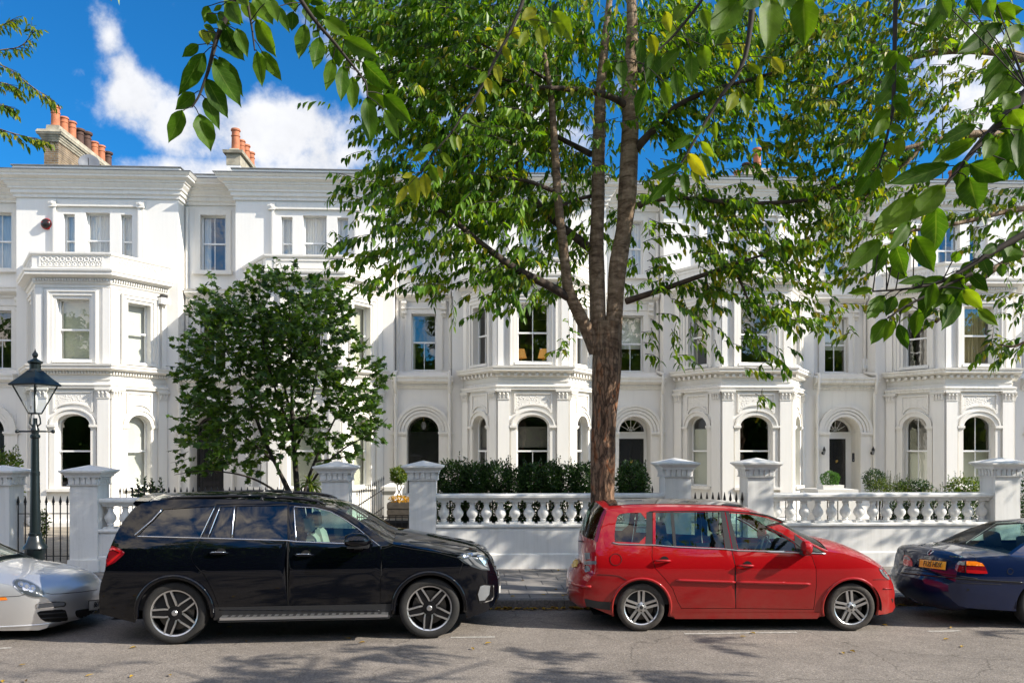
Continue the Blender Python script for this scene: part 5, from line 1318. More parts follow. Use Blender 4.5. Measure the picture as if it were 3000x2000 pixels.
# ================================================================ red people carrier
def red_mpv():
    ra = ground(*C5((850, 1231))[0]); fa = ground(*C6((662, 1229))[0]); L = (fa - ra).length
    c = Car('red_people_carrier', 'bright red people carrier with black window pillars and twin spoke alloy wheels', ra, fa, .90,
            [(0, .90), (.25, .935), (.45, .965), (.65, .99), (.80, 1.0), (.92, .988), (1.02, .962), (1.1, .935), (1.25, .88), (1.45, .80), (1.6, .735), (1.75, .64)],
            [(-2.32, .80), (-2.2, .885), (-2.05, .935), (-1.8, .97), (-1.3, 1.0), (0, 1.0), (1.2, 1.0), (1.55, .975), (1.8, .91), (1.98, .80), (2.1, .66), (2.2, .5)], M['paint_red'])
    t = c.t; wr = .316; xr = -L / 2; xf = L / 2; T = c.trs
    tail = T(C5((500, 1060), (468, 1040), (470, 990), (478, 930), (520, 870), (542, 850), (548, 780), (548, 700), (556, 640), (575, 560), (598, 480), (618, 435)))
    roof = T(C5((650, 424), (800, 414), (1000, 411), (1200, 414), (1400, 420), (1550, 436)) + C6((0, 448), (80, 480)))
    screen = T(C6((160, 512), (240, 556), (320, 606), (400, 655), (470, 690), (512, 706)))
    hood = T(C6((600, 716), (690, 740), (770, 772), (830, 802), (880, 832)))
    nose = T(C6((915, 880), (936, 930), (945, 985), (940, 1030), (948, 1070), (930, 1100), (880, 1116)))
    top = tail + roof + screen + hood + nose; c.full = top; ar = .385
    fa_ = c.arch_pts(xf, ar, .20, rz=wr); ra_ = c.arch_pts(xr, ar, .20, rz=wr)
    outline = top + list(reversed(fa_)) + [(xf - ar - .1, .165), (xr + ar + .1, .165)] + list(reversed(ra_))
    wq = T(smooth(C5((668, 640), (685, 480), (715, 452), (888, 450), (878, 650), (700, 640)), 1))
    w2 = T(C5((942, 660), (942, 450), (1040, 448), (1060, 668)))
    w3 = T(C5((1075, 668), (1058, 448), (1372, 446), (1395, 682)))
    w4 = T(C5((1486, 690), (1424, 452), (1560, 462), (1680, 484), (1790, 524)) + C6((100, 552), (200, 600), (285, 655), (302, 705)))
    w5 = T(C6((355, 712), (345, 640), (420, 672), (490, 712)))
    d1 = T(C5((1112, 1078), (1085, 1030), (1055, 950), (1000, 880), (940, 815), (918, 740), (922, 640), (922, 440), (1392, 438), (1440, 690), (1465, 800), (1468, 1078)))
    d2 = T(C5((1469, 1078), (1466, 800), (1441, 690), (1393, 440), (1560, 448), (1680, 470), (1790, 510)) + C6((100, 538), (200, 585), (290, 642), (345, 690), (400, 735), (428, 820), (430, 930), (412, 1084)))
    d1s, d2s = shrink(d1, .0045), shrink(d2, .0045)
    c.side('body', outline, [shrink(d1, -.003), shrink(d2, -.003), wq, w5], M['paint_red'], grid=.05)
    c.side('door', d1s, [w2, w3], M['paint_red'], grid=.05); c.side('door', d2s, [w4], M['paint_red'], grid=.05)
    doors = [o for o in t.children if o.name.startswith('door')]
    for nm, w_ in (('quarter_window', wq), ('side_window', w2), ('side_window', w3), ('side_window', w4), ('quarter_window', w5)):
        c.side(nm, shrink(w_, -.004), [], M['carglass'], off=-.010, grid=.12)
    for g_ in (d1, d2): c.line('door_seal', g_, .010, M['gap'], off=-.014, closed=True)
    # black pillars and window frames
    for nm, pts in (('pillar', C5((884, 446), (920, 442), (920, 660), (876, 656))), ('pillar', C5((1366, 440), (1394, 440), (1440, 686), (1398, 682))), ('pillar', C5((1402, 442), (1424, 446), (1484, 692), (1450, 690))),
                    ('pillar', C5((1038, 446), (1060, 446), (1078, 668), (1058, 668))), ('pillar', C6((288, 650), (300, 705), (362, 712), (340, 636), (285, 590)))):
        c.side(nm, T(pts), [], M['plastic'], off=.004, grid=.1)
    mb = MB(); tl = tail
    c.loft(mb, tl[:5], [.14, .16, .17, .17, .16], pw=2.6); mb.build('rear_bumper', M['paint_red'], t, smooth=True, split=60)
    mb = MB(); c.loft(mb, tl[4:9], [.16, .14, .14, .15, .15], pw=2.8); mb.build('tailgate', M['paint_red'], t, smooth=True, split=60)
    mb = MB(); c.loft(mb, tl[8:], [.15, .145, .13, .11], t0=-.93, t1=.93, pw=2.8, n=21); mb.build('rear_window', M['carglass'], t, smooth=True)
    for a, b in ((-1, -.92), (.92, 1)):
        mb = MB(); c.loft(mb, tl[8:], [.152, .148, .133, .113], t0=a, t1=b, pw=2.8, n=4); mb.build('pillar', M['paint_red'], t, smooth=True)
    rf = tl[-1:] + roof + screen[:1]
    mb = MB(); c.loft(mb, rf, [.11] + [.07] * (len(rf) - 1), pw=2.0); mb.build('roof', M['paint_red'], t, smooth=True, split=60)
    mb = MB(); c.loft(mb, roof[:6], .07, t0=-.80, t1=.80, pw=2.0, lift=.006); mb.build('sunroof', M['dustroof'], t, smooth=True)
    mb = MB(); c.loft(mb, screen, [.07, .085, .10, .115, .12, .12], t0=-.95, t1=.95, n=21); mb.build('windscreen', M['carglass'], t, smooth=True)
    for a, b in ((-1, -.94), (.94, 1)):
        mb = MB(); c.loft(mb, screen, [.073, .088, .104, .12, .125, .125], t0=a, t1=b, n=4); mb.build('pillar', M['paint_red'], t, smooth=True)
    hd = screen[-1:] + hood + nose[:1]
    mb = MB(); c.loft(mb, hd, [.12, .12, .12, .12, .12, .12, .12], n=23, pw=2.3); mb.build('bonnet', M['paint_red'], t, smooth=True, split=60)
    mb = MB(); c.loft(mb, nose, [.12, .13, .14, .13, .14, .13, .10], n=19, pw=2.4); mb.build('front_bumper', M['paint_red'], t, smooth=True, split=60)
    mb = MB(); mb.add([c.w(x, y, z) for x, y, z in ((-2.0, -.75, .2), (1.9, -.75, .2), (1.9, .75, .2), (-2.0, .75, .2))], [(0, 1, 2, 3)]); mb.build('underbody', M['gap'], t)
    c.wells((xr, xf), ar, wr)
    c.cabin(-1.95, 1.0, .35, .98)
    for x in (.05, -.85):
        for y in (-.36, .36): c.seat(x, y, M['seat_d'], zb=.55, h=.60, w=.23)
    mb = MB(); mb.tube([c.w(.95, -.72, .94), c.w(.88, 0, .99), c.w(.95, .72, .94)], .13, 10); mb.build('dashboard', M['carint'], t, smooth=True)
    mb = MB(); ctr = c.w(.56, .36, .99); axs = (c.ex * -.8 + UP * .5).normalized(); u_ = axs.orthogonal().normalized(); v_ = axs.cross(u_)
    mb.tube([ctr + u_ * .185 * math.cos(i * .3927) + v_ * .185 * math.sin(i * .3927) for i in range(17)], .015, 6); mb.tube([ctr - u_ * .17, ctr + u_ * .17], .022, 6); mb.build('steering_wheel', M['carint'], t, smooth=True)
    for a_ in (ra_, fa_):
        for sg in (-1, 1):
            mb = MB(); mb.tube([c.w(x, sg * (c.h(x, z) + .0), z) for x, z in a_], .020, 8); mb.build('wheel_arch', M['paint_red'], t, smooth=True)
    c.side('sill', [(xr + ar + .06, .165), (xf - ar - .06, .165), (xf - ar - .02, .245), (xr + ar + .02, .245)], [], M['paint_red'], off=.012)
    c.side('lower_bumper', T(C5((474, 1012), (560, 1030), (650, 1036), (652, 1090), (560, 1078), (485, 1062))), [], M['plastic'], off=.006)
    for pts, d_ in ((C5((1075, 893), (1466, 906)), doors[0]), (C5((1478, 906), (1792, 912)) + C6((20, 910), (390, 918)), doors[2])):
        p = T(pts); P = [c.w(x, -(c.h(x, z) + .004), z) for x, z in c.dens(p)]
        mb = MB(); mb.tube(P, [.012] + [.021] * (len(P) - 2) + [.012], 8); mb.build('rubbing_strip', M['paint_red'], d_, smooth=True)
    c.handle(T(C5((990, 766)))[0], doors[0], None, .21); c.handle(T(C5((1535, 798)))[0], doors[2], None, .21)
    # window surround in grey metal
    c.line('window_trim', T(C5((660, 645), (700, 655), (940, 662), (1075, 674), (1400, 688), (1485, 698), (1792, 704)) + C6((100, 706), (300, 712), (490, 718))), .008, M['alloy'], off=.004)
    c.line('window_trim', T(C5((900, 443), (1060, 440), (1390, 439), (1560, 450), (1680, 472), (1790, 514)) + C6((100, 542), (200, 590), (290, 646), (345, 690), (490, 716))), .006, M['plastic'], off=.004)
    for sg in (-1, 1):
        x, z = T(C6((338, 672)))[0]; yb = sg * c.h(x, z); P = c.w(x, yb + sg * .13, z); mb = MB()
        prof = [(-.045, .075), (-.03, .10), (.02, .105), (.06, .08), (.085, .02)]
        for i, (dx_, r_) in enumerate(prof):
            for j in range(12):
                a = 2 * math.pi * j / 12; mb.v.append(P + c.ex * dx_ + c.ey * math.cos(a) * r_ * 1.0 + UP * math.sin(a) * r_ * .95)
        for i in range(4):
            for j in range(12): mb.f.append((i * 12 + j, i * 12 + (j + 1) % 12, (i + 1) * 12 + (j + 1) % 12, (i + 1) * 12 + j))
        mb.f.append(tuple(range(11, -1, -1))); mb.f.append(tuple(48 + j for j in range(12)))
        mi = mb.build('wing_mirror', M['paint_red'], t, smooth=True, split=50)
        mb = MB(); mb.obox(P - UP * .07 - c.ey * sg * .07, c.ex, c.ey, UP, .05, .08, .03); mb.build('mirror_base', M['plastic'], mi)
    c.surf()
    tl_ = c.patch('tail_light', C5((478, 712), (545, 706), (556, 740), (566, 800), (568, 852), (480, 848)), M['redlens'], .008)
    c.patch('reverse_lens', C5((482, 714), (516, 712), (518, 752), (484, 758)), M['clearlens'], .013, tl_); c.patch('reverse_lens', C5((480, 768), (553, 766), (555, 788), (480, 790)), M['clearlens'], .013, tl_)
    c.patch('reverse_lens', smooth(C5((480, 798), (505, 796), (518, 815), (516, 838), (480, 846)), 1), M['clearlens'], .013, tl_)
    c.patch('number_plate', C5((393, 764), (434, 760), (432, 806), (396, 812)), M['plate_y'], .012)
    c.patch('headlight', smooth(C6((835, 812), (860, 804), (885, 812), (910, 845), (930, 888), (905, 890), (870, 868)), 1), M['clearlens'], .006)
    c.patch('lamp_strip', smooth(C6((858, 820), (880, 822), (905, 855), (915, 880), (890, 868)), 1), M['lampin'], .012)
    circ = [(804 - 804 + 681 + 38 * math.cos(i * .2618), 757 + 38 * math.sin(i * .2618)) for i in range(25)]
    c.strip('fuel_flap_line', C5(*circ), .004, M['gap'], .0005, step=3)
    c.strip('panel_line', C5((560, 856), (640, 858), (700, 866), (752, 892)), .004, M['gap'], .0)
    c.strip('panel_line', C6((800, 890), (850, 888), (900, 890), (935, 892)), .004, M['gap'], .0)
    c.strip('panel_line', C6((868, 948), (968, 946)), .010, M['paint_red'], .002)
    c.patch('front_grille', C6((920, 1012), (968, 1012), (968, 1052), (935, 1052)), M['gap'], .005)
    c.strip('grille_trim', C6((920, 1016), (966, 1018)), .010, M['alloy'], .008)
    c.strip('rear_wiper', C5((396, 628), (430, 636), (470, 640)), .010, M['plastic'], .02)
    c.strip('panel_line', C5((625, 424), (605, 480), (580, 560), (560, 640)), .004, M['gap'], .0)
    c.strip('bumper_ridge', C5((376, 905), (420, 925), (470, 935), (520, 935)), .022, M['paint_red'], .004)
    for x in (xr, xf): c.wheel(x, wr, dict(kind='p', rim=.735, rot=R(90 if x < 0 else 98), da=.06, w=.072), .22, dusty=True)
    return c
RED = red_mpv()
# ================================================================ dark blue saloon (its tail shows) and silver sports car (its nose shows)
def plate_text(c, parent, body, pl, pr, pb, pt_, size, scale=(1, 1)):
    (a, n1), (b, n2), (lo, _), (hi, _) = c.hit(*pl), c.hit(*pr), c.hit(*pb), c.hit(*pt_)
    if None in (a, b, lo, hi): return None
    ex = (b - a).normalized(); nn = ex.cross((hi - lo)).normalized()
    if nn.dot(EYE - a) < 0: nn = -nn
    ey = nn.cross(ex).normalized(); m_, _ = c.hit((pl[0] + pr[0]) / 2, (pl[1] + pr[1]) / 2); m_ = m_ or (a + b) / 2; mb = MB(); put_text(mb, body, size, m_, ex, ey, nn, lift=.020, scale=scale); return mb.build('plate_lettering', M['ink'], parent)
M['rearglass'] = glassmat('saloon_rear_glass', (.62, .80, .78), .55, base=.0)
def blue_saloon():
    ra = ground(3022, 1841); hd_ = R(3); fa = ra + Vector((math.cos(hd_), math.sin(hd_), 0)) * 2.62
    c = Car('blue_saloon', 'dark blue saloon car cut off by the right edge, yellow number plate showing', ra, fa, .86,
            [(0, .93), (.3, .96), (.5, .99), (.65, 1.0), (.8, .985), (.95, .95), (1.05, .90), (1.2, .80), (1.36, .66), (1.45, .58)],
            [(-2.46, .78), (-2.38, .84), (-2.25, .90), (-2.0, .95), (-1.6, .985), (-1.0, 1.0), (.8, 1.0), (1.5, .97), (1.9, .86), (2.1, .7)], M['paint_blue'])
    t = c.t; wr = .31; xr, xf = -1.16, 1.31
    tail = [(-2.16, .28), (-2.28, .31), (-2.36, .38), (-2.40, .48), (-2.41, .58), (-2.385, .615), (-2.335, .63), (-2.325, .70), (-2.305, .80), (-2.275, .89), (-2.25, .925), (-2.20, .945)]
    lid = [(-2.05, .958), (-1.85, .97), (-1.62, .98)]; rw = [(-1.58, .985), (-1.4, 1.08), (-1.15, 1.20), (-.9, 1.295)]
    roof = [(-.75, 1.325), (-.4, 1.35), (0, 1.355), (.3, 1.335)]; scr = [(.42, 1.30), (.8, 1.12), (1.1, .97)]; hood = [(1.2, .94), (1.6, .88), (1.95, .78)]; nose = [(2.03, .68), (2.08, .5), (2.05, .35), (1.95, .22)]
    top = tail + lid + rw + roof + scr + hood + nose; c.full = top; ar = .365
    fa_ = c.arch_pts(xf, ar, .2, rz=wr); ra_ = c.arch_pts(xr, ar, .24, rz=wr)
    outline = top + list(reversed(fa_)) + [(xf - ar - .1, .18), (xr + ar + .1, .18)] + list(reversed(ra_)) + [(xr - ar - .03, .24)]
    w1 = [(-1.05, 1.0), (-.72, 1.24), (-.1, 1.275), (-.1, 1.0)]; w2 = [(-.03, 1.0), (-.03, 1.275), (.35, 1.24), (.85, 1.0)]
    d1 = [(-.85, .3), (-1.12, .8), (-1.12, .97), (-.76, 1.28), (-.07, 1.31), (-.07, .3)]; d2 = [(-.06, .3), (-.06, 1.31), (.38, 1.27), (.95, .98), (.95, .3)]
    c.side('body', outline, [shrink(d1, -.003), shrink(d2, -.003)], M['paint_blue'], grid=.06); c.side('door', shrink(d1, .004), [w1], M['paint_blue'], grid=.08); c.side('door', shrink(d2, .004), [w2], M['paint_blue'], grid=.08)
    for w_ in (w1, w2): c.side('side_window', shrink(w_, -.004), [], M['carglass'], off=-.01, grid=.15)
    mb = MB(); c.loft(mb, tail[:7], [.12, .13, .14, .14, .14, .13, .11], pw=2.6, n=21); mb.build('rear_bumper', M['paint_blue'], t, smooth=True, split=40)
    mb = MB(); c.loft(mb, tail[6:], [.085, .085, .085, .08, .07, .06], pw=2.6, n=21); mb.build('boot_panel', M['paint_blue'], t, smooth=True, split=60)
    mb = MB(); c.loft(mb, tail[-1:] + lid + rw[:1], [.06, .045, .04, .035, .035], pw=2.3, n=21); mb.build('boot_lid', M['paint_blue'], t, smooth=True, split=60)
    mb = MB(); c.loft(mb, rw, [.04, .06, .07, .06], t0=-.93, t1=.93, n=21); mb.build('rear_window', M['rearglass'], t, smooth=True)
    for a, b in ((-1, -.92), (.92, 1)):
        mb = MB(); c.loft(mb, rw, [.045, .066, .076, .066], t0=a, t1=b, n=4); mb.build('pillar', M['paint_blue'], t, smooth=True)
    mb = MB(); c.loft(mb, rw[-1:] + roof + scr[:1], [.06, .05, .05, .05, .05, .05], n=17); mb.build('roof', M['paint_blue'], t, smooth=True)
    mb = MB(); c.loft(mb, scr, [.05, .08, .1]); mb.build('windscreen', M['carglass'], t, smooth=True)
    mb = MB(); c.loft(mb, scr[-1:] + hood + nose[:1], [.1, .1, .1, .08, .06]); mb.build('bonnet', M['paint_blue'], t, smooth=True)
    mb = MB(); c.loft(mb, nose, [.06, .1, .1, .06]); mb.build('front_bumper', M['paint_blue'], t, smooth=True)
    mb = MB(); mb.add([c.w(x, y, z) for x, y, z in ((-2.2, -.72, .27), (1.8, -.72, .22), (1.8, .72, .22), (-2.2, .72, .27))], [(0, 1, 2, 3)]); mb.build('underbody', M['gap'], t)
    c.wells((xr, xf), ar, wr); c.cabin(-1.75, .9, .3, .96)
    for x in (.1, -.8):
        for y in (-.35, .35): c.seat(x, y, M['seat_d'], zb=.42, h=.52, w=.24, lean=.2)
    mb = MB(); mb.obox(c.w(-1.45, 0, .955), c.ex, c.ey, UP, .28, .68, .01); mb.build('parcel_shelf', M['carint'], t)
    mb = MB(); mb.lathe([(.05, 0), (.05, .3), (.04, .3), (.04, .0)], c.w(-2.36, .32, .26), c.ex, 14); mb.build('exhaust', M['plastic'], t, smooth=True, split=40)
    c.surf(); CB = lambda *p: crop(2600, 1500, 4.48, p)
    lamp = c.patch('tail_light', smooth(CB((886, 770), (900, 690), (940, 640), (1020, 632), (1160, 640), (1240, 665), (1275, 705), (1318, 805), (1180, 806), (1030, 795)), 1), M['redlens_d'], .008, grid=4)
    c.patch('lamp_lens', CB((1032, 640), (1160, 644), (1236, 668), (1268, 706), (1150, 700), (1032, 694)), M['orangelens'], .013, lamp, grid=4)
    c.patch('lamp_lens', CB((912, 684), (945, 645), (1018, 640), (1014, 694)), M['clearlens'], .013, lamp, grid=4)
    c.patch('lamp_lens', CB((1032, 752), (1180, 758), (1295, 768), (1308, 802), (1180, 802), (1032, 790)), M['redlens'], .013, lamp, grid=4)
    c.strip('lamp_divider', CB((1022, 636), (1018, 794)), .006, M['gap'], .013, lamp)
    lamp2 = c.patch('tail_light', CB((215, 700), (212, 600), (225, 562), (275, 568), (310, 600), (335, 660), (338, 714), (270, 706)), M['redlens'], .008, grid=4)
    c.patch('lamp_lens', CB((222, 606), (232, 572), (272, 578), (300, 604), (312, 632)), M['clearlens'], .013, lamp2, grid=4)
    rec = c.patch('plate_recess', CB((345, 720), (400, 600), (470, 575), (800, 610), (880, 640), (880, 770), (780, 775), (420, 730)), M['paint_blue'], .001)
    pl = c.patch('number_plate', CB((420, 716), (434, 614), (786, 648), (774, 760)), M['plate_y'], .012, grid=4)
    plate_text(c, pl, 'F12S HDX', CB((432, 668))[0], CB((778, 704))[0], CB((600, 735))[0], CB((606, 632))[0], .105, (.80, 1))
    c.strip('plate_edge', CB((420, 716), (434, 614), (786, 648), (774, 760), (420, 716)), .004, M['ink'], .014, pl)
    ctr = CB((565, 527))[0]; p, n = c.hit(*ctr); mb = MB(); ax = n; u = UP - n * n.z; u.normalize(); v = n.cross(u)
    ring = [p + n * .008 + u * .042 * math.cos(i * .3142) + v * .042 * math.sin(i * .3142) for i in range(21)]; mb.tube(ring, .005, 6, cap=False)
    mb.lathe([(.036, .002), (.0, .004)], p + n * .002, n, 20); 
    bd = mb.build('badge_ring', M['chrome'], t, smooth=True); mb = MB()
    mb.tube([p + n * .012 + u * .03 - v * .012, p + n * .012 - u * .005 + v * .014, p + n * .012 + u * .005 - v * .014, p + n * .012 - u * .03 + v * .012], .006, 6); mb.build('badge_sign', M['ink'], bd)
    def words(s, a, b, size):
        (A, n1), (B, n2) = c.hit(*a), c.hit(*b); ex = (B - A).normalized(); ey = n1.cross(ex).normalized(); ey = ey if ey.z > 0 else -ey; m_, _ = c.hit((a[0] + b[0]) / 2, (a[1] + b[1]) / 2); mb = MB(); put_text(mb, s, size, m_ or (A + B) / 2, ex, ey, n1, lift=.006); mb.build('model_lettering', M['chrome'], t)
    words('errera.is', CB((820, 575))[0], CB((990, 588))[0], .055)
    c.strip('boot_gap', CB((228, 478), (222, 520), (226, 560)), .004, M['gap'], .0); c.strip('boot_gap', CB((1075, 545), (1140, 570), (1160, 600), (1155, 636)), .004, M['gap'], .0)
    c.strip('bumper_seam', CB((225, 745), (500, 775), (900, 830), (1180, 870)), .006, M['gap'], .0)
    c.strip('bumper_strip', CB((175, 790), (400, 812), (700, 845), (1100, 880), (1500, 905), (1780, 920)), .014, M['plasticg'], .0)
    c.line('panel_line', [(-2.33, .62), (-2.1, .615), (-1.75, .60)], .004, M['gap'])
    c.patch('tow_cover', CB((1040, 1000), (1075, 1000), (1075, 1030), (1040, 1030)), M['gap'], .003)
    cc_ = [(1610 + 38 * math.cos(i * .4), 775 + 38 * math.sin(i * .4)) for i in range(17)]; c.strip('fuel_flap_line', CB(*cc_), .004, M['gap'], .0)
    for x in (xr, xf): c.wheel(x, wr, dict(kind='p', rim=.66, da=.1, w=.08), .20)
    return c
BLUE = blue_saloon()
def silver_sports():
    fa = Vector((-5.97, 10.72, 0)); ra = fa - Vector((2.42, 0.0, 0))
    c = Car('silver_sports_car', 'low silver sports car cut off by the left edge, oval headlight and grille showing', ra, fa, .90,
            [(0, .90), (.2, .95), (.4, .99), (.55, 1.0), (.7, .975), (.8, .94), (.95, .86), (1.15, .72), (1.3, .6)],
            [(-2.1, .7), (-1.9, .86), (-1.5, .97), (-1, 1.0), (1.1, 1.0), (1.4, .985), (1.6, .95), (1.75, .89), (1.86, .81), (1.93, .73), (2.0, .6)], M['paint_silver'])
    t = c.t; wr = .325; xr, xf = -1.21, .96
    tail = [(-1.95, .22), (-2.0, .4), (-1.95, .6), (-1.85, .74)]; lid = [(-1.5, .84), (-1.1, .90)]; rw = [(-.9, 1.02), (-.6, 1.16)]
    roof = [(-.35, 1.22), (0, 1.24), (.2, 1.21)]; scr = [(.32, 1.16), (.62, .99), (.95, .81)]
    hood = [(1.1, .775), (1.3, .745), (1.5, .70), (1.68, .635), (1.80, .565)]; nose = [(1.86, .51), (1.895, .45), (1.905, .38), (1.905, .30), (1.885, .22), (1.83, .14), (1.75, .12)]
    top = tail + lid + rw + roof + scr + hood + nose; c.full = top; ar = .36
    fa_ = c.arch_pts(xf, ar, .14, rz=wr); ra_ = c.arch_pts(xr, ar, .16, rz=wr)
    outline = top + list(reversed(fa_)) + [(xf - ar - .1, .14), (xr + ar + .1, .14)] + list(reversed(ra_))
    w1 = [(-.35, .90), (-.28, 1.14), (.16, 1.13), (.72, .88)]; d1 = [(-.42, .22), (-.42, .92), (-.34, 1.18), (.2, 1.17), (.8, .86), (.8, .22)]
    c.side('body', outline, [shrink(d1, -.003)], M['paint_silver'], grid=.05); c.side('door', shrink(d1, .004), [w1], M['paint_silver'], grid=.07); c.side('side_window', shrink(w1, -.004), [], M['carglass'], off=-.01, grid=.15)
    mb = MB(); c.loft(mb, tail, .12, pw=2.4); c.loft(mb, tail[-1:] + lid + rw[:1], [.1, .06, .05, .05]); mb.build('engine_cover', M['paint_silver'], t, smooth=True)
    mb = MB(); c.loft(mb, rw + roof + scr[:1], .06); mb.build('soft_top', M['plastic'], t, smooth=True)
    mb = MB(); c.loft(mb, scr, [.06, .085, .10], t0=-.94, t1=.94, n=21); mb.build('windscreen', M['carglass'], t, smooth=True)
    for a, b in ((-1, -.93), (.93, 1)):
        mb = MB(); c.loft(mb, scr, [.065, .09, .105], t0=a, t1=b, n=4); mb.build('pillar', M['plasticg'], t, smooth=True)
    ns = smooth(scr[-1:] + hood + nose, 2, False); NN = len(ns); k0 = next(i for i, p in enumerate(ns) if p[0] > 1.70)
    def cr(i): t = max(0, min(1, (ns[i][0] - 1.25) / .65)) if i < k0 + 8 else 1; return (.10 + .135 * t * t) * (1 if i < k0 else .12 + .88 * max(0, min(1, (ns[i][1] - .12) / .16)))
    mb = MB(); c.loft(mb, ns, [cr(i) for i in range(NN)], n=41, pw=2.2); mb.build('front_panel', M['paint_silver'], t, smooth=True, split=70)
    mb = MB(); mb.add([c.w(x, y, z) for x, y, z in ((-1.8, -.7, .13), (1.8, -.6, .125), (1.8, .6, .125), (-1.8, .7, .13))], [(0, 1, 2, 3)]); mb.build('underbody', M['gap'], t)
    c.wells((xr, xf), ar, wr); c.cabin(-.9, .9, .22, .82)
    for y in (-.36, .36): c.seat(.0, y, M['seat_d'], zb=.30, h=.58, w=.24, lean=.22)
    mb = MB(); mb.tube([c.w(.85, -.7, .78), c.w(.78, 0, .82), c.w(.85, .7, .78)], .09, 10); mb.build('dashboard', M['carint'], t, smooth=True)
    c.surf(); CS = lambda *p: crop(0, 1570, 5.06, p)
    def oval(cx, cy, a, b, rot, n=28): return [(cx + a * math.cos(2 * math.pi * i / n) * math.cos(rot) - b * math.sin(2 * math.pi * i / n) * math.sin(rot), cy + a * math.cos(2 * math.pi * i / n) * math.sin(rot) + b * math.sin(2 * math.pi * i / n) * math.cos(rot)) for i in range(n)]
    h1 = c.patch('headlight', CS(*oval(425, 775, 255, 105, R(25))), M['alloy'], .006, grid=4)
    c.patch('lamp_housing', CS(*oval(425, 775, 232, 88, R(25))), M['lampdark'], .010, h1, grid=4)
    for cx, cy, a, b in ((310, 720, 52, 42), (385, 755, 60, 55), (475, 780, 46, 50)): c.patch('lamp_reflector', CS(*oval(cx, cy, a, b, R(35))), M['lampin'], .014, h1, grid=3); c.patch('lamp_bulb', CS(*oval(cx + 6, cy + 4, a * .5, b * .5, R(35))), M['clearlens'], .018, h1, grid=3)
    c.patch('headlight', CS((1385, 535), (1440, 535), (1530, 600), (1500, 650)), M['lampdark'], .006, grid=4)
    ind = c.patch('fog_lamp', smooth(CS((522, 1020), (545, 990), (700, 970), (930, 962), (975, 985), (970, 1030), (940, 1042), (560, 1082), (535, 1070)), 1), M['chrome'], .006, grid=4)
    c.patch('fog_lens', CS((545, 1020), (560, 1000), (700, 984), (925, 974), (955, 990), (950, 1024), (560, 1066)), M['clearlens'], .010, ind, grid=4)
    it = c.patch('air_intake', smooth(CS((540, 1112), (780, 1088), (960, 1080), (985, 1130), (1012, 1240), (960, 1262), (690, 1272), (620, 1235), (570, 1180)), 1), M['gap'], .004, grid=4)
    for q in (((560, 1150), (780, 1140), (960, 1125)), ((600, 1215), (780, 1205), (990, 1190))): c.strip('intake_bar', CS(*q), .009, M['plastic'], .012, it)
    c.patch('air_intake', smooth(CS((1105, 1120), (1140, 1085), (1460, 1060), (1460, 1175), (1200, 1210), (1130, 1190)), 1), M['gap'], .004, grid=4)
    pl = c.patch('number_plate', CS((1296, 1100), (1300, 955), (1700, 915), (1700, 1060)), M['plate_w'], .014, grid=4)
    plate_text(c, pl, '861', (272, 1771), (286, 1768), (279, 1782), (279, 1757), .105, (1.0, 1)); c.strip('plate_edge', CS((1460, 1075), (1296, 1100), (1300, 955), (1460, 940)), .005, M['ink'], .016, pl)
    c.patch('side_indicator', CS((-60, 905), (90, 902), (116, 942), (-60, 952)), M['orangelens'], .006, grid=4)
    c.strip('panel_line', CS((-40, 900), (150, 892), (280, 885), (370, 862)), .004, M['gap'], .0)
    c.strip('panel_line', CS((650, 835), (760, 855), (900, 850), (1200, 825), (1440, 790)), .004, M['gap'], .0)
    c.strip('bumper_crease', CS((-40, 1345), (300, 1330), (600, 1310), (850, 1275), (1050, 1240), (1400, 1195)), .014, M['paint_silver'], -.003)
    for x in (xr, xf): c.wheel(x, wr, dict(kind='p', rim=.70), .22)
    return c
SILVER = silver_sports()
# ---------------------------------------------------------------- foliage
G = [(.0, (.018, .060, .004)), (.15, (.034, .10, .005)), (.35, (.072, .175, .007)), (.7, (.13, .245, .009)), (.95, (.18, .27, .012)), (.98, (.28, .28, .016)), (1.0, (.32, .27, .016))]
GY = [(.0, (.026, .07, .005)), (.3, (.075, .16, .008)), (.62, (.14, .215, .011)), (.86, (.22, .24, .013)), (.96, (.32, .29, .018)), (1.0, (.34, .27, .018))]
M['leaf'] = leafmat('cherry_leaf', G, .45)
M['leaf_y'] = leafmat('turning_cherry_leaf', GY, .48)
M['maple'] = leafmat('maple_leaf', [(.0, (.020, .055, .006)), (.5, (.042, .10, .009)), (.9, (.072, .145, .012)), (1.0, (.12, .19, .012))], .4, .5)
M['leaf_near'] = leafmat('near_leaf', [(.0, (.034, .092, .005)), (.5, (.062, .145, .007)), (1.0, (.11, .20, .010))], .5, .5, .22, veins=True)
M['leaf_near_y'] = leafmat('near_yellow_leaf', [(.0, (.10, .19, .010)), (.5, (.18, .25, .012)), (1.0, (.33, .30, .016))], .5, .5, .22, veins=True)
M['hedge'] = leafmat('box_leaf', [(.0, (.010, .032, .006)), (.6, (.022, .065, .008)), (1.0, (.05, .11, .012))], .2, .45)
M['shrub'] = leafmat('light_shrub_leaf', [(.0, (.04, .09, .010)), (.6, (.09, .16, .015)), (1.0, (.20, .22, .02))], .3, .45)
M['wood'] = leafmat('far_leaf', [(.0, (.05, .11, .010)), (.6, (.11, .21, .016)), (1.0, (.20, .28, .02))], .55, .6, .2)
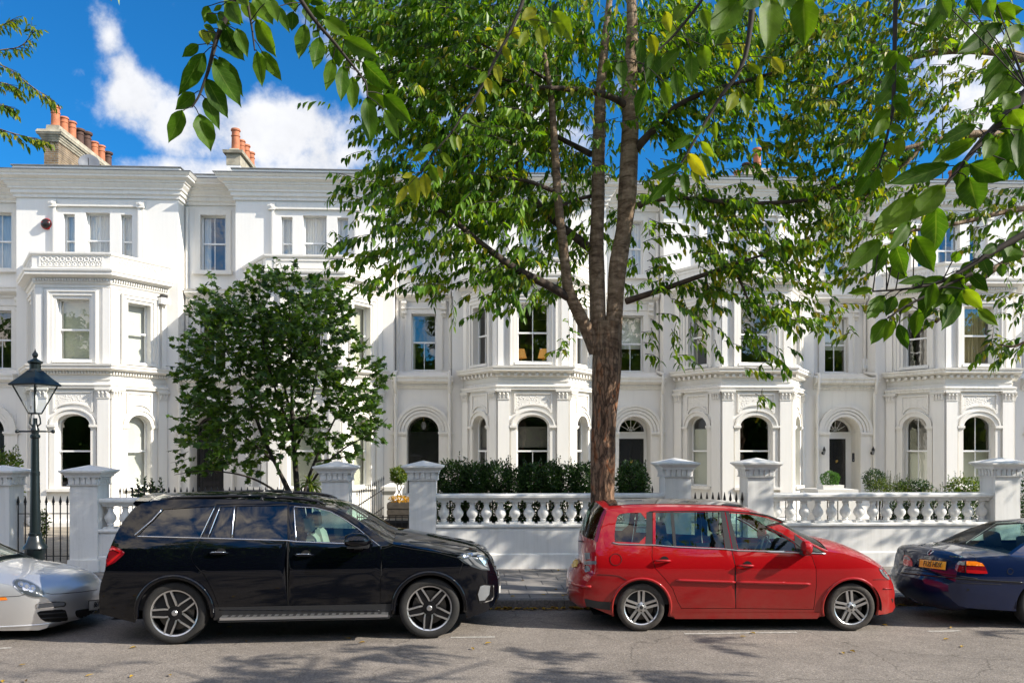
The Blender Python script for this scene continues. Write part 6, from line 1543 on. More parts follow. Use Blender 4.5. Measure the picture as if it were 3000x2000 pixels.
def barkmat():
    m, nt, b = newmat('cherry_bark'); N, L = nt.nodes, nt.links
    tc = N.new('ShaderNodeTexCoord')
    def noise(sc, vec, de=7, dist=0):
        mp = N.new('ShaderNodeMapping'); mp.inputs['Scale'].default_value = vec; L.new(tc.outputs['Object'], mp.inputs[0])
        nz = N.new('ShaderNodeTexNoise'); nz.inputs['Scale'].default_value = sc; nz.inputs['Detail'].default_value = de; nz.inputs['Roughness'].default_value = .65; nz.inputs['Distortion'].default_value = dist; L.new(mp.outputs[0], nz.inputs['Vector']); return nz.outputs[0]
    def ramp(s, els):
        r = N.new('ShaderNodeValToRGB'); L.new(s, r.inputs[0]); e = r.color_ramp.elements; e[0].position, e[0].color = els[0][0], (*els[0][1], 1); e[1].position, e[1].color = els[-1][0], (*els[-1][1], 1)
        for p, c in els[1:-1]: k = e.new(p); k.color = (*c, 1)
        return r.outputs[0]
    low = ramp(noise(3.6, (1.5, 1.5, .5), 9, 1.2), [(.30, (.022, .012, .007)), (.44, (.11, .062, .036)), (.55, (.26, .16, .10)), (.64, (.30, .10, .032)), (.74, (.075, .04, .022))])
    hi = ramp(noise(5, (.8, .8, 2.2), 7, .9), [(.3, (.045, .028, .017)), (.46, (.17, .115, .072)), (.62, (.31, .23, .155)), (.75, (.11, .072, .043))])
    sp = N.new('ShaderNodeSeparateXYZ'); L.new(tc.outputs['Object'], sp.inputs[0])
    mr = N.new('ShaderNodeMapRange'); L.new(sp.outputs[2], mr.inputs[0]); mr.inputs[1].default_value = 3.1; mr.inputs[2].default_value = 4.4
    mx = N.new('ShaderNodeMixRGB'); L.new(mr.outputs[0], mx.inputs[0]); L.new(low, mx.inputs[1]); L.new(hi, mx.inputs[2]); vm = N.new('ShaderNodeMapping'); vm.inputs['Scale'].default_value = (1, 1, .16); L.new(tc.outputs['Object'], vm.inputs[0])
    av = N.new('ShaderNodeMixRGB'); av.blend_type = 'ADD'; av.inputs[0].default_value = .10; L.new(vm.outputs[0], av.inputs[1])
    nw = N.new('ShaderNodeTexNoise'); nw.inputs['Scale'].default_value = 6; nw.inputs['Detail'].default_value = 4; L.new(tc.outputs['Object'], nw.inputs['Vector']); L.new(nw.outputs['Color'], av.inputs[2])
    vo = N.new('ShaderNodeTexVoronoi'); vo.feature = 'DISTANCE_TO_EDGE'; vo.inputs['Scale'].default_value = 13; L.new(av.outputs[0], vo.inputs['Vector'])
    cr = N.new('ShaderNodeMapRange'); L.new(vo.outputs[0], cr.inputs[0]); cr.inputs[1].default_value = 0; cr.inputs[2].default_value = .16; cr.inputs[3].default_value = .30; cr.inputs[4].default_value = 1.12
    hz = N.new('ShaderNodeMath'); hz.operation = 'MAXIMUM'; L.new(cr.outputs[0], hz.inputs[0]); L.new(mr.outputs[0], hz.inputs[1])     # the furrows fade out on the smooth upper limbs
    mk = N.new('ShaderNodeMixRGB'); mk.blend_type = 'MULTIPLY'; mk.inputs[0].default_value = 1; L.new(mx.outputs[0], mk.inputs[1]); L.new(hz.outputs[0], mk.inputs[2]); L.new(mk.outputs[0], b.inputs['Base Color'])
    b.inputs['Roughness'].default_value = .8; b.inputs['Specular IOR Level'].default_value = .25
    bp = N.new('ShaderNodeBump'); bp.inputs['Strength'].default_value = 1.0; bp.inputs['Distance'].default_value = .05; L.new(noise(7, (2.2, 2.2, .45), 9, .8), bp.inputs['Height']); L.new(bp.outputs[0], b.inputs['Normal'])
    return m
M['bark'] = barkmat()
M['branch'] = pbr('dark_branch_bark', (.085, .058, .040), .85, col2=(.022, .015, .010), vscale=7, bump=.5, bscale=30)
M['twig'] = pbr('dark_twig', (.035, .026, .018), .8, var=.4, vscale=20)
class Leaf(MB):
    def __init__(s): super().__init__(); s.uv = []
    def leaf(s, b, d, n, L_, w, droop=.25, fold=.18, rng=random):
        """pointed leaf from b along d, face normal n"""
        d = d.normalized(); x = d.cross(n)
        if x.length < 1e-4: x = d.orthogonal()
        x.normalize(); n = x.cross(d)
        k = len(s.v); dn = -UP
        def P(t, u, f): return b + d * (L_ * t) + x * (w * u) + n * (f * w) + dn * (droop * L_ * t * t)
        s.v += [P(0, 0, 0), P(.32, -.46, fold), P(.32, 0, 0), P(.32, .46, fold), P(.68, -.36, fold * .7), P(.68, 0, 0), P(.68, .36, fold * .7), P(1, 0, 0)]
        s.uv += [(0, 0), (-1, .32), (0, .32), (1, .32), (-.8, .68), (0, .68), (.8, .68), (0, 1)]
        s.f += [(k, k + 2, k + 1), (k, k + 3, k + 2), (k + 1, k + 2, k + 5, k + 4), (k + 2, k + 3, k + 6, k + 5), (k + 4, k + 5, k + 7), (k + 5, k + 6, k + 7)]
    def big(s, b, tip, w, roll, bend, rng):
        """large near leaf with a smooth outline; b and tip are world points"""
        d = tip - b; L_ = d.length; d.normalize(); view = (EYE - b).normalized(); x = d.cross(view).normalized(); n = x.cross(d)
        c_, s_ = math.cos(roll), math.sin(roll); x, n = x * c_ + n * s_, n * c_ - x * s_
        k = len(s.v); NU, NV = 7, 12
        for j in range(NV + 1):
            t = j / NV; wd = (math.sin(math.pi * min(1, t * 1.02) ** .78)) ** .9 * .5 if 0 < t < 1 else 0
            if t > .8: wd = max(0, wd) * (1 - .25 * (t - .8) / .2)
            wob = 1 + .05 * math.sin(t * 17 + b.x * 40)
            for i in range(NU):
                u = -1 + 2 * i / (NU - 1)
                s.v.append(b + d * (L_ * t) + x * (u * wd * w * wob) + n * (.16 * w * abs(u) * (1 - .3 * t) - bend * L_ * (t * t - t) + .02 * w * math.sin(9 * t + 3 * u))); s.uv.append((u, t))
        for j in range(NV):
            for i in range(NU - 1): a = k + j * NU + i; s.f.append((a, a + 1, a + NU + 1, a + NU))
    def maple(s, b, d, n, L_):
        d = d.normalized(); x = d.cross(n)
        if x.length < 1e-4: x = d.orthogonal()
        x.normalize(); n = x.cross(d); k = len(s.v)
        o = [(0, 0), (.18, -.30), (.10, -.62), (.38, -.42), (.55, -.72), (.62, -.30), (1, 0), (.62, .30), (.55, .72), (.38, .42), (.10, .62), (.18, .30)]
        s.v += [b + d * (L_ * (p)) + x * (L_ * q * .9) + n * (L_ * (-.25 * abs(q) - .15 * p * p)) for p, q in o]; s.uv += [(q, p) for p, q in o]
        s.f += [(k, k + 1, k + 2, k + 3), (k, k + 3, k + 4, k + 5), (k, k + 5, k + 6, k + 7), (k, k + 7, k + 8, k + 9), (k, k + 9, k + 10, k + 11)]
def limb(mb, pts, rad, n=10, it=2, wob=.0, rng=None, knots=0):
    q = smooth([tuple(p) + (r,) for p, r in zip(pts, rad)], it, closed=False); rng = rng or random.Random(1)
    k0 = len(mb.v); mb.tube([p[:3] for p in q], [p[3] for p in q], n)
    if wob:
        ph = [rng.uniform(0, 6.3) for _ in range(6)]; C = [Vector(p[:3]) for p in q]
        for i in range(len(q)):
            for j in range(n):
                a = 2 * math.pi * j / n; v = mb.v[k0 + i * n + j]; z = C[i].z
                f = 1 + wob * (math.sin(3 * a + ph[0] + z * 1.1) * .5 + math.sin(5 * a + ph[1] - z * 2.3) * .35 + math.sin(8 * a + ph[2] + z * .7) * .3 + math.sin(z * 5 + ph[3]) * .3)
                mb.v[k0 + i * n + j] = C[i] + (v - C[i]) * f
    return [Vector(p[:3]) for p in q]
def twig(lv, tw, p, d, L_, rng, leaf=(.13, .052), step=.05, sag=.35, rad=.006, hang=.75, gap=0):
    d = d.normalized(); n = max(3, int(L_ / step)); pts = [p]; v = d.copy(); q = p.copy()
    for i in range(n):
        v = (v + Vector((rng.uniform(-.12, .12), rng.uniform(-.12, .12), rng.uniform(-.1, .08) - sag * step * 1.2))).normalized(); q = q + v * step; pts.append(q.copy())
    if tw is not None: tw.tube(pts[::2] + ([pts[-1]] if len(pts) % 2 == 0 else []), [rad * (1 - .7 * i / max(1, len(pts[::2]))) for i in range(len(pts[::2]) + (1 if len(pts) % 2 == 0 else 0))], 4, cap=False)
    for i in range(1, len(pts)):
        if rng.random() < gap: continue
        t = (pts[i] - pts[i - 1]).normalized(); sd = t.cross(UP); sd = sd.normalized() if sd.length > .05 else Vector((1, 0, 0))
        s_ = 1 if i % 2 else -1
        ld = (t * rng.uniform(.2, .8) + sd * s_ * rng.uniform(.2, 1.0) - UP * rng.uniform(hang * .3, hang * 1.8) + Vector((rng.uniform(-.3, .3), rng.uniform(-.3, .3), 0))).normalized()
        nn = (UP * .8 + sd * s_ * .5 + Vector((rng.uniform(-.6, .6), rng.uniform(-.6, .6), rng.uniform(-.2, .3)))).normalized()
        k = rng.uniform(.62, 1.22); lv.leaf(pts[i] + ld * .012, ld, nn, leaf[0] * k, leaf[1] * k * rng.uniform(.85, 1.15), rng.uniform(.05, .35), rng.uniform(.1, .3))
    return pts
CB_ = lambda *p: crop(1300, 300, 2.24, p)
def ty(px, py, Y): return at(px, py, Y)
# ---- the main street tree
def main_tree():
    Y0 = 13.25; rng = random.Random(11); base = at2(1385, 1345, Y0); base.z = .13
    t = thing('street_tree', 'tall street tree with a thick brown trunk splitting into pale limbs, between the cars', 'tree', base, 'street trees')
    mb = MB(); s_ = lambda w, Y=Y0: w / 2 * 1.27551 / F * (Y / 1.0) * 1.0     # half width in metres of a width in 2352-wide pixels
    tp = [(1383, 1352, 84), (1384, 1290, 72), (1384, 1200, 64), (1385, 1100, 63), (1386, 1000, 64), (1389, 930, 66), (1392, 880, 72), (1394, 830, 75), (1395, 785, 76), (1396, 740, 70)]
    trunk = [at2(x, y, Y0) for x, y, w in tp]; trunk[0].z = .10
    k0 = len(mb.v); ql = limb(mb, trunk, [s_(w) * .87 for x, y, w in tp], 56, 3, .05, rng)
    for i, c_ in enumerate(ql):          # furrowed bark plates
        for j in range(56):
            v = mb.v[k0 + i * 56 + j]; a = 2 * math.pi * j / 56; z = v.z; fade = max(0, min(1, (4.4 - z) / 1.2))
            f = math.sin(13 * a + 1.6 * math.sin(z * 2.1 + a) + z * .8) * .5 + math.sin(21 * a + 2.2 * math.sin(z * 3.3) - z) * .35 + math.sin(7 * a + z * 6) * .2
            lump = .10 * math.exp(-((z - 3.55) / .35) ** 2) * max(0, math.cos(a - 4.2)) + .06 * math.exp(-((z - 2.3) / .25) ** 2) * max(0, math.cos(a - 5.2))
            mb.v[k0 + i * 56 + j] = c_ + (v - c_) * (1 + .035 * f * fade + lump)
    mbl = MB()
    def L(pts, Y1, wob=.04, n=14, it=2, Yst=Y0, dark=False):
        P = []; m = len(pts)
        for i, (x, y, w) in enumerate(pts):
            P.append(at(1300 + x / 2.24, 300 + y / 2.24, Yst + (Y1 - Yst) * i / (m - 1)))
        return limb(mbl if dark else mb, P, [w / 2 / 2.24 / F * p.y for (x, y, w), p in zip(pts, P)], n, it, wob, rng)
    A = L([(1000, 1640, 95), (955, 1520, 92), (905, 1420, 86), (855, 1320, 80), (815, 1230, 74), (800, 1100, 66), (785, 950, 60), (765, 800, 58), (745, 600, 56), (735, 400, 54), (722, 200, 48), (712, 30, 42), (690, -150, 34), (640, -420, 26)], 12.7, n=16)
    B = L([(1040, 1640, 120), (1012, 1450, 108), (1008, 1250, 104), (1004, 1100, 104), (1000, 960, 100), (1008, 800, 88), (1012, 600, 88), (1012, 400, 86), (1018, 250, 84), (1024, 50, 78), (1030, -120, 68), (1060, -400, 52), (1090, -700, 40)], 13.7, n=16)
    Cc = L([(1095, 1640, 130), (1115, 1480, 112), (1128, 1250, 108), (1140, 1080, 118), (1165, 940, 112), (1188, 800, 104), (1202, 660, 124), (1212, 500, 120), (1218, 350, 120), (1224, 200, 114), (1228, 50, 108), (1215, -120, 108), (1240, -400, 80), (1230, -700, 60)], 13.2, n=18)
    br = []
    def Bn(pts, Ya, Yb): br.append(L(pts, Yb, .05, 9, 2, Ya, True))
    Bn([(815, 1275, 62), (700, 1205, 58), (540, 1130, 56), (420, 1060, 50), (340, 1000, 46), (210, 900, 40), (60, 765, 32), (-60, 690, 24), (-200, 640, 16)], 13.1, 12.2)
    Bn([(960, 960, 60), (870, 890, 56), (790, 830, 52), (700, 760, 48), (610, 660, 44), (550, 560, 40), (500, 450, 34), (445, 300, 28), (400, 150, 20)], 13.4, 14.4)
    Bn([(720, 580, 32), (640, 550, 28), (560, 515, 26), (420, 498, 22), (320, 500, 18), (180, 470, 12)], 12.9, 12.0)
    Bn([(1275, 680, 46), (1340, 648, 40), (1450, 632, 32), (1600, 630, 30), (1760, 645, 30), (1900, 665, 30), (2050, 664, 28), (2240, 655, 26), (2400, 640, 22), (2560, 560, 18), (2700, 480, 12)], 13.2, 12.4)
    Bn([(1195, 1305, 46), (1330, 1262, 40), (1500, 1205, 36), (1650, 1150, 32), (1800, 1100, 28), (1900, 1060, 22), (2100, 1000, 16)], 13.2, 12.2)
    Bn([(1260, 310, 60), (1310, 250, 54), (1380, 180, 48), (1450, 90, 44), (1560, 0, 38), (1750, -80, 34), (1950, -130, 28), (2150, -190, 20)], 13.2, 12.4)
    Bn([(965, 340, 44), (900, 305, 38), (800, 255, 34), (690, 195, 30), (560, 100, 24), (450, 20, 16)], 13.6, 14.3)
    Bn([(975, 615, 26), (900, 630, 24), (830, 655, 22), (770, 680, 16)], 13.6, 13.2)
    Bn([(1210, 30, 52), (1100, -40, 46), (950, -75, 40), (800, -90, 36), (650, -95, 30), (420, -120, 20)], 13.2, 12.4)
    Bn([(1250, -180, 40), (1400, -300, 32), (1600, -420, 24), (1800, -480, 16)], 13.2, 13.8)
    Bn([(1720, 1130, 20), (1730, 1250, 16), (1740, 1340, 10)], 12.7, 12.6)
    Bn([(1890, 1075, 18), (1960, 1200, 16), (2010, 1330, 16), (2100, 1380, 14), (2230, 1410, 10), (2380, 1440, 6)], 12.6, 12.2)
    Bn([(690, -140, 26), (500, -260, 20), (250, -380, 14)], 12.8, 12.2); Bn([(600, -90, 22), (300, -180, 18), (0, -300, 12)], 12.5, 12.0)
    mb.build('trunk', M['bark'], t, smooth=True); mbl.build('limb', M['branch'], t, smooth=True)
    lv = Leaf(); ly = Leaf(); tw = MB(); ctr = at2(1390, 420, Y0)
    def outward(p, rng):
        d = p - Vector((ctr.x, Y0, p.z)); d = Vector((d.x, d.y * 1.4, 0)); d = d.normalized() if d.length > .1 else Vector((1, 0, 0))
        return (d + Vector((rng.uniform(-1.1, 1.1), rng.uniform(-1, 1), rng.uniform(-.8, .55)))).normalized()
    BL = [(960, 60, 190, 110, 2.3), (830, 60, 70, 70, .9), (1150, 60, 220, 110, 2.9), (1130, 230, 220, 120, 2.9), (960, 240, 100, 90, 1.4), (1010, 400, 150, 80, 1.2), (1180, 400, 180, 110, 2.1), (870, 420, 85, 70, .7), (1060, 500, 200, 70, 1.2), (1200, 560, 180, 80, 1.2), (900, 520, 110, 50, .8), (810, 585, 90, 35, .65),
          (980, 620, 160, 60, .9), (870, 640, 80, 40, .5), (1130, 680, 150, 55, .75), (1250, 640, 120, 60, .8), (900, 330, 110, 40, .5), (820, 310, 50, 25, .4), (800, 420, 40, 30, .5),
          (1380, 100, 170, 110, 1.0), (1360, 290, 130, 110, .8), (1420, 470, 100, 90, .5), (1560, 110, 160, 120, 1.7), (1740, 110, 160, 110, 1.5), (1560, 300, 130, 110, .95), (1720, 300, 150, 100, .95), (1560, 470, 130, 60, .75), (1720, 480, 150, 70, .85), (1850, 430, 110, 90, .7),
          (1560, 580, 130, 60, .8), (1720, 590, 130, 70, 1.0), (1860, 580, 110, 80, .7), (1480, 660, 70, 50, .5), (1620, 680, 110, 40, .55), (1780, 680, 100, 40, .5), (1320, 690, 60, 40, .4), (1290, 815, 36, 18, .7),
          (1540, 745, 80, 30, .55), (1660, 770, 100, 35, .5), (1760, 790, 70, 40, .45), (1560, 850, 60, 16, .55), (1720, 860, 30, 16, .6), (1480, 780, 50, 50, .3), (1850, 700, 60, 50, .4), (1900, 720, 50, 40, .4), (1830, 830, 30, 40, .0), (1745, 920, 20, 16, .8)]
    for cx, cy, rx, ry, dn in BL:
        n = int(rx * ry * 3.14 * dn / 660) + (1 if dn else 0)
        for _ in range(n):
            a = rng.uniform(0, 6.283); r_ = math.sqrt(rng.random()); x = cx + rx * r_ * math.cos(a); y = cy + ry * r_ * math.sin(a) - 16
            Y = Y0 + rng.gauss(0, .8 if dn > .6 else .5) + (1.1 if 1250 < x < 1475 and y < 770 else 0); p = at2(x, y, Y); d = outward(p, rng)
            right = (x - 1500) / 900
            l_ = ly if rng.random() < max(.06, min(.6, right)) else lv
            twig(l_, tw, p, d, rng.uniform(.25, .62), rng, leaf=(.132, .068), step=.040)
    # top of the crown above the picture
    for _ in range(420):
        p = Vector((base.x + rng.gauss(0, 2.2), Y0 + rng.gauss(0, 1.6), rng.uniform(8.6, 11.5))); twig(lv, None, p, outward(p, rng), rng.uniform(.4, .8), rng, leaf=(.17, .075), step=.075)
    # sprays along the limbs
    for b in br:
        m = len(b)
        for i in range(int(m * .25), m):
            for _ in range(2):
                if rng.random() < .55:
                    p = b[i]; d = outward(p, rng); twig(lv if rng.random() < .7 else ly, tw, p, d, rng.uniform(.3, .6), rng, leaf=(.132, .068), step=.040)
    tw.build('crown', M['twig'], t, smooth=True)
    lv.build('crown', M['leaf'], t); ly.build('crown', M['leaf_y'], t)
main_tree()
# ---- second street tree, its trunk off to the right
def right_tree():
    rng = random.Random(23); bx, by = 11.6, 13.2; t = thing('street_tree', 'street tree beyond the right edge whose yellowing branches reach over the blue car', 'tree', (bx, by, .13), 'street trees')
    mb = MB(); limb(mb, [Vector((bx, by, .1)), Vector((bx - .05, by, 1.5)), Vector((bx + .05, by, 3.0)), Vector((bx, by, 4.6)), Vector((bx + .1, by, 7.5)), Vector((bx, by, 10))], [.32, .27, .26, .2, .12, .04], 16, 2, .05, rng)
    lim = []
    def B(pts, r0): lim.append(limb(mb, pts, [r0 * (1 - .8 * i / (len(pts) - 1)) for i in range(len(pts))], 8, 2, .03, rng))
    P2 = at2
    B([Vector((bx, by, 4.2)), Vector((10.2, 13.0, 5.4)), P2(2420, 560, 12.8), P2(2300, 600, 12.7), P2(2200, 690, 12.5), P2(2150, 740, 12.4)], .10)
    B([Vector((bx, by, 5.0)), Vector((10, 12.9, 6.6)), P2(2400, 330, 12.9), P2(2250, 300, 12.7), P2(2120, 330, 12.6), P2(1980, 370, 12.6)], .11)
    B([Vector((bx, by, 5.6)), Vector((10, 13.4, 7.8)), P2(2380, 130, 13.2), P2(2200, 110, 13.2), P2(2050, 140, 13.0), P2(1920, 200, 13.0)], .12)
    B([Vector((bx, by, 4.5)), Vector((10.2, 12.7, 5.6)), P2(2450, 470, 12.5), P2(2330, 480, 12.4), P2(2180, 520, 12.3), P2(2000, 540, 12.3)], .08)
    B([Vector((bx, by, 3.6)), Vector((10.4, 12.6, 4.3)), P2(2420, 730, 12.3), P2(2340, 800, 12.2), P2(2290, 790, 12.2)], .05)
    B([P2(2120, 330, 12.6), P2(2080, 380, 12.6), P2(1990, 440, 12.5), P2(1940, 540, 12.4)], .035); B([P2(2200, 110, 13.1), P2(2120, 60, 13), P2(2020, 30, 12.8)], .04)
    mb.build('trunk', M['bark'], t, smooth=True)
    lv, ly, tw = Leaf(), Leaf(), MB()
    def outw(p):
        d = Vector((p.x - bx, (p.y - by) * 1.3, 0)); d = d.normalized() if d.length > .1 else Vector((1, 0, 0)); return (d + Vector((rng.uniform(-.8, .8), rng.uniform(-.8, .8), rng.uniform(-.8, .5)))).normalized()
    BL = [(1930, 120, 130, 110, .95), (2080, 70, 140, 80, .95), (1930, 290, 110, 90, .85), (2080, 220, 120, 90, .85), (2040, 330, 110, 60, .75), (1960, 420, 120, 60, .9), (2100, 420, 100, 50, .5), (2010, 500, 120, 50, .7), (2230, 60, 110, 70, .6), (2210, 190, 90, 40, .35), (2300, 160, 70, 60, .4), (2230, 290, 120, 40, .55), (2310, 380, 60, 60, .4), (1930, 560, 80, 50, .5),
          (2270, 500, 80, 30, .5), (2300, 590, 70, 40, .5), (2220, 640, 60, 24, .25), (2320, 730, 40, 20, .6), (2280, 800, 70, 14, .6), (2330, 680, 36, 30, .3), (2060, 580, 60, 40, .35), (1980, 640, 60, 40, .4), (2020, 700, 70, 30, .25), (1960, 780, 70, 16, .4), (2310, 460, 60, 26, .5)]
    for cx, cy, rx, ry, dn in BL:
        for _ in range(int(rx * ry * 3.14 * dn / 430) + 1):
            a = rng.uniform(0, 6.283); r_ = math.sqrt(rng.random()); x = cx + rx * r_ * math.cos(a); y = cy + ry * r_ * math.sin(a) - 14; Y = 12.7 + rng.gauss(0, .55)
            p = P2(x, y, Y); twig(ly if rng.random() < .66 else lv, tw, p, outw(p), rng.uniform(.25, .6), rng, leaf=(.132, .068), step=.040)
    for b in lim:
        for i in range(int(len(b) * .4), len(b)):
            if rng.random() < .8: p = b[i]; twig(ly if rng.random() < .6 else lv, tw, p, outw(p), rng.uniform(.3, .6), rng, leaf=(.132, .068), step=.040)
    # the rest of the crown, outside the picture, which shades the pavement
    for _ in range(900):
        a = rng.uniform(0, 6.283); r_ = rng.random() ** .5 * 3.6; z = rng.uniform(4.0, 10.5); k = 1 - max(0, (z - 7.5) / 4)
        p = Vector((bx + .9 + r_ * k * math.cos(a), by + r_ * k * math.sin(a) * .9, z))
        if p.x / p.y < .70: continue
        twig(lv, None, p, outw(p), rng.uniform(.4, .8), rng, leaf=(.18, .085), step=.08)
    tw.build('crown', M['twig'], t, smooth=True); lv.build('crown', M['leaf'], t); ly.build('crown', M['leaf_y'], t)
right_tree()
# ---- tree beyond the left edge: a few sprigs reach into the picture
def left_tree():
    rng = random.Random(5); bx, by = -11.5, 13.4; t = thing('street_tree', 'street tree beyond the left edge with thin yellow green sprigs against the sky', 'tree', (bx, by, .13), 'street trees')
    mb = MB(); limb(mb, [Vector((bx, by, .1)), Vector((bx, by, 3)), Vector((bx - .1, by, 6)), Vector((bx, by, 9.5))], [.28, .23, .15, .05], 14, 2, .05, rng)
    lv, tw = Leaf(), MB(); P2 = at2
    for pts in ([(-60, 130), (0, 115), (50, 110), (75, 75)], [(-60, 140), (10, 148), (60, 190), (110, 225), (150, 238)], [(-60, 270), (0, 298), (50, 312), (85, 320)], [(-40, 60), (5, 60), (20, 50)], [(-40, 190), (10, 190), (30, 200)], [(-60, 230), (0, 240), (12, 245)]):
        Pp = [P2(x, y, 13.2) for x, y in pts]; b = limb(mb, [Vector((bx + .4, by, Pp[0].z + .3))] + Pp, [.03, .014, .010, .008, .005][:len(Pp) + 1], 6, 2)
        for i in range(len(b) // 3, len(b)):
            for _ in range(2): d = (b[i] - b[i - 1]).normalized() + Vector((rng.uniform(-.6, .6), rng.uniform(-.6, .6), rng.uniform(-.5, .2))); twig(lv, tw, b[i], d, rng.uniform(.08, .26), rng, leaf=(.10, .042), step=.04)
    for _ in range(420):
        a = rng.uniform(0, 6.283); r_ = rng.random() ** .5 * 3.4; p = Vector((bx - 1.5 + r_ * math.cos(a), by + r_ * math.sin(a), rng.uniform(4, 10)))
        if p.x / p.y > -.63: continue
        twig(lv, None, p, Vector((rng.uniform(-1, 1), rng.uniform(-1, 1), -.1)), rng.uniform(.4, .8), rng, leaf=(.18, .085), step=.08)
    mb.build('trunk', M['bark'], t, smooth=True); tw.build('crown', M['twig'], t, smooth=True); lv.build('crown', M['leaf_y'], t)
left_tree()
# ---- small many stemmed garden tree
def garden_tree():
    rng = random.Random(77); Y0 = 18.2; base = at2(690, 1150, Y0); base.z = .19; t = thing('garden_tree', 'small dark green garden tree with many thin stems behind the black car', 'tree', base)
    mb = MB(); P = lambda x, y, Y=Y0: at2(x, y, Y); lim = []
    def B(pts, r0, dY=0, e=.2): 
        q = [P(x, y, Y0 + dY * i / (len(pts) - 1)) for i, (x, y) in enumerate(pts)]; lim.append(limb(mb, q, [r0 * (1 - (1 - e) * i / (len(q) - 1)) for i in range(len(q))], 8, 2, .02, rng))
    b0 = (686, 1215)
    B([b0, (682, 1120), (676, 1040), (672, 980), (670, 900), (668, 780), (660, 640)], .075, 0, .12)
    B([b0, (668, 1130), (640, 1080), (600, 1000), (560, 880), (520, 760)], .055, -.6, .1); B([b0, (664, 1135), (630, 1060), (590, 960), (545, 850), (480, 740)], .045, .6, .1)
    B([b0, (650, 1140), (600, 1105), (540, 1085), (460, 1080), (400, 1090)], .035, -.8, .15); B([b0, (700, 1120), (722, 1060), (760, 980), (800, 900), (840, 800)], .045, .5, .1)
    B([b0, (706, 1125), (740, 1070), (800, 1020), (850, 1000), (890, 960)], .036, -.6, .1); B([(676, 1040), (700, 980), (720, 900), (740, 780), (750, 690)], .035, .8, .1); B([(674, 1000), (640, 920), (610, 820), (590, 700), (600, 640)], .035, -.8, .1)
    B([(672, 960), (650, 880), (640, 780), (630, 680)], .03, .7, .1); B([(630, 1060), (560, 1000), (480, 950), (420, 900)], .026, -.7, .1); B([(720, 1060), (790, 1050), (840, 1030)], .025, .5, .1)
    mb.build('trunk', M['twig'], t, smooth=True)
    lv = Leaf(); tw = MB(); cx, cy = 655, 880
    BL = [(640, 700, 150, 80, .95), (740, 690, 70, 70, .6), (560, 760, 130, 70, 1.0), (700, 790, 130, 80, 1.0), (480, 720, 60, 60, .6), (450, 860, 60, 70, .75), (560, 880, 120, 80, 1.0), (690, 900, 140, 80, .85), (800, 800, 60, 50, .45), (820, 900, 70, 60, .7), (470, 970, 80, 70, .9), (580, 1000, 110, 70, .95), (700, 1010, 90, 50, .55), (800, 980, 80, 50, .65), (850, 960, 40, 60, .6), (440, 1060, 60, 40, .6), (540, 1070, 70, 30, .5), (760, 1050, 70, 30, .4), (630, 620, 70, 25, .4), (470, 650, 30, 30, .4), (430, 780, 30, 50, .4), (790, 730, 50, 50, .25), (870, 860, 30, 40, .4)]
    for bx, by, rx, ry, dn in BL:
        for _ in range(int(rx * ry * 3.14 * dn / 178) + 1):
            a = rng.uniform(0, 6.283); r_ = math.sqrt(rng.random()); x, y = bx + rx * r_ * math.cos(a), by + ry * r_ * math.sin(a); x, y = 655 + (x - 655) * .90, 890 + (y - 890) * .93; p = P(x, y, Y0 + rng.gauss(0, .8))
            d = Vector(((x - cx) / 200 + rng.uniform(-.5, .5), rng.uniform(-.8, .8), (cy - y) / 400 + rng.uniform(-.5, .9))).normalized(); L_ = rng.uniform(.15, .36)
            q = p + d * L_; tw.tube([p, (p + q) / 2 - UP * .01, q], [.006, .004, .003], 4, cap=False)
            for k in range(rng.randint(5, 8)):
                b = p + d * (L_ * (k + 1) / 7); ld = (d * .7 + Vector((rng.uniform(-1, 1), rng.uniform(-1, 1), rng.uniform(-.9, .5)))).normalized()
                lv.maple(b, ld, (UP * .7 + Vector((rng.uniform(-.9, .9), rng.uniform(-1, .6), 0))).normalized(), rng.uniform(.09, .15))
    tw.build('crown', M['twig'], t, smooth=True); lv.build('crown', M['maple'], t)
garden_tree()
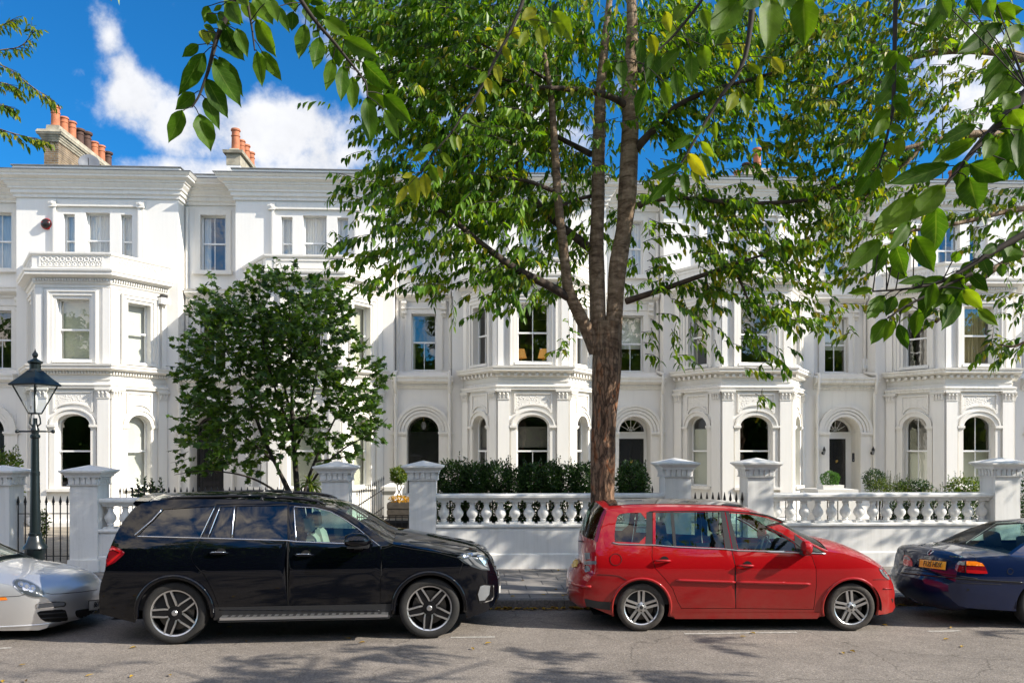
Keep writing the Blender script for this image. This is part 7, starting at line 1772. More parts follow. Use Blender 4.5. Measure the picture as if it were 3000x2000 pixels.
# ---- the near tree: its trunk stands off to the right of the camera and its lowest leaves hang into the picture
def near_tree():
    rng = random.Random(3); bx, by = 5.6, 1.7; t = thing('near_tree', 'near tree with very large drooping leaves hanging into the top and right of the view', 'tree', (bx, by, .14))
    mb = MB(); lv, ly = Leaf(), Leaf()
    limb(mb, [Vector((bx, by, .1)), Vector((bx, by, 2)), Vector((bx + .1, by, 4)), Vector((bx, by, 6)), Vector((bx, by, 9))], [.26, .2, .17, .12, .04], 16, 2, .05, rng)
    CA = lambda x, y: (480 + x / 2.8, y / 2.8); CR = lambda x, y: (2200 + x / 2.8, 300 + y / 2.8); C6_ = lambda x, y: (1500 + x / 2.24, y / 2.24); C5_ = lambda x, y: (900 + x / 2.24, y / 2.24); C8 = lambda x, y: (2200 + x / 2.24, 400 + y / 2.24)
    def stem(cv, pts, Y, r0, r1, pre=(), Y1=None):
        q = [at(*cv(x, y), Y + ((Y1 or Y) - Y) * i / max(1, len(pts) - 1)) for i, (x, y) in enumerate(pts)]; pre = [Vector(p) for p in pre]; m = len(pre)
        rad = [r0 * 2.2] * m + [r0 + (r1 - r0) * i / max(1, len(q) - 1) for i in range(len(q))]
        return limb(mb, pre + q, rad, 8, 2)
    def leaves(cv, lst, Y, sc, stems, yel=False, jit=.12):
        for e in lst:
            x0, y0, x1, y1, w = e[:5]; yl = len(e) > 5 or yel
            Ya = Y + rng.uniform(-jit, jit); b = at(*cv(x0, y0), Ya); tip = at(*cv(x1, y1), Ya + rng.uniform(-.03, .03)); ww = w / sc / F * Ya
            (ly if yl else lv).big(b, tip, ww * .98, rng.uniform(-.45, .45), rng.uniform(-.22, .22), rng)
            best = min((p for s_ in stems for p in s_), key=lambda p: (p - b).length)
            if (best - b).length < .5: mb.tube([best, (best + b) / 2 + UP * .004, b + (tip - b) * .03], [.0022, .0018, .0018], 5, cap=False)
    YA = 3.1
    sA = stem(CA, [(590, -60), (530, 120), (450, 260), (400, 440), (365, 580), (330, 680), (290, 790), (232, 880)], YA, .011, .003, [(bx, by, 4.9), (3.2, 2.4, 5.6), (1.0, 3.0, 5.2), (-.5, 3.1, 4.5)])
    sB = stem(CA, [(660, -80), (685, 0), (700, 110), (720, 210), (735, 330), (745, 415)], YA, .006, .0025)
    sC = stem(CA, [(1080, -90), (1110, -20), (1180, 90), (1270, 210), (1400, 350), (1500, 480), (1600, 600), (1665, 690), (1668, 790)], YA, .010, .0025, [(.4, 3.0, 5.0)])
    leaves(CA, [(155, 905, 40, 1175, 135), (290, 945, 385, 1250, 170), (340, 812, 460, 1075, 115), (355, 655, 528, 978, 150), (255, 765, 95, 905, 120), (330, 435, 112, 790, 150), (290, 365, 150, 470, 85), (450, 475, 650, 800, 150), (410, 520, 635, 890, 170), (470, 270, 670, 510, 150), (600, 240, 690, 480, 110), (460, 400, 620, 430, 70), (325, 255, 360, 385, 110, 1), (360, 50, 330, 195, 80), (475, 45, 405, 95, 42), (350, 110, 455, 190, 100), (530, 30, 640, 220, 150), (570, -20, 520, 150, 120), (380, 240, 420, 385, 80), (500, 210, 612, 490, 130),
                (560, 90, 660, 200, 90), (450, 110, 560, 210, 90), (430, 180, 520, 250, 70), (330, 210, 420, 250, 50), (400, 480, 440, 560, 70)], YA, 2.8, [sA])
    leaves(CA, [(770, 425, 810, 720, 110), (805, 425, 970, 670, 110), (770, 165, 930, 475, 150), (650, 20, 770, 190, 110), (750, -10, 900, 215, 170), (860, -10, 940, 200, 110), (930, 50, 1035, 280, 80), (620, -60, 700, 60, 120), (820, -60, 880, 90, 120)], YA, 2.8, [sB, sC])
    leaves(CA, [(1060, 100, 1050, 260, 110), (1160, 210, 1110, 495, 130), (1260, 255, 1225, 320, 60), (1280, 310, 1225, 575, 130), (1310, 150, 1535, 310, 130), (1480, 320, 1775, 478, 140), (1430, 370, 1440, 560, 120), (1385, 487, 1325, 750, 110), (1470, 545, 1450, 840, 120), (1550, 635, 1550, 915, 110), (1640, 510, 1890, 745, 160), (1680, 695, 1815, 900, 110), (1668, 800, 1690, 1220, 140), (1810, 780, 2040, 1015, 150), (1815, 905, 1930, 1150, 100), (1040, 0, 1080, 112, 90), (1180, 40, 1200, 195, 130), (1240, 60, 1330, 160, 110), (1180, -30, 1320, 40, 90), (1000, -40, 1060, 60, 90), (1150, -60, 1180, 60, 120)], YA, 2.8, [sC])
    YR_ = 2.45
    sD = stem(CR, [(2330, -150), (2180, 0), (2080, 130), (1960, 250), (1880, 330), (1780, 450), (1700, 550), (1580, 700)], YR_, .016, .004, [(bx, by, 3.6), (3.6, 2.0, 4.1)])
    sE = stem(CR, [(2340, 1030), (2240, 1080), (2100, 1160), (1960, 1240), (1840, 1310), (1700, 1400), (1560, 1480), (1300, 1530), (1000, 1550)], YR_, .012, .0025, [(bx, by, 2.9), (3.4, 2.0, 3.1)])
    sF = stem(CR, [(1190, -1000), (1180, -500), (1170, 20), (1160, 100), (1120, 260), (1090, 390), (1050, 520)], 3.0, .009, .003, [(2.4, 2.6, 5.2), (1.9, 2.9, 4.9)])
    sG = stem(C8, [(1450, 900), (1380, 930), (1260, 985), (1140, 1050), (1000, 1120), (900, 1190)], YR_, .006, .0025)
    leaves(CR, [(1840, 190, 1510, 360, 120), (1830, 310, 1460, 510, 130), (1620, 520, 1105, 680, 170), (1580, 690, 1290, 980, 190), (1360, 775, 990, 1110, 230), (1290, 985, 1110, 1230, 130), (1060, 1130, 780, 1390, 160), (1110, 1190, 990, 1430, 110), (1190, 1170, 1270, 1430, 165), (1520, 860, 1500, 1265, 225), (1340, 1095, 1500, 1395, 190), (1280, 1430, 1100, 1350, 105), (1750, 480, 1690, 705, 150), (1790, 620, 1862, 890, 240), (1790, 500, 2080, 640, 190), (1900, 460, 2090, 640, 220), (1950, 250, 1960, 460, 100), (2100, 140, 1990, 20, 170), (2100, 250, 2165, 600, 250), (2000, 300, 1900, 480, 130), (2225, 220, 2190, 570, 150), (1700, 1220, 1680, 1315, 95), (1800, 1300, 1720, 1450, 120), (1900, 1285, 1960, 1420, 115), (2160, 1170, 2060, 1330, 200), (2010, 1170, 1880, 1245, 90), (2060, 1330, 2060, 1440, 80), (2220, 1080, 2080, 1150, 110), (1430, 1440, 1195, 1490, 80), (1580, 1430, 1245, 1570, 105), (1790, 1400, 1945, 1545, 110), (1740, 1430, 1555, 1570, 170), (1500, 1480, 1440, 1720, 120), (995, 1530, 785, 1570, 72),
                (2140, 60, 2230, 200, 150), (2230, 400, 2240, 640, 130), (2020, 100, 2120, 260, 120), (2120, 480, 2060, 620, 130), (2180, -60, 2060, 80, 150)], YR_, 2.8, [sD, sE])
    leaves(CR, [(1080, 310, 850, 645, 130), (1150, 500, 1110, 665, 135, 1), (1040, 550, 1000, 745, 95), (980, 600, 835, 805, 110), (1230, 290, 1195, 490, 95, 1), (1300, 240, 1345, 330, 60, 1), (1095, 245, 1050, 305, 70), (1140, 60, 960, 250, 110), (1160, -100, 1010, 60, 120), (1180, -60, 1290, 120, 110), (1130, 130, 1000, 300, 100), (1170, -260, 1060, -80, 110), (1180, -200, 1300, -60, 110), (1190, -420, 1080, -260, 120), (1180, -380, 1300, -230, 120), (1180, 10, 1330, 110, 90), (1120, 210, 1260, 240, 90), (1110, 330, 1200, 430, 80, 1)], 3.0, 2.8, [sF])
    leaves(C8, [(1200, 960, 1110, 1230, 130), (1320, 940, 1290, 1130, 150), (1370, 1070, 1245, 1275, 110), (1100, 1130, 1070, 1325, 90), (890, 1200, 785, 1370, 110), (930, 1205, 868, 1350, 72), (970, 1230, 1032, 1400, 80), (870, 1050, 755, 1205, 110), (940, 1050, 885, 1185, 90), (1050, 1060, 970, 1170, 90, 1), (1400, 1000, 1525, 1135, 100, 1), (1440, 905, 1555, 1020, 80, 1), (1480, 1130, 1620, 1242, 80), (1250, 1000, 1190, 1140, 110), (1350, 960, 1430, 1110, 110), (1290, 1060, 1250, 1250, 90)], YR_, 2.24, [sG, sE])
    Yy = 4.6
    sH = stem(C5_, [(1450, -120), (1420, 0), (1340, 200), (1230, 400), (1130, 600), (1030, 740), (950, 870), (850, 980), (750, 1130)], Yy, .012, .003, [(3.4, 3.6, 6.4), (1.2, 4.5, 5.9)])
    leaves(C5_, [(1620, 80, 1745, 275, 120), (1480, 100, 1490, 185, 80), (1530, 175, 1550, 330, 90), (1640, 150, 1670, 255, 80), (1350, 180, 1400, 265, 70), (1180, 515, 1200, 625, 60), (1200, 530, 1265, 640, 62), (1130, 600, 1160, 770, 72), (1240, 425, 1270, 565, 62, 1), (1060, 750, 1122, 825, 42, 1), (950, 880, 970, 1005, 52, 1), (990, 890, 1000, 1005, 42), (880, 1000, 952, 1100, 52), (840, 950, 740, 1000, 52), (780, 1010, 680, 1055, 50), (810, 1080, 860, 1212, 62, 1), (700, 1150, 722, 1365, 92), (770, 1140, 785, 1312, 82, 1), (660, 1220, 578, 1355, 60), (860, 1090, 886, 1182, 42, 1), (690, 1140, 620, 1165, 40), (1500, 60, 1400, 140, 80), (1450, 200, 1380, 330, 60), (1310, 260, 1240, 330, 60), (1290, 300, 1340, 420, 55), (1180, 470, 1110, 560, 50)], Yy, 2.24, [sH], yel=True)
    sI = stem(C6_, [(1560, 300), (1480, 500), (1390, 600), (1270, 800), (1210, 900), (1150, 1010), (1060, 1150), (940, 1320)], 3.6, .010, .003, [(3.6, 2.6, 5.4), (1.6, 3.5, 5.2), (1.25, 3.6, 4.7)])
    sJ = stem(C6_, [(1360, -200), (1250, 0), (1150, 130), (1050, 250), (960, 330), (860, 420)], 3.6, .008, .003, [(1.0, 3.6, 5.3)])
    leaves(C6_, [(1480, 610, 1400, 740, 82, 1), (1530, 620, 1540, 772, 82, 1), (1190, 890, 1000, 992, 72), (1250, 830, 1195, 895, 50), (1240, 930, 1332, 1042, 62, 1), (1160, 1010, 1290, 1172, 92, 1), (1240, 1010, 1300, 1162, 82), (1180, 1120, 1232, 1212, 52, 1), (1130, 1130, 1140, 1292, 72), (1120, 1080, 888, 1185, 72), (1080, 1150, 860, 1355, 82), (1040, 1220, 1030, 1372, 72), (1300, 780, 1240, 860, 50), (1330, 800, 1335, 930, 45, 1)], 3.6, 2.24, [sI])
    leaves(C6_, [(850, 250, 840, 472, 72), (720, 370, 720, 582, 82), (640, 400, 590, 485, 50), (910, 230, 940, 372, 82, 1), (1090, 180, 1000, 275, 92, 1), (1010, 80, 1040, 222, 80, 1), (1180, 350, 1180, 572, 100), (1260, 300, 1270, 472, 100, 1), (1000, 540, 1030, 725, 82), (880, 550, 815, 775, 92), (950, 330, 878, 565, 112), (1100, 320, 900, 525, 92), (1380, 240, 1462, 342, 62, 1), (1470, 370, 1480, 465, 50, 1), (1550, 420, 1642, 492, 52, 1), (1630, 480, 1620, 655, 52, 1), (1710, 380, 1782, 492, 72, 1), (1080, 470, 1090, 655, 92), (1130, 40, 1050, 150, 90, 1), (1250, 60, 1290, 210, 90, 1), (1330, 300, 1420, 200, 60)], 3.6, 2.24, [sJ, sI])
    sK = stem(C6_, [(1700, -160), (1660, -60), (1480, 0)], 2.4, .008, .003)
    leaves(C6_, [(1500, -20, 1295, 250, 195), (1700, -20, 1662, 360, 175), (1910, -20, 1920, 310, 190), (1600, -60, 1500, 60, 150), (1820, -60, 1760, 60, 150)], 2.4, 2.24, [sK])
    leaves(lambda x, y: (2200 + x / 2.24, y / 2.24), [(1330, -10, 1130, 240, 120), (1640, 160, 1340, 360, 120), (1600, 230, 1380, 380, 110), (1440, 40, 1330, 240, 50), (1620, 90, 1790, 60, 100), (1560, 0, 1580, 130, 110), (1700, 330, 1490, 560, 140), (1690, 480, 1520, 700, 140), (1760, 470, 1680, 640, 150), (1720, 620, 1600, 780, 170), (1780, 700, 1700, 900, 180), (1610, 30, 1740, 130, 110), (1240, -20, 1300, 130, 100), (1430, -30, 1500, 110, 110), (1780, 180, 1640, 300, 120)], 2.6, 2.24, [sD])
    mb.build('trunk', M['twig'], t, smooth=True)
    lv.build('crown', M['leaf_near'], t, smooth=True); ly.build('crown', M['leaf_near_y'], t, smooth=True)
    # high crown outside the picture: throws the leaf shadows on the road
    l2 = Leaf()
    for _ in range(520):
        a = rng.uniform(0, 6.283); r_ = rng.random() ** .5 * 3.3; z = rng.uniform(4.6, 9.5); p = Vector((7.4 + r_ * math.cos(a) * 1.2, 2.0 + r_ * math.sin(a) * .95, z))
        if p.y < 2.3: continue
        if p.y > .3 and p.x / max(p.y, .01) < .74 and (z - 2.4) / max(p.y, .01) < .56: continue
        twig(l2, None, p, Vector((rng.uniform(-1, 1), rng.uniform(-1, 1), -.2)), rng.uniform(.4, .9), rng, leaf=(.17, .08), step=.08)
    mb = MB(); lb = [limb(mb, [Vector((bx, by, 3.9)), Vector((5.9, 3.6, 4.8)), Vector((6.4, 5.4, 5.4)), Vector((6.9, 7.0, 5.7))], [.09, .06, .045, .02], 8), limb(mb, [Vector((5.9, 3.6, 4.8)), Vector((7.5, 5.4, 5.6)), Vector((9.2, 6.6, 5.9))], [.05, .035, .015], 8), limb(mb, [Vector((6.4, 5.4, 5.4)), Vector((5.6, 6.2, 5.5)), Vector((5.0, 6.6, 5.4))], [.03, .02, .01], 8)]
    for x, y, rx, ry, n in [(520, 1518, 46, 12, 7), (565, 1542, 60, 10, 7), (840, 1502, 120, 9, 13), (600, 1562, 90, 10, 9), (700, 1546, 50, 8, 5), (470, 1566, 50, 10, 6), (920, 1492, 50, 6, 4), (1185, 1490, 30, 7, 3), (1240, 1512, 46, 9, 6), (1270, 1556, 70, 12, 9), (1190, 1560, 50, 10, 6), (1610, 1472, 40, 7, 4), (1640, 1488, 40, 6, 3), (1480, 1550, 40, 10, 4), (1560, 1556, 50, 9, 5), (2250, 1450, 60, 6, 4), (820, 1560, 80, 8, 6)]:
        for _ in range(int(n * 1.8)):
            g_ = ground(*S(x + rng.gauss(0, rx * .5), y + rng.gauss(0, ry * .5))); p = g_ + TOSUN * rng.uniform(9.2, 10.8)
            if p.x / p.y < .76: continue
            twig(l2, mb, p, Vector((rng.uniform(-1, 1), rng.uniform(-1, 1), -.15)), rng.uniform(.25, .5), rng, leaf=(.14, .07), step=.045)
    mb.build('limb', M['twig'], t, smooth=True)
    l2.build('crown', M['leaf'], t)
near_tree()
# ---------------------------------------------------------------- garden plants
def blob(lv, c, r, n, rng, leaf=(.055, .026), shell=.55, flat=.0):
    c = Vector(c)
    for _ in range(n):
        d = Vector((rng.gauss(0, 1), rng.gauss(0, 1), rng.gauss(0, 1))).normalized(); k = (shell + (1 - shell) * rng.random()) * (1 + .16 * math.sin(5 * d.x + 3 * d.z + c.x * 7) * math.sin(4 * d.y + c.x))
        p = c + Vector((d.x * r[0], d.y * r[1], d.z * r[2])) * k
        ld = (d * .7 + Vector((rng.uniform(-.8, .8), rng.uniform(-.8, .8), rng.uniform(-.3, .9)))).normalized()
        s = rng.uniform(.7, 1.25); lv.leaf(p, ld, (d + UP * .4 + Vector((rng.uniform(-.5, .5), rng.uniform(-.5, .5), 0))).normalized(), leaf[0] * s, leaf[1] * s, .1, .15)
def shrub(name, label, cat, blobs, mat, seed, leaf=(.055, .026), n=900, group=None, stems=True, base=None, shoots=0):
    rng = random.Random(seed); b0 = Vector(base) if base else Vector((blobs[0][0], blobs[0][1], .19)); t = thing(name, label, cat, b0, group)
    lv = Leaf(); tw = MB()
    for b in blobs:
        c, r = b[:3], b[3:6]; m = int(n * (b[6] if len(b) > 6 else 1)); blob(lv, c, r, m, rng, leaf)
        if stems:
            for _ in range(7):
                e = Vector(c) + Vector((rng.uniform(-.6, .6) * r[0], rng.uniform(-.6, .6) * r[1], rng.uniform(-.2, .7) * r[2])); tw.tube([b0 + Vector((rng.uniform(-.06, .06), rng.uniform(-.06, .06), 0)), (b0 + e) / 2 + Vector((rng.uniform(-.05, .05), 0, 0)), e], [.014, .009, .004], 5)
        for _ in range(shoots):
            a = rng.uniform(0, 6.28); p = Vector(c) + Vector((math.cos(a) * r[0] * .8, math.sin(a) * r[1] * .8, r[2] * rng.uniform(.3, .8))); L_ = rng.uniform(.12, .28)
            for k in range(6): lv.leaf(p + UP * L_ * k / 6, Vector((rng.uniform(-1, 1), rng.uniform(-1, 1), .8)), UP, leaf[0], leaf[1], .1, .1)
            tw.tube([p - UP * .05, p + UP * L_], .003, 4)
    if tw.v: tw.build('stems', M['twig'], t, smooth=True)
    lv.build('foliage', mat, t); return t
HY = WY + 1.0
HDG = ['tallest dark box bush of the hedge, next to the pier on its left', 'second dark box bush of the hedge, rising from behind the balustrade', 'narrow dark box bush of the hedge, in front of the pilaster', 'box bush of the hedge with loose twigs, left of the arched window', 'dark box bush of the hedge in front of the arched window', 'box bush of the hedge under the right half of the arched window', 'thin see-through box bush of the hedge, left of the street tree trunk', 'dark box bush of the hedge hard against the left of the street tree trunk']
for i, (x, w, dn, top) in enumerate([(1038, 46, 1.25, 1060), (1090, 34, 1.1, 1066), (1140, 40, 1.1, 1062), (1186, 30, .6, 1072), (1222, 30, .9, 1066), (1264, 34, 1.1, 1064), (1302, 30, .5, 1070), (1338, 36, .9, 1066)]):
    X_ = at2(x, 1100, HY); w_ = w / 112; zt = 2.4 - (top - 1030) / 112; zc = (zt + .25) / 2
    shrub('hedge_bush', HDG[i], 'bush', [(X_.x, HY, zc + .62, w_ * .92, .30, zt - zc - .58, .75), (X_.x, HY, zc, w_, .32, .52, .55), (X_.x, HY, zc - .5, w_ * .8, .28, .42, .3)], M['hedge'], 40 + i, (.062, .03), int(2900 * dn), 'clipped hedge bushes behind the balustrade', shoots=7)
X_ = at2(1452, 1100, HY + .1)
shrub('hedge_bush', 'solid dark box bush standing alone to the right of the street tree trunk', 'bush', [(X_.x, HY + .1, 1.68, .34, .32, .47, 1.0), (X_.x, HY + .1, 1.0, .34, .32, .6, .5)], M['hedge'], 60, (.062, .03), 3200, 'clipped hedge bushes behind the balustrade', shoots=8)
def px(x, y, Y): return at2(x, y, Y)
GP = 'small shrubs in the front gardens'
p = px(2008, 1100, 18.5); shrub('garden_shrub', 'dark rounded shrub below the downpipes of the cream house', 'shrub', [(p.x, p.y, p.z, .26, .24, .24)], M['hedge'], 71, (.045, .024), 1100, GP)
p = px(2045, 1120, 17.6); shrub('garden_shrub', 'bushy light green rosemary-like shrub spilling over the right balustrade', 'shrub', [(p.x - .25, p.y, p.z - .05, .30, .25, .24), (p.x + .15, p.y, p.z - .08, .3, .25, .2)], M['shrub'], 72, (.06, .012), 900, GP, shoots=24)
p = px(2097, 1118, 17.7); shrub('garden_shrub', 'low flat topped dark green bush under the left arched window of the cream house', 'shrub', [(p.x, p.y, p.z, .40, .25, .17), (p.x, p.y, p.z - .5, .38, .25, .35, .5)], M['hedge'], 73, (.045, .024), 1300, GP)
p = px(2140, 1130, 17.4); shrub('garden_shrub', 'small scrawny plant with upright shoots between two bushes by the right balustrade', 'shrub', [(p.x, p.y, p.z - .15, .28, .2, .2)], M['shrub'], 74, (.055, .018), 350, GP, shoots=10)
p = px(2212, 1118, 17.6); shrub('garden_shrub', 'yellow green domed shrub beside the pier at the right', 'shrub', [(p.x, p.y, p.z - .04, .36, .3, .25), (p.x, p.y, p.z - .6, .3, .28, .4, .4)], M['shrub'], 75, (.055, .028), 1300, GP, shoots=6)
p = px(340, 1126, 17.0); shrub('garden_shrub', 'loose leafy plant poking above the railings over the black car roof', 'shrub', [(p.x, p.y, p.z - .1, .32, .25, .2)], M['hedge'], 76, (.085, .05), 260, GP, shoots=9)
p = px(10, 1062, 17.0); shrub('garden_shrub', 'bright green bush behind the leftmost garden pier', 'shrub', [(p.x, p.y, p.z - .05, .3, .28, .26), (p.x, p.y, p.z - .7, .3, .28, .5)], M['shrub'], 77, (.07, .035), 900, GP, shoots=8)
p = px(92, 1205, 18.2); shrub('garden_shrub', 'yellow green plant seen through the iron gate beside the street lamp', 'shrub', [(p.x, p.y, p.z, .16, .16, .36)], M['shrub'], 78, (.055, .03), 700, GP)
p = px(2345, 1090, 18.5); shrub('garden_shrub', 'tall dark hedge top at the right edge behind the last pier', 'shrub', [(p.x + .7, p.y, 1.2, 1.0, .4, 1.0)], M['hedge'], 79, (.06, .03), 4200, GP)
for i, (x, w) in enumerate([(2060, 30), (2105, 34), (2150, 34), (2195, 30), (2235, 26)]):
    p = px(x, 1170, 16.75); shrub('garden_shrub', ('dark leafy shrub filling the gaps of the right balustrade below the rosemary-like shrub', 'dark leafy shrub showing between the balusters in the middle of the right balustrade', 'twiggy dark shrub between the balusters right of the middle', 'dark shrub between the balusters near the right pier', 'last dark shrub between the balusters before the right pier')[i], 'shrub', [(p.x, p.y, 1.05, .27, .2, .34)], M['hedge'], 80 + i, (.06, .03), 520, GP)
# strap leaved plant
def spiky(x, y, Y, label):
    c = at2(x, y, Y); rng = random.Random(9); t = thing('spiky_plant', label, 'plant', (c.x, c.y, .19)); mb = MB(); mb.tube([Vector((c.x, c.y, .15)), c], .04, 8); mb.build('stem', M['twig'], t, smooth=True); lv = Leaf()
    for i in range(46):
        a = rng.uniform(0, 6.28); e = rng.uniform(-.2, 1.3); d = Vector((math.cos(a) * math.cos(e), math.sin(a) * math.cos(e), math.sin(e))); lv.leaf(c, d, UP, rng.uniform(.35, .55), .045, .5, .25)
    lv.build('fronds', M['shrub'], t)
spiky(712, 1112, 17.6, 'spiky palm-like plant beside the stems of the small garden tree')
# clipped ball in a white planter
def planter_ball():
    p = px(1907, 1101, 21.0); s = 21.2 / 1930; t = thing('potted_topiary', 'round clipped box ball in a white trough beside the narrow black door', 'potted plant', (p.x, p.y, 1.36)); lv = Leaf(); rng = random.Random(4)
    blob(lv, p, (.225, .225, .215), 2200, rng, (.03, .02), shell=.88); lv.build('foliage', leafmat('bright_box_leaf', [(.0, (.03, .10, .006)), (1.0, (.07, .19, .012))], .25), t)
    mb = MB(); mb.frustum(p.x + .0, p.y, 1.375, p.z - .13, .26, .2, .27, .21); mb.build('trough', M['white'], t)
planter_ball()
p = px(1912, 1126, 21.0); mb = MB(); mb.box(p.x - .48, p.x + .48, 20.7, 21.6, .19, 1.30); t = thing('garden_ledge', 'low white garden ledge that carries the clipped box ball', 'garden wall', (p.x, 21.1, .19)); mb.build('wall', M['white'], t)
mb = MB(); mb.box(p.x - .52, p.x + .52, 20.66, 21.64, 1.302, 1.372); mb.build('coping', M['trim'], t)
# standard tree in a slatted planter behind the low gate
def standard():
    p = px(917, 1091, 20.2); t = thing('potted_tree', 'small lollipop tree with a twisted stem in a dark planter of yellow flowers', 'potted plant', (p.x, p.y, .19)); lv = Leaf(); rng = random.Random(8); blob(lv, p, (.225, .225, .20), 1500, rng, (.06, .025), shell=.6); lv.build('foliage', M['shrub'], t)
    mb = MB()
    for ph in (0, 3.14): mb.tube([Vector((p.x + .05 * math.sin(i * .9 + ph), p.y + .05 * math.cos(i * .9 + ph), 1.15 + (p.z - 1.25) * i / 8)) for i in range(9)], .013, 6)
    mb.build('stem', M['twig'], t, smooth=True); mb = MB(); mb.box(p.x - .26, p.x + .26, p.y - .24, p.y + .24, .19, 1.12)
    for i in range(6): mb.box(p.x - .27, p.x + .27, p.y - .252, p.y - .241, .26 + i * .145, .37 + i * .145)
    mb.build('planter', pbr('weathered_wood', (.09, .075, .06), .8, var=.4), t); l2 = Leaf(); blob(l2, (p.x, p.y, 1.18), (.26, .2, .09), 380, rng, (.05, .03)); l2.build('flowers', leafmat('yellow_petal', [(.0, (.06, .10, .01)), (.4, (.5, .28, .01)), (1, (.7, .38, .02))], .3), t)
standard()
# ---------------------------------------------------------------- fixtures on the houses
def fix(name, label, cat, c): return thing(name, label, cat, c)
c = at(138, 657, YU); t = fix('alarm_bell', 'round dark alarm bell with a red rim, high on the leftmost house', 'alarm bell', (c.x, YU - .01, c.z))
mb = MB(); mb.lathe([(.165, 0), (.165, .05), (.145, .06)], (c.x, YU - .002, c.z), (0, -1, 0), 28); mb.build('rim', pbr('red_enamel', (.45, .02, .015), .35), t, smooth=True, split=40); mb = MB(); mb.lathe([(.143, .05), (.14, .10), (.10, .13), (.0, .14)], (c.x, YU - .002, c.z), (0, -1, 0), 28); mb.build('dome', pbr('dark_enamel', (.014, .010, .010), .3), t, smooth=True)
mb = MB()
for s in (-1, 1): mb.lathe([(.02, .125), (.012, .14), (0, .145)], (c.x + s * .09, YU - .002, c.z + .03), (0, -1, 0), 10)
mb.build('lamp', M['redlens'], t, smooth=True)
P, U, wl = HOUSE[1][1]['faces'][2]; N = Vector((U.y, -U.x, 0)); q = P + U * (wl * .40) + N * .14; t = fix('floodlight', 'white floodlight box under the bay cornice of the leftmost full house', 'light', (q.x, q.y, 6.85))
mb = MB(); mb.obox(q + UP * 6.84, U, N, UP, .16, .10, .09); mb.build('housing', M['sash'], t); mb = MB(); mb.obox(q + UP * 6.985 + N * .0, U, N, UP, .09, .07, .05); mb.build('bracket', M['iron'], t); mb = MB(); mb.tube([q - N * .06 + UP * 6.74, q - N * .06 + UP * 4.86], .02, 6); mb.build('cable', M['trim'], t)
c = at2(1988, 836, YR); t = fix('alarm_box', 'white square alarm box on the recess wall of the cream house', 'alarm box', (c.x, YR - .01, c.z)); mb = MB(); mb.frustum(c.x, YR - .05, c.z - .17, c.z + .17, .115, .048, .125, .048); mb.build('box', M['sash'], t); mb = MB(); mb.box(c.x - .08, c.x + .08, YR - .112, YR - .099, c.z - .13, c.z - .05); mb.build('louvre', M['curtain'], t)
for x, lab in ((1889, 'wall lantern to the left of the narrow black door'), (2001, 'wall lantern to the right of the narrow black door')):
    c = at2(x, 1040, YU); t = fix('wall_lantern', lab, 'wall light', (c.x, YU - .01, c.z)); mb = MB(); mb.lathe([(.05, 0), (.05, .015)], (c.x, YU - .02, c.z), (0, -1, 0), 10); mb.tube([(c.x, YU - .03, c.z), (c.x, YU - .12, c.z - .06), (c.x, YU - .13, c.z + .0)], .01, 6); mb.lathe([(.02, .12), (.05, .05), (.045, .10), (.0, .2)], (c.x, YU - .13, c.z + .02), (0, 0, 1), 8); mb.build('bracket', M['iron'], t); mb = MB(); mb.lathe([(.025, -.04), (.045, .06), (.045, .07)], (c.x, YU - .13, c.z), (0, 0, 1), 8); mb.build('glass', M['clearlens'], t)
c = at2(1959, 1050, YU); t = fix('entry_panel', 'slim dark entry phone panel right of the narrow black door', 'entry phone', (c.x, YU - .01, c.z)); mb = MB(); mb.box(c.x - .04, c.x + .04, YU - .035, YU - .021, c.z - .14, c.z + .14); mb.build('plate', M['plastic'], t); mb = MB(); mb.lathe([(.014, 0), (.012, .008)], (c.x, YU - .034, c.z - .08), (0, -1, 0), 8); mb.build('button', M['alloy'], t)
rc = HOUSE[3][1]['rc']; t = fix('porch_pendant', 'glass pendant lamp hanging inside the arch of the double black doors', 'pendant light', (rc, YU + .45, 3.2)); mb = MB(); mb.tube([(rc, YU + .45, 3.5), (rc, YU + .45, 3.25)], .008, 6); mb.build('chain', M['brass'], t); mb = MB(); mb.lathe([(.03, 3.26), (.07, 3.2), (.085, 3.12), (.06, 3.03), (.0, 2.99)], (rc, YU + .45, 0), n=16); mb.build('globe', M['clearlens'], t, smooth=True)
M['shade'] = pbr('amber_lampshade', (.50, .26, .08), .8, emis=((.9, .42, .1), .25))
for x, lab in ((1197, 'left amber table lamp inside the first floor bay window'), (1248, 'right amber table lamp inside the first floor bay window')):
    c = at2(x, 813, YB + .55); t = fix('table_lamp', lab, 'lamp', (c.x, c.y, 4.7)); mb = MB(); mb.lathe([(.17, -.12), (.10, .15), (.10, .152)], c, n=18, cap=False); mb.build('lamp_shade', M['shade'], t, smooth=True, split=50); mb = MB(); mb.lathe([(.08, 4.69 - c.z), (.02, 4.75 - c.z), (.05, 4.9 - c.z), (.015, -.1), (.015, .0)], c, n=10); mb.build('base', M['brass'], t, smooth=True)
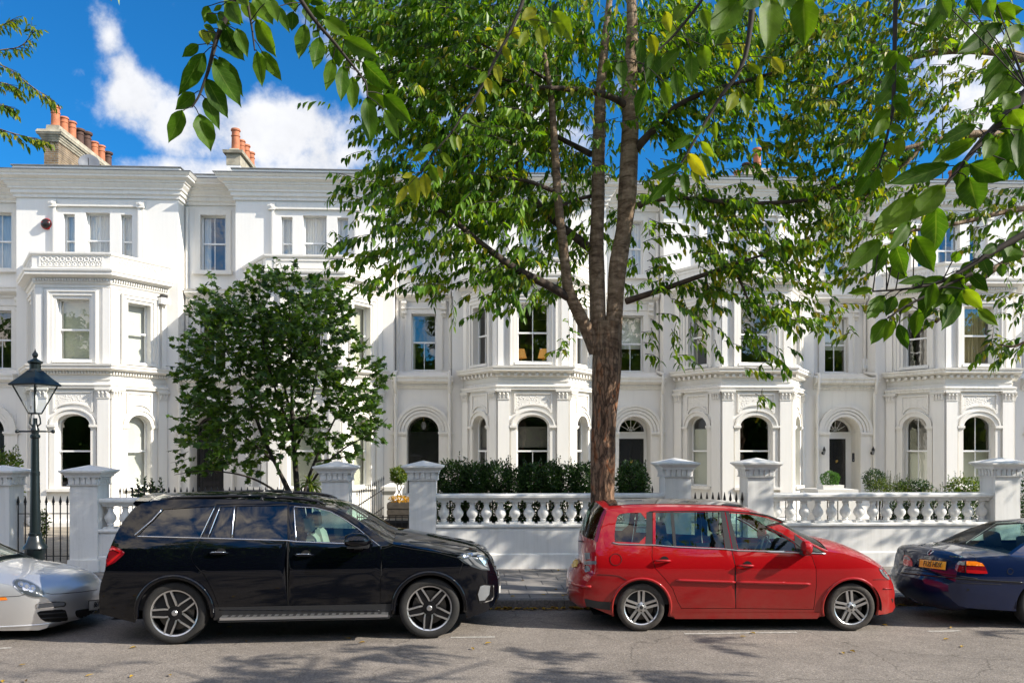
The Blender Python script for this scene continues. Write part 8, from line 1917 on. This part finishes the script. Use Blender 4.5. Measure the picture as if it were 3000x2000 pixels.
# dish and aerial on the roofs
c = at2(205, 378, 29.5); t = fix('satellite_dish', 'grey satellite dish on the roof beside the left chimney stack', 'satellite dish', (c.x, c.y, c.z - .4)); d = Vector((.3, -.9, .3)).normalized(); mb = MB(); mb.lathe([(.0, 0), (.2, .03), (.33, .10), (.335, .10), (.2, .02)], c, d, 24, cap=False); mb.build('dish', pbr('grey_dish', (.14, .15, .17), .5), t, smooth=True); mb = MB(); mb.tube([c - UP * .6 - d * .1, c - d * .02], .02, 6); mb.tube([c - UP * .3 + d * .05, c + d * .38], .012, 6); mb.build('mast', M['iron'], t)
b = at2(2165, 360, 31.5); tp = at2(2165, 150, 31.5); t = fix('tv_aerial', 'tall thin television aerial mast against the sky at the upper right', 'aerial', (b.x, b.y, 10.5)); mb = MB(); mb.tube([Vector((b.x, b.y, 10.4)), tp], .025, 6); mb.build('mast', M['iron'], t)
a = at2(2165, 173, 31.5); e = at2(2203, 178, 31.2); mb = MB(); mb.tube([a, e], .016, 5); d = (e - a); 
for i in range(9): q = a + d * (i + 1) / 10; mb.tube([q - Vector((.05, .2, .05)), q + Vector((.05, .2, .05))], .010, 4)
mb.build('antenna', M['iron'], t)
# ---------------------------------------------------------------- fallen leaves
def fallen():
    rng = random.Random(31); lv = Leaf()
    def put(x, y, z, s=1): a = rng.uniform(0, 6.28); lv.leaf(Vector((x, y, z + .006)), Vector((math.cos(a), math.sin(a), rng.uniform(0, .15))), UP, .09 * s, .04 * s, .0, rng.uniform(.1, .5))
    for _ in range(420): put(rng.uniform(-9, 10) if rng.random() < .6 else rng.gauss(1.5, .8), KY0 - abs(rng.gauss(0, .05)), .004 + rng.random() * .02)
    for _ in range(60): put(rng.uniform(-8, 9), rng.uniform(12.8, 15.7), .14)
    for _ in range(60): put(rng.gauss(2.1, .35), rng.uniform(12.74, 12.95), .14)
    for _ in range(26): put(rng.uniform(-6, 7), rng.uniform(8.6, 11.5), .004, 1.0)
    o = lv.build('fallen_leaves', leafmat('fallen_leaf', [(.0, (.20, .11, .02)), (.4, (.40, .25, .025)), (.8, (.45, .30, .04)), (1, (.16, .10, .04))], .15, .7), None); o['kind'] = 'stuff'
fallen()
# ---------------------------------------------------------------- the square opposite, seen only in reflections
def square():
    rng = random.Random(2); lv = Leaf()
    for _ in range(32000):
        x = rng.uniform(-36, 40); h = 10.5 + 2.2 * math.sin(x * .55) + 1.5 * math.sin(x * 1.3 + 1); z = .3 + (h - .3) * rng.random() ** .8; y = -9 - rng.random() * 5 - 1.2 * math.sin(x * .8)
        a = rng.uniform(0, 6.28); lv.leaf(Vector((x, y, z)), Vector((math.cos(a), math.sin(a), -.4)), Vector((rng.uniform(-1, 1), 1, .6)), rng.uniform(.45, .8), rng.uniform(.28, .45), .2, .1)
    for _ in range(20000):
        x = rng.uniform(-36, 40); a = rng.uniform(0, 6.28); lv.leaf(Vector((x, -11.5 - rng.random() * 2, rng.uniform(.1, 9.0))), Vector((math.cos(a), 0, math.sin(a))), Vector((rng.uniform(-.4, .4), 1, .3)), rng.uniform(.8, 1.3), rng.uniform(.6, .9), .1, .1)
    o = lv.build('woodland', M['wood'], None); o['kind'] = 'stuff'
square()
